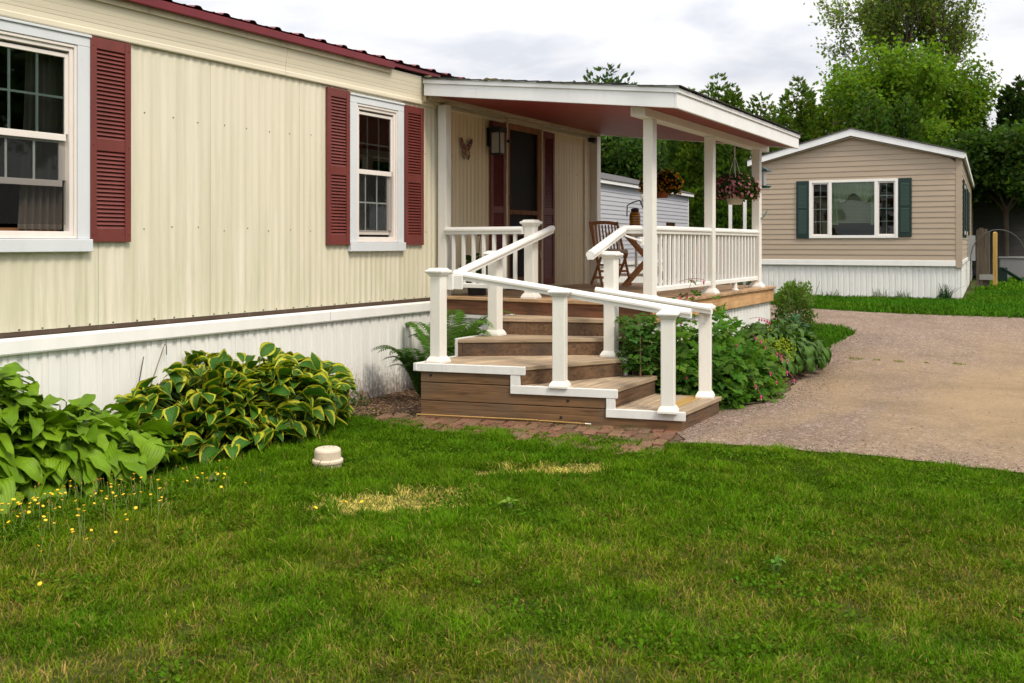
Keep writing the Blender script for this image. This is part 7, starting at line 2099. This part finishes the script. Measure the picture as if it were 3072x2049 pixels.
mb = MB(); pyr(mb, 0.062, fz_ + 0.03, 0.062, fz_ + 0.225); mb.build('seed_tube', paint('clear_tube', (0.55, 0.55, 0.54), 0.3), bfd)
mb = MB(); pyr(mb, 0.10, fz_, 0.11, fz_ + 0.028); mb.tube([(fx - 0.15, fy, fz_ + 0.02), (fx + 0.15, fy, fz_ + 0.02)], 0.007, 6); mb.tube([(fx, fy - 0.15, fz_ + 0.02), (fx, fy + 0.15, fz_ + 0.02)], 0.007, 6); mb.build('tray', GR, bfd)
mb = MB(); mb.tube([(fx, fy, fz_ + 0.30), (fx + 0.01, fy, fz_ + 0.42), (fx - 0.02, fy + 0.02, 2.86)], 0.004, 5); mb.build('hanger', M['teak'], bfd)
# little grey sprig ornament on the far post
og = thing('ornament', 'small verdigris leaf hook fixed to the outside of the far porch post', 'ornament', (12.69, -2.63, 2.0))
mb = MB(); mb.tube([(12.69, -2.622, 1.93), (12.69, -2.66, 1.96), (12.69, -2.72, 2.06)], [0.012, 0.01, 0.005], 6)
for z in (1.98, 2.02): mb.add([(12.69, -2.68, z), (12.72, -2.70, z + 0.03), (12.69, -2.735, z + 0.02), (12.66, -2.70, z + 0.0)], [(0, 1, 2, 3)])
mb.build('hook', paint('verdigris', (0.22, 0.30, 0.28), 0.6), og)

# pale plastic drain cap in the lawn
dc = thing('drain_cap', 'cream plastic drain pipe cap standing in the lawn', 'pipe cap', (5.09, -1.745, 0))
cx, cy = 5.09, -1.745
PL = paint('aged_cream_plastic', (0.66, 0.55, 0.43), 0.45, 0.08, dirt=(0.30, 0.22, 0.14), dirt_amt=0.5, scale=9, stretch=(1, 1, 1))
mb = MB(); mb.lathe([(0.093, 0.085), (0.093, 0.138), (0.088, 0.150), (0.078, 0.156), (0.0, 0.158)], cx, cy, 0, 40); mb.build('dome', PL, dc, smooth=False, bevel=0.0)
mb = MB(); mb.lathe([(0.096, 0.0), (0.099, 0.052), (0.107, 0.056), (0.109, 0.064), (0.108, 0.076), (0.099, 0.083), (0.094, 0.0845), (0.0, 0.0845)], cx, cy, 0, 40); mb.build('collar', PL, dc)
mb = MB()
for a, b in ((-0.02, 0.02), (0.03, 0.01), (0.045, -0.015)): mb.lathe([(0.006, 0.1585), (0.0, 0.161)], cx + a, cy + b, 0, 6)
mb.build('debris', M['brownstrip'], dc)

# hawkweed: yellow flowers on thin stalks, one object each
SQ = paint('hawkweed_stalk', (0.20, 0.27, 0.07), 0.6); YF = paint('hawkweed_yellow', (0.80, 0.50, 0.015), 0.5, 0.15, dirt=(0.72, 0.30, 0.02), dirt_amt=0.3, scale=40); BR = paint('hawkweed_bud', (0.33, 0.17, 0.05), 0.7)
HK_LABEL = 'yellow hawkweed flower on a thin stalk in the lawn by the lime hosta'
HK_G = 'yellow hawkweed flowers in the lawn'
def hawk(h, kind, seed):
    r = random.Random(seed)
    t = thing('hawkweed', HK_LABEL, 'wildflower', (0, 0, 0), HK_G)
    bx_, by_ = r.uniform(-.03, .03), r.uniform(-.03, .03)
    mb = MB(); mb.tube([(0, 0, 0), (bx_ * 0.3, by_ * 0.3, h * 0.55), (bx_, by_, h)], [0.0022, 0.0018, 0.0018], 5, cap=False); mb.build('stalk', SQ, t)
    mb = MB(); tilt = (r.uniform(-.5, .5), r.uniform(-.5, .5))
    if kind == 'open':
        vs = [(bx_, by_, h + 0.001)]
        n = 16; fs = []
        for k_ in range(n):
            a = 2 * math.pi * k_ / n; rad = 0.0125 if k_ % 2 == 0 else 0.0095
            x, y = rad * math.cos(a), rad * math.sin(a); vs.append((bx_ + x, by_ + y, h + 0.004 + tilt[0] * x + tilt[1] * y))
        fs = [(0, 1 + k_, 1 + (k_ + 1) % n) for k_ in range(n)]
        mb.add(vs, fs)
        mb.lathe([(0.002, -0.008), (0.005, -0.003), (0.006, 0.001), (0, 0.0015)], bx_, by_, h, 8)
        mb.build('flower', YF, t)
    else:
        mb.lathe([(0.002, -0.008), (0.0055, -0.002), (0.005, 0.005), (0.002, 0.010), (0, 0.011)], bx_, by_, h, 8); mb.build('bud', BR, t); t['label'] = 'brown hawkweed bud on a thin stalk among the yellow flowers'
    return t
protos = [hawk(0.15, 'open', 1), hawk(0.11, 'open', 2), hawk(0.19, 'open', 3), hawk(0.13, 'bud', 4), hawk(0.17, 'bud', 5)]
rh = random.Random(66)
used = set(); placed = 0
spots = []
while len(spots) < 185:
    if rh.random() < 0.86:
        x, y = rh.gauss(3.50, 0.48), rh.gauss(-1.20, 0.34)
    else:
        x, y = rh.uniform(2.7, 4.7), rh.uniform(-2.05, -0.95)
    if x < 2.3 or y > -0.78 or y > -0.78 - 0.0 * x: continue
    D_ = x * 0.8585 + (y + 6.3) * 0.5128; X_ = x * 0.5128 - (y + 6.3) * 0.8585
    if X_ / D_ < -0.545 or D_ < 3.9: continue
    spots.append((x, y))
for i, (x, y) in enumerate(spots):
    k_ = (0 if rh.random() < 0.4 else 1 if rh.random() < 0.5 else 2) if rh.random() < 0.72 else rh.choice((3, 4))
    if k_ not in used:
        used.add(k_); t = protos[k_]; t.location = (x, y, 0); t.rotation_euler = (0, 0, rh.uniform(0, 6.28))
    else:
        dup(protos[k_], (x, y, 0), rh.uniform(0, 6.28), scale=rh.uniform(0.58, 0.90))
# two strays near the front dry spot
for x, y in ((4.22, -2.62), (4.32, -2.72), (4.05, -2.55)): dup(protos[1], (x, y, 0), rh.uniform(0, 6), label='yellow hawkweed flower at the edge of the nearer dry spot', scale=0.9)

# grass tufts growing through the drive and tall weeds by the tan skirting
def tuft(name, label, x, y, n, rad, h, wd, colr, seed, cat='grass tuft', group=None, lean=0.6):
    r = np.random.default_rng(seed); t = thing(name, label, cat, (x, y, terr(x, y)), group)
    a = r.uniform(0, 6.28, n); q = rad * np.sqrt(r.uniform(0, 1, n)); px, py = x + q * np.cos(a) * 1.0, y + q * np.sin(a)
    blades('blades', px, py, terr_np(px, py) + 0.005, h * r.uniform(0.4, 1.2, n), np.full(n, wd), colour_mix(r, n, colr, 0.3), r, lean=lean, parent=t, kind=None)
    return t
for x, y, n, s, lab in ((13.02, -3.78, 90, 0.10, 'largest grass tuft in the crack across the drive'), (13.06, -4.03, 40, 0.05, 'small sparse grass tuft, second in the row across the drive'), (13.10, -4.31, 70, 0.07, 'low grass tuft in the middle of the row across the drive'),
                     (13.16, -4.62, 30, 0.04, 'tiny grass tuft right of the middle in the row across the drive'), (13.28, -4.99, 80, 0.08, 'darker grass tuft at the right end of the row across the drive'), (12.95, -3.42, 14, 0.04, 'tiny yellowish grass tuft at the left end of the row across the drive')):
    tuft('grass_tuft', lab, x, y, n, s, 0.026, 0.008, (0.22, 0.225, 0.06), int(x * 1000), group='grass tufts in the crack of the drive')
c = fp(3.30, -0.12); tuft('weed', 'tall grassy weed at the tan home skirting, behind the porch end', c[0], c[1], 60, 0.10, 0.42, 0.012, (0.05, 0.11, 0.03), 5, 'weed', 'weeds along the tan home skirting', 0.35)
c = fp(2.55, -0.10); tuft('weed', 'thin low weed at the tan home skirting under the picture window, left', c[0], c[1], 40, 0.22, 0.20, 0.010, (0.09, 0.12, 0.04), 6, 'weed', 'weeds along the tan home skirting', 0.5)
c = fp(1.55, -0.10); tuft('weed', 'spindly weed at the tan home skirting under the right end of the window', c[0], c[1], 45, 0.16, 0.25, 0.010, (0.08, 0.12, 0.04), 7, 'weed', 'weeds along the tan home skirting', 0.5)
c = fp(1.1, -0.10); tuft('weed', 'grassy weed at the tan home skirting below the right green shutter', c[0], c[1], 50, 0.14, 0.22, 0.010, (0.06, 0.11, 0.03), 8, 'weed', 'weeds along the tan home skirting', 0.5)
c = fp(0.30, -0.12); t = tuft('weed', 'dark bushy weed at the tan home corner nearest the back lawn', c[0], c[1], 70, 0.10, 0.36, 0.012, (0.03, 0.075, 0.022), 9, 'weed', 'weeds along the tan home skirting', 0.35)
leafy_bush(t, ell(c[0], c[1], 0.26, 0.16, 0.18, 0.4), 60, 0.06, (0.04, 0.09, 0.025), 99, z0=0.4)
# broad-leaved weeds in the lawn
def rosette(label, x, y, n, L, asp, seed, colr, pitch=-0.55):
    t = thing('lawn_weed', label, 'weed', (x, y, 0), 'broad leaved weeds in the lawn')
    mound(t, hosta_mat('weed_leaf', (colr[0] * 1.1, colr[1] * 1.1, colr[2] * 0.4), None, vein=0.25), x, y, 0.05, 0.05, 0.05, n, (L * 0.5, L * 0.85), asp, seed, cup=0.15, droop=(0.2, 0.8), ruffle=0.15, pitch=(pitch, 0.2), lump=0.1)
rosette('big lobed dandelion leaves at the bottom edge of the lawn', 2.62, -4.52, 9, 0.13, 0.34, 701, (0.07, 0.16, 0.035), -0.9)
0 and rosette('flat dark dandelion rosette in front of the nearer dry spot', 4.55, -3.08, 16, 0.13, 0.28, 702, (0.045, 0.12, 0.035), -0.35)
rosette('pale broad weed leaves right of the nearer dry spot', 4.83, -3.40, 8, 0.08, 0.4, 703, (0.14, 0.24, 0.04), -0.7)
0 and rosette('upright pointed weed left of the bottom centre of the lawn', 3.1, -3.35, 7, 0.09, 0.3, 704, (0.08, 0.19, 0.03), -0.8)
rosette('broad plantain in the right middle of the lawn', 4.55, -5.05, 9, 0.11, 0.3, 705, (0.08, 0.20, 0.025), -0.7)
0 and rosette('low plantain left of the drain cap, below the flowers', 3.75, -2.05, 8, 0.11, 0.3, 706, (0.06, 0.16, 0.03), -0.6)
rosette('grey green dock leaf behind the yellow flowers', 4.35, -1.42, 5, 0.11, 0.4, 707, (0.13, 0.19, 0.10), -0.8)
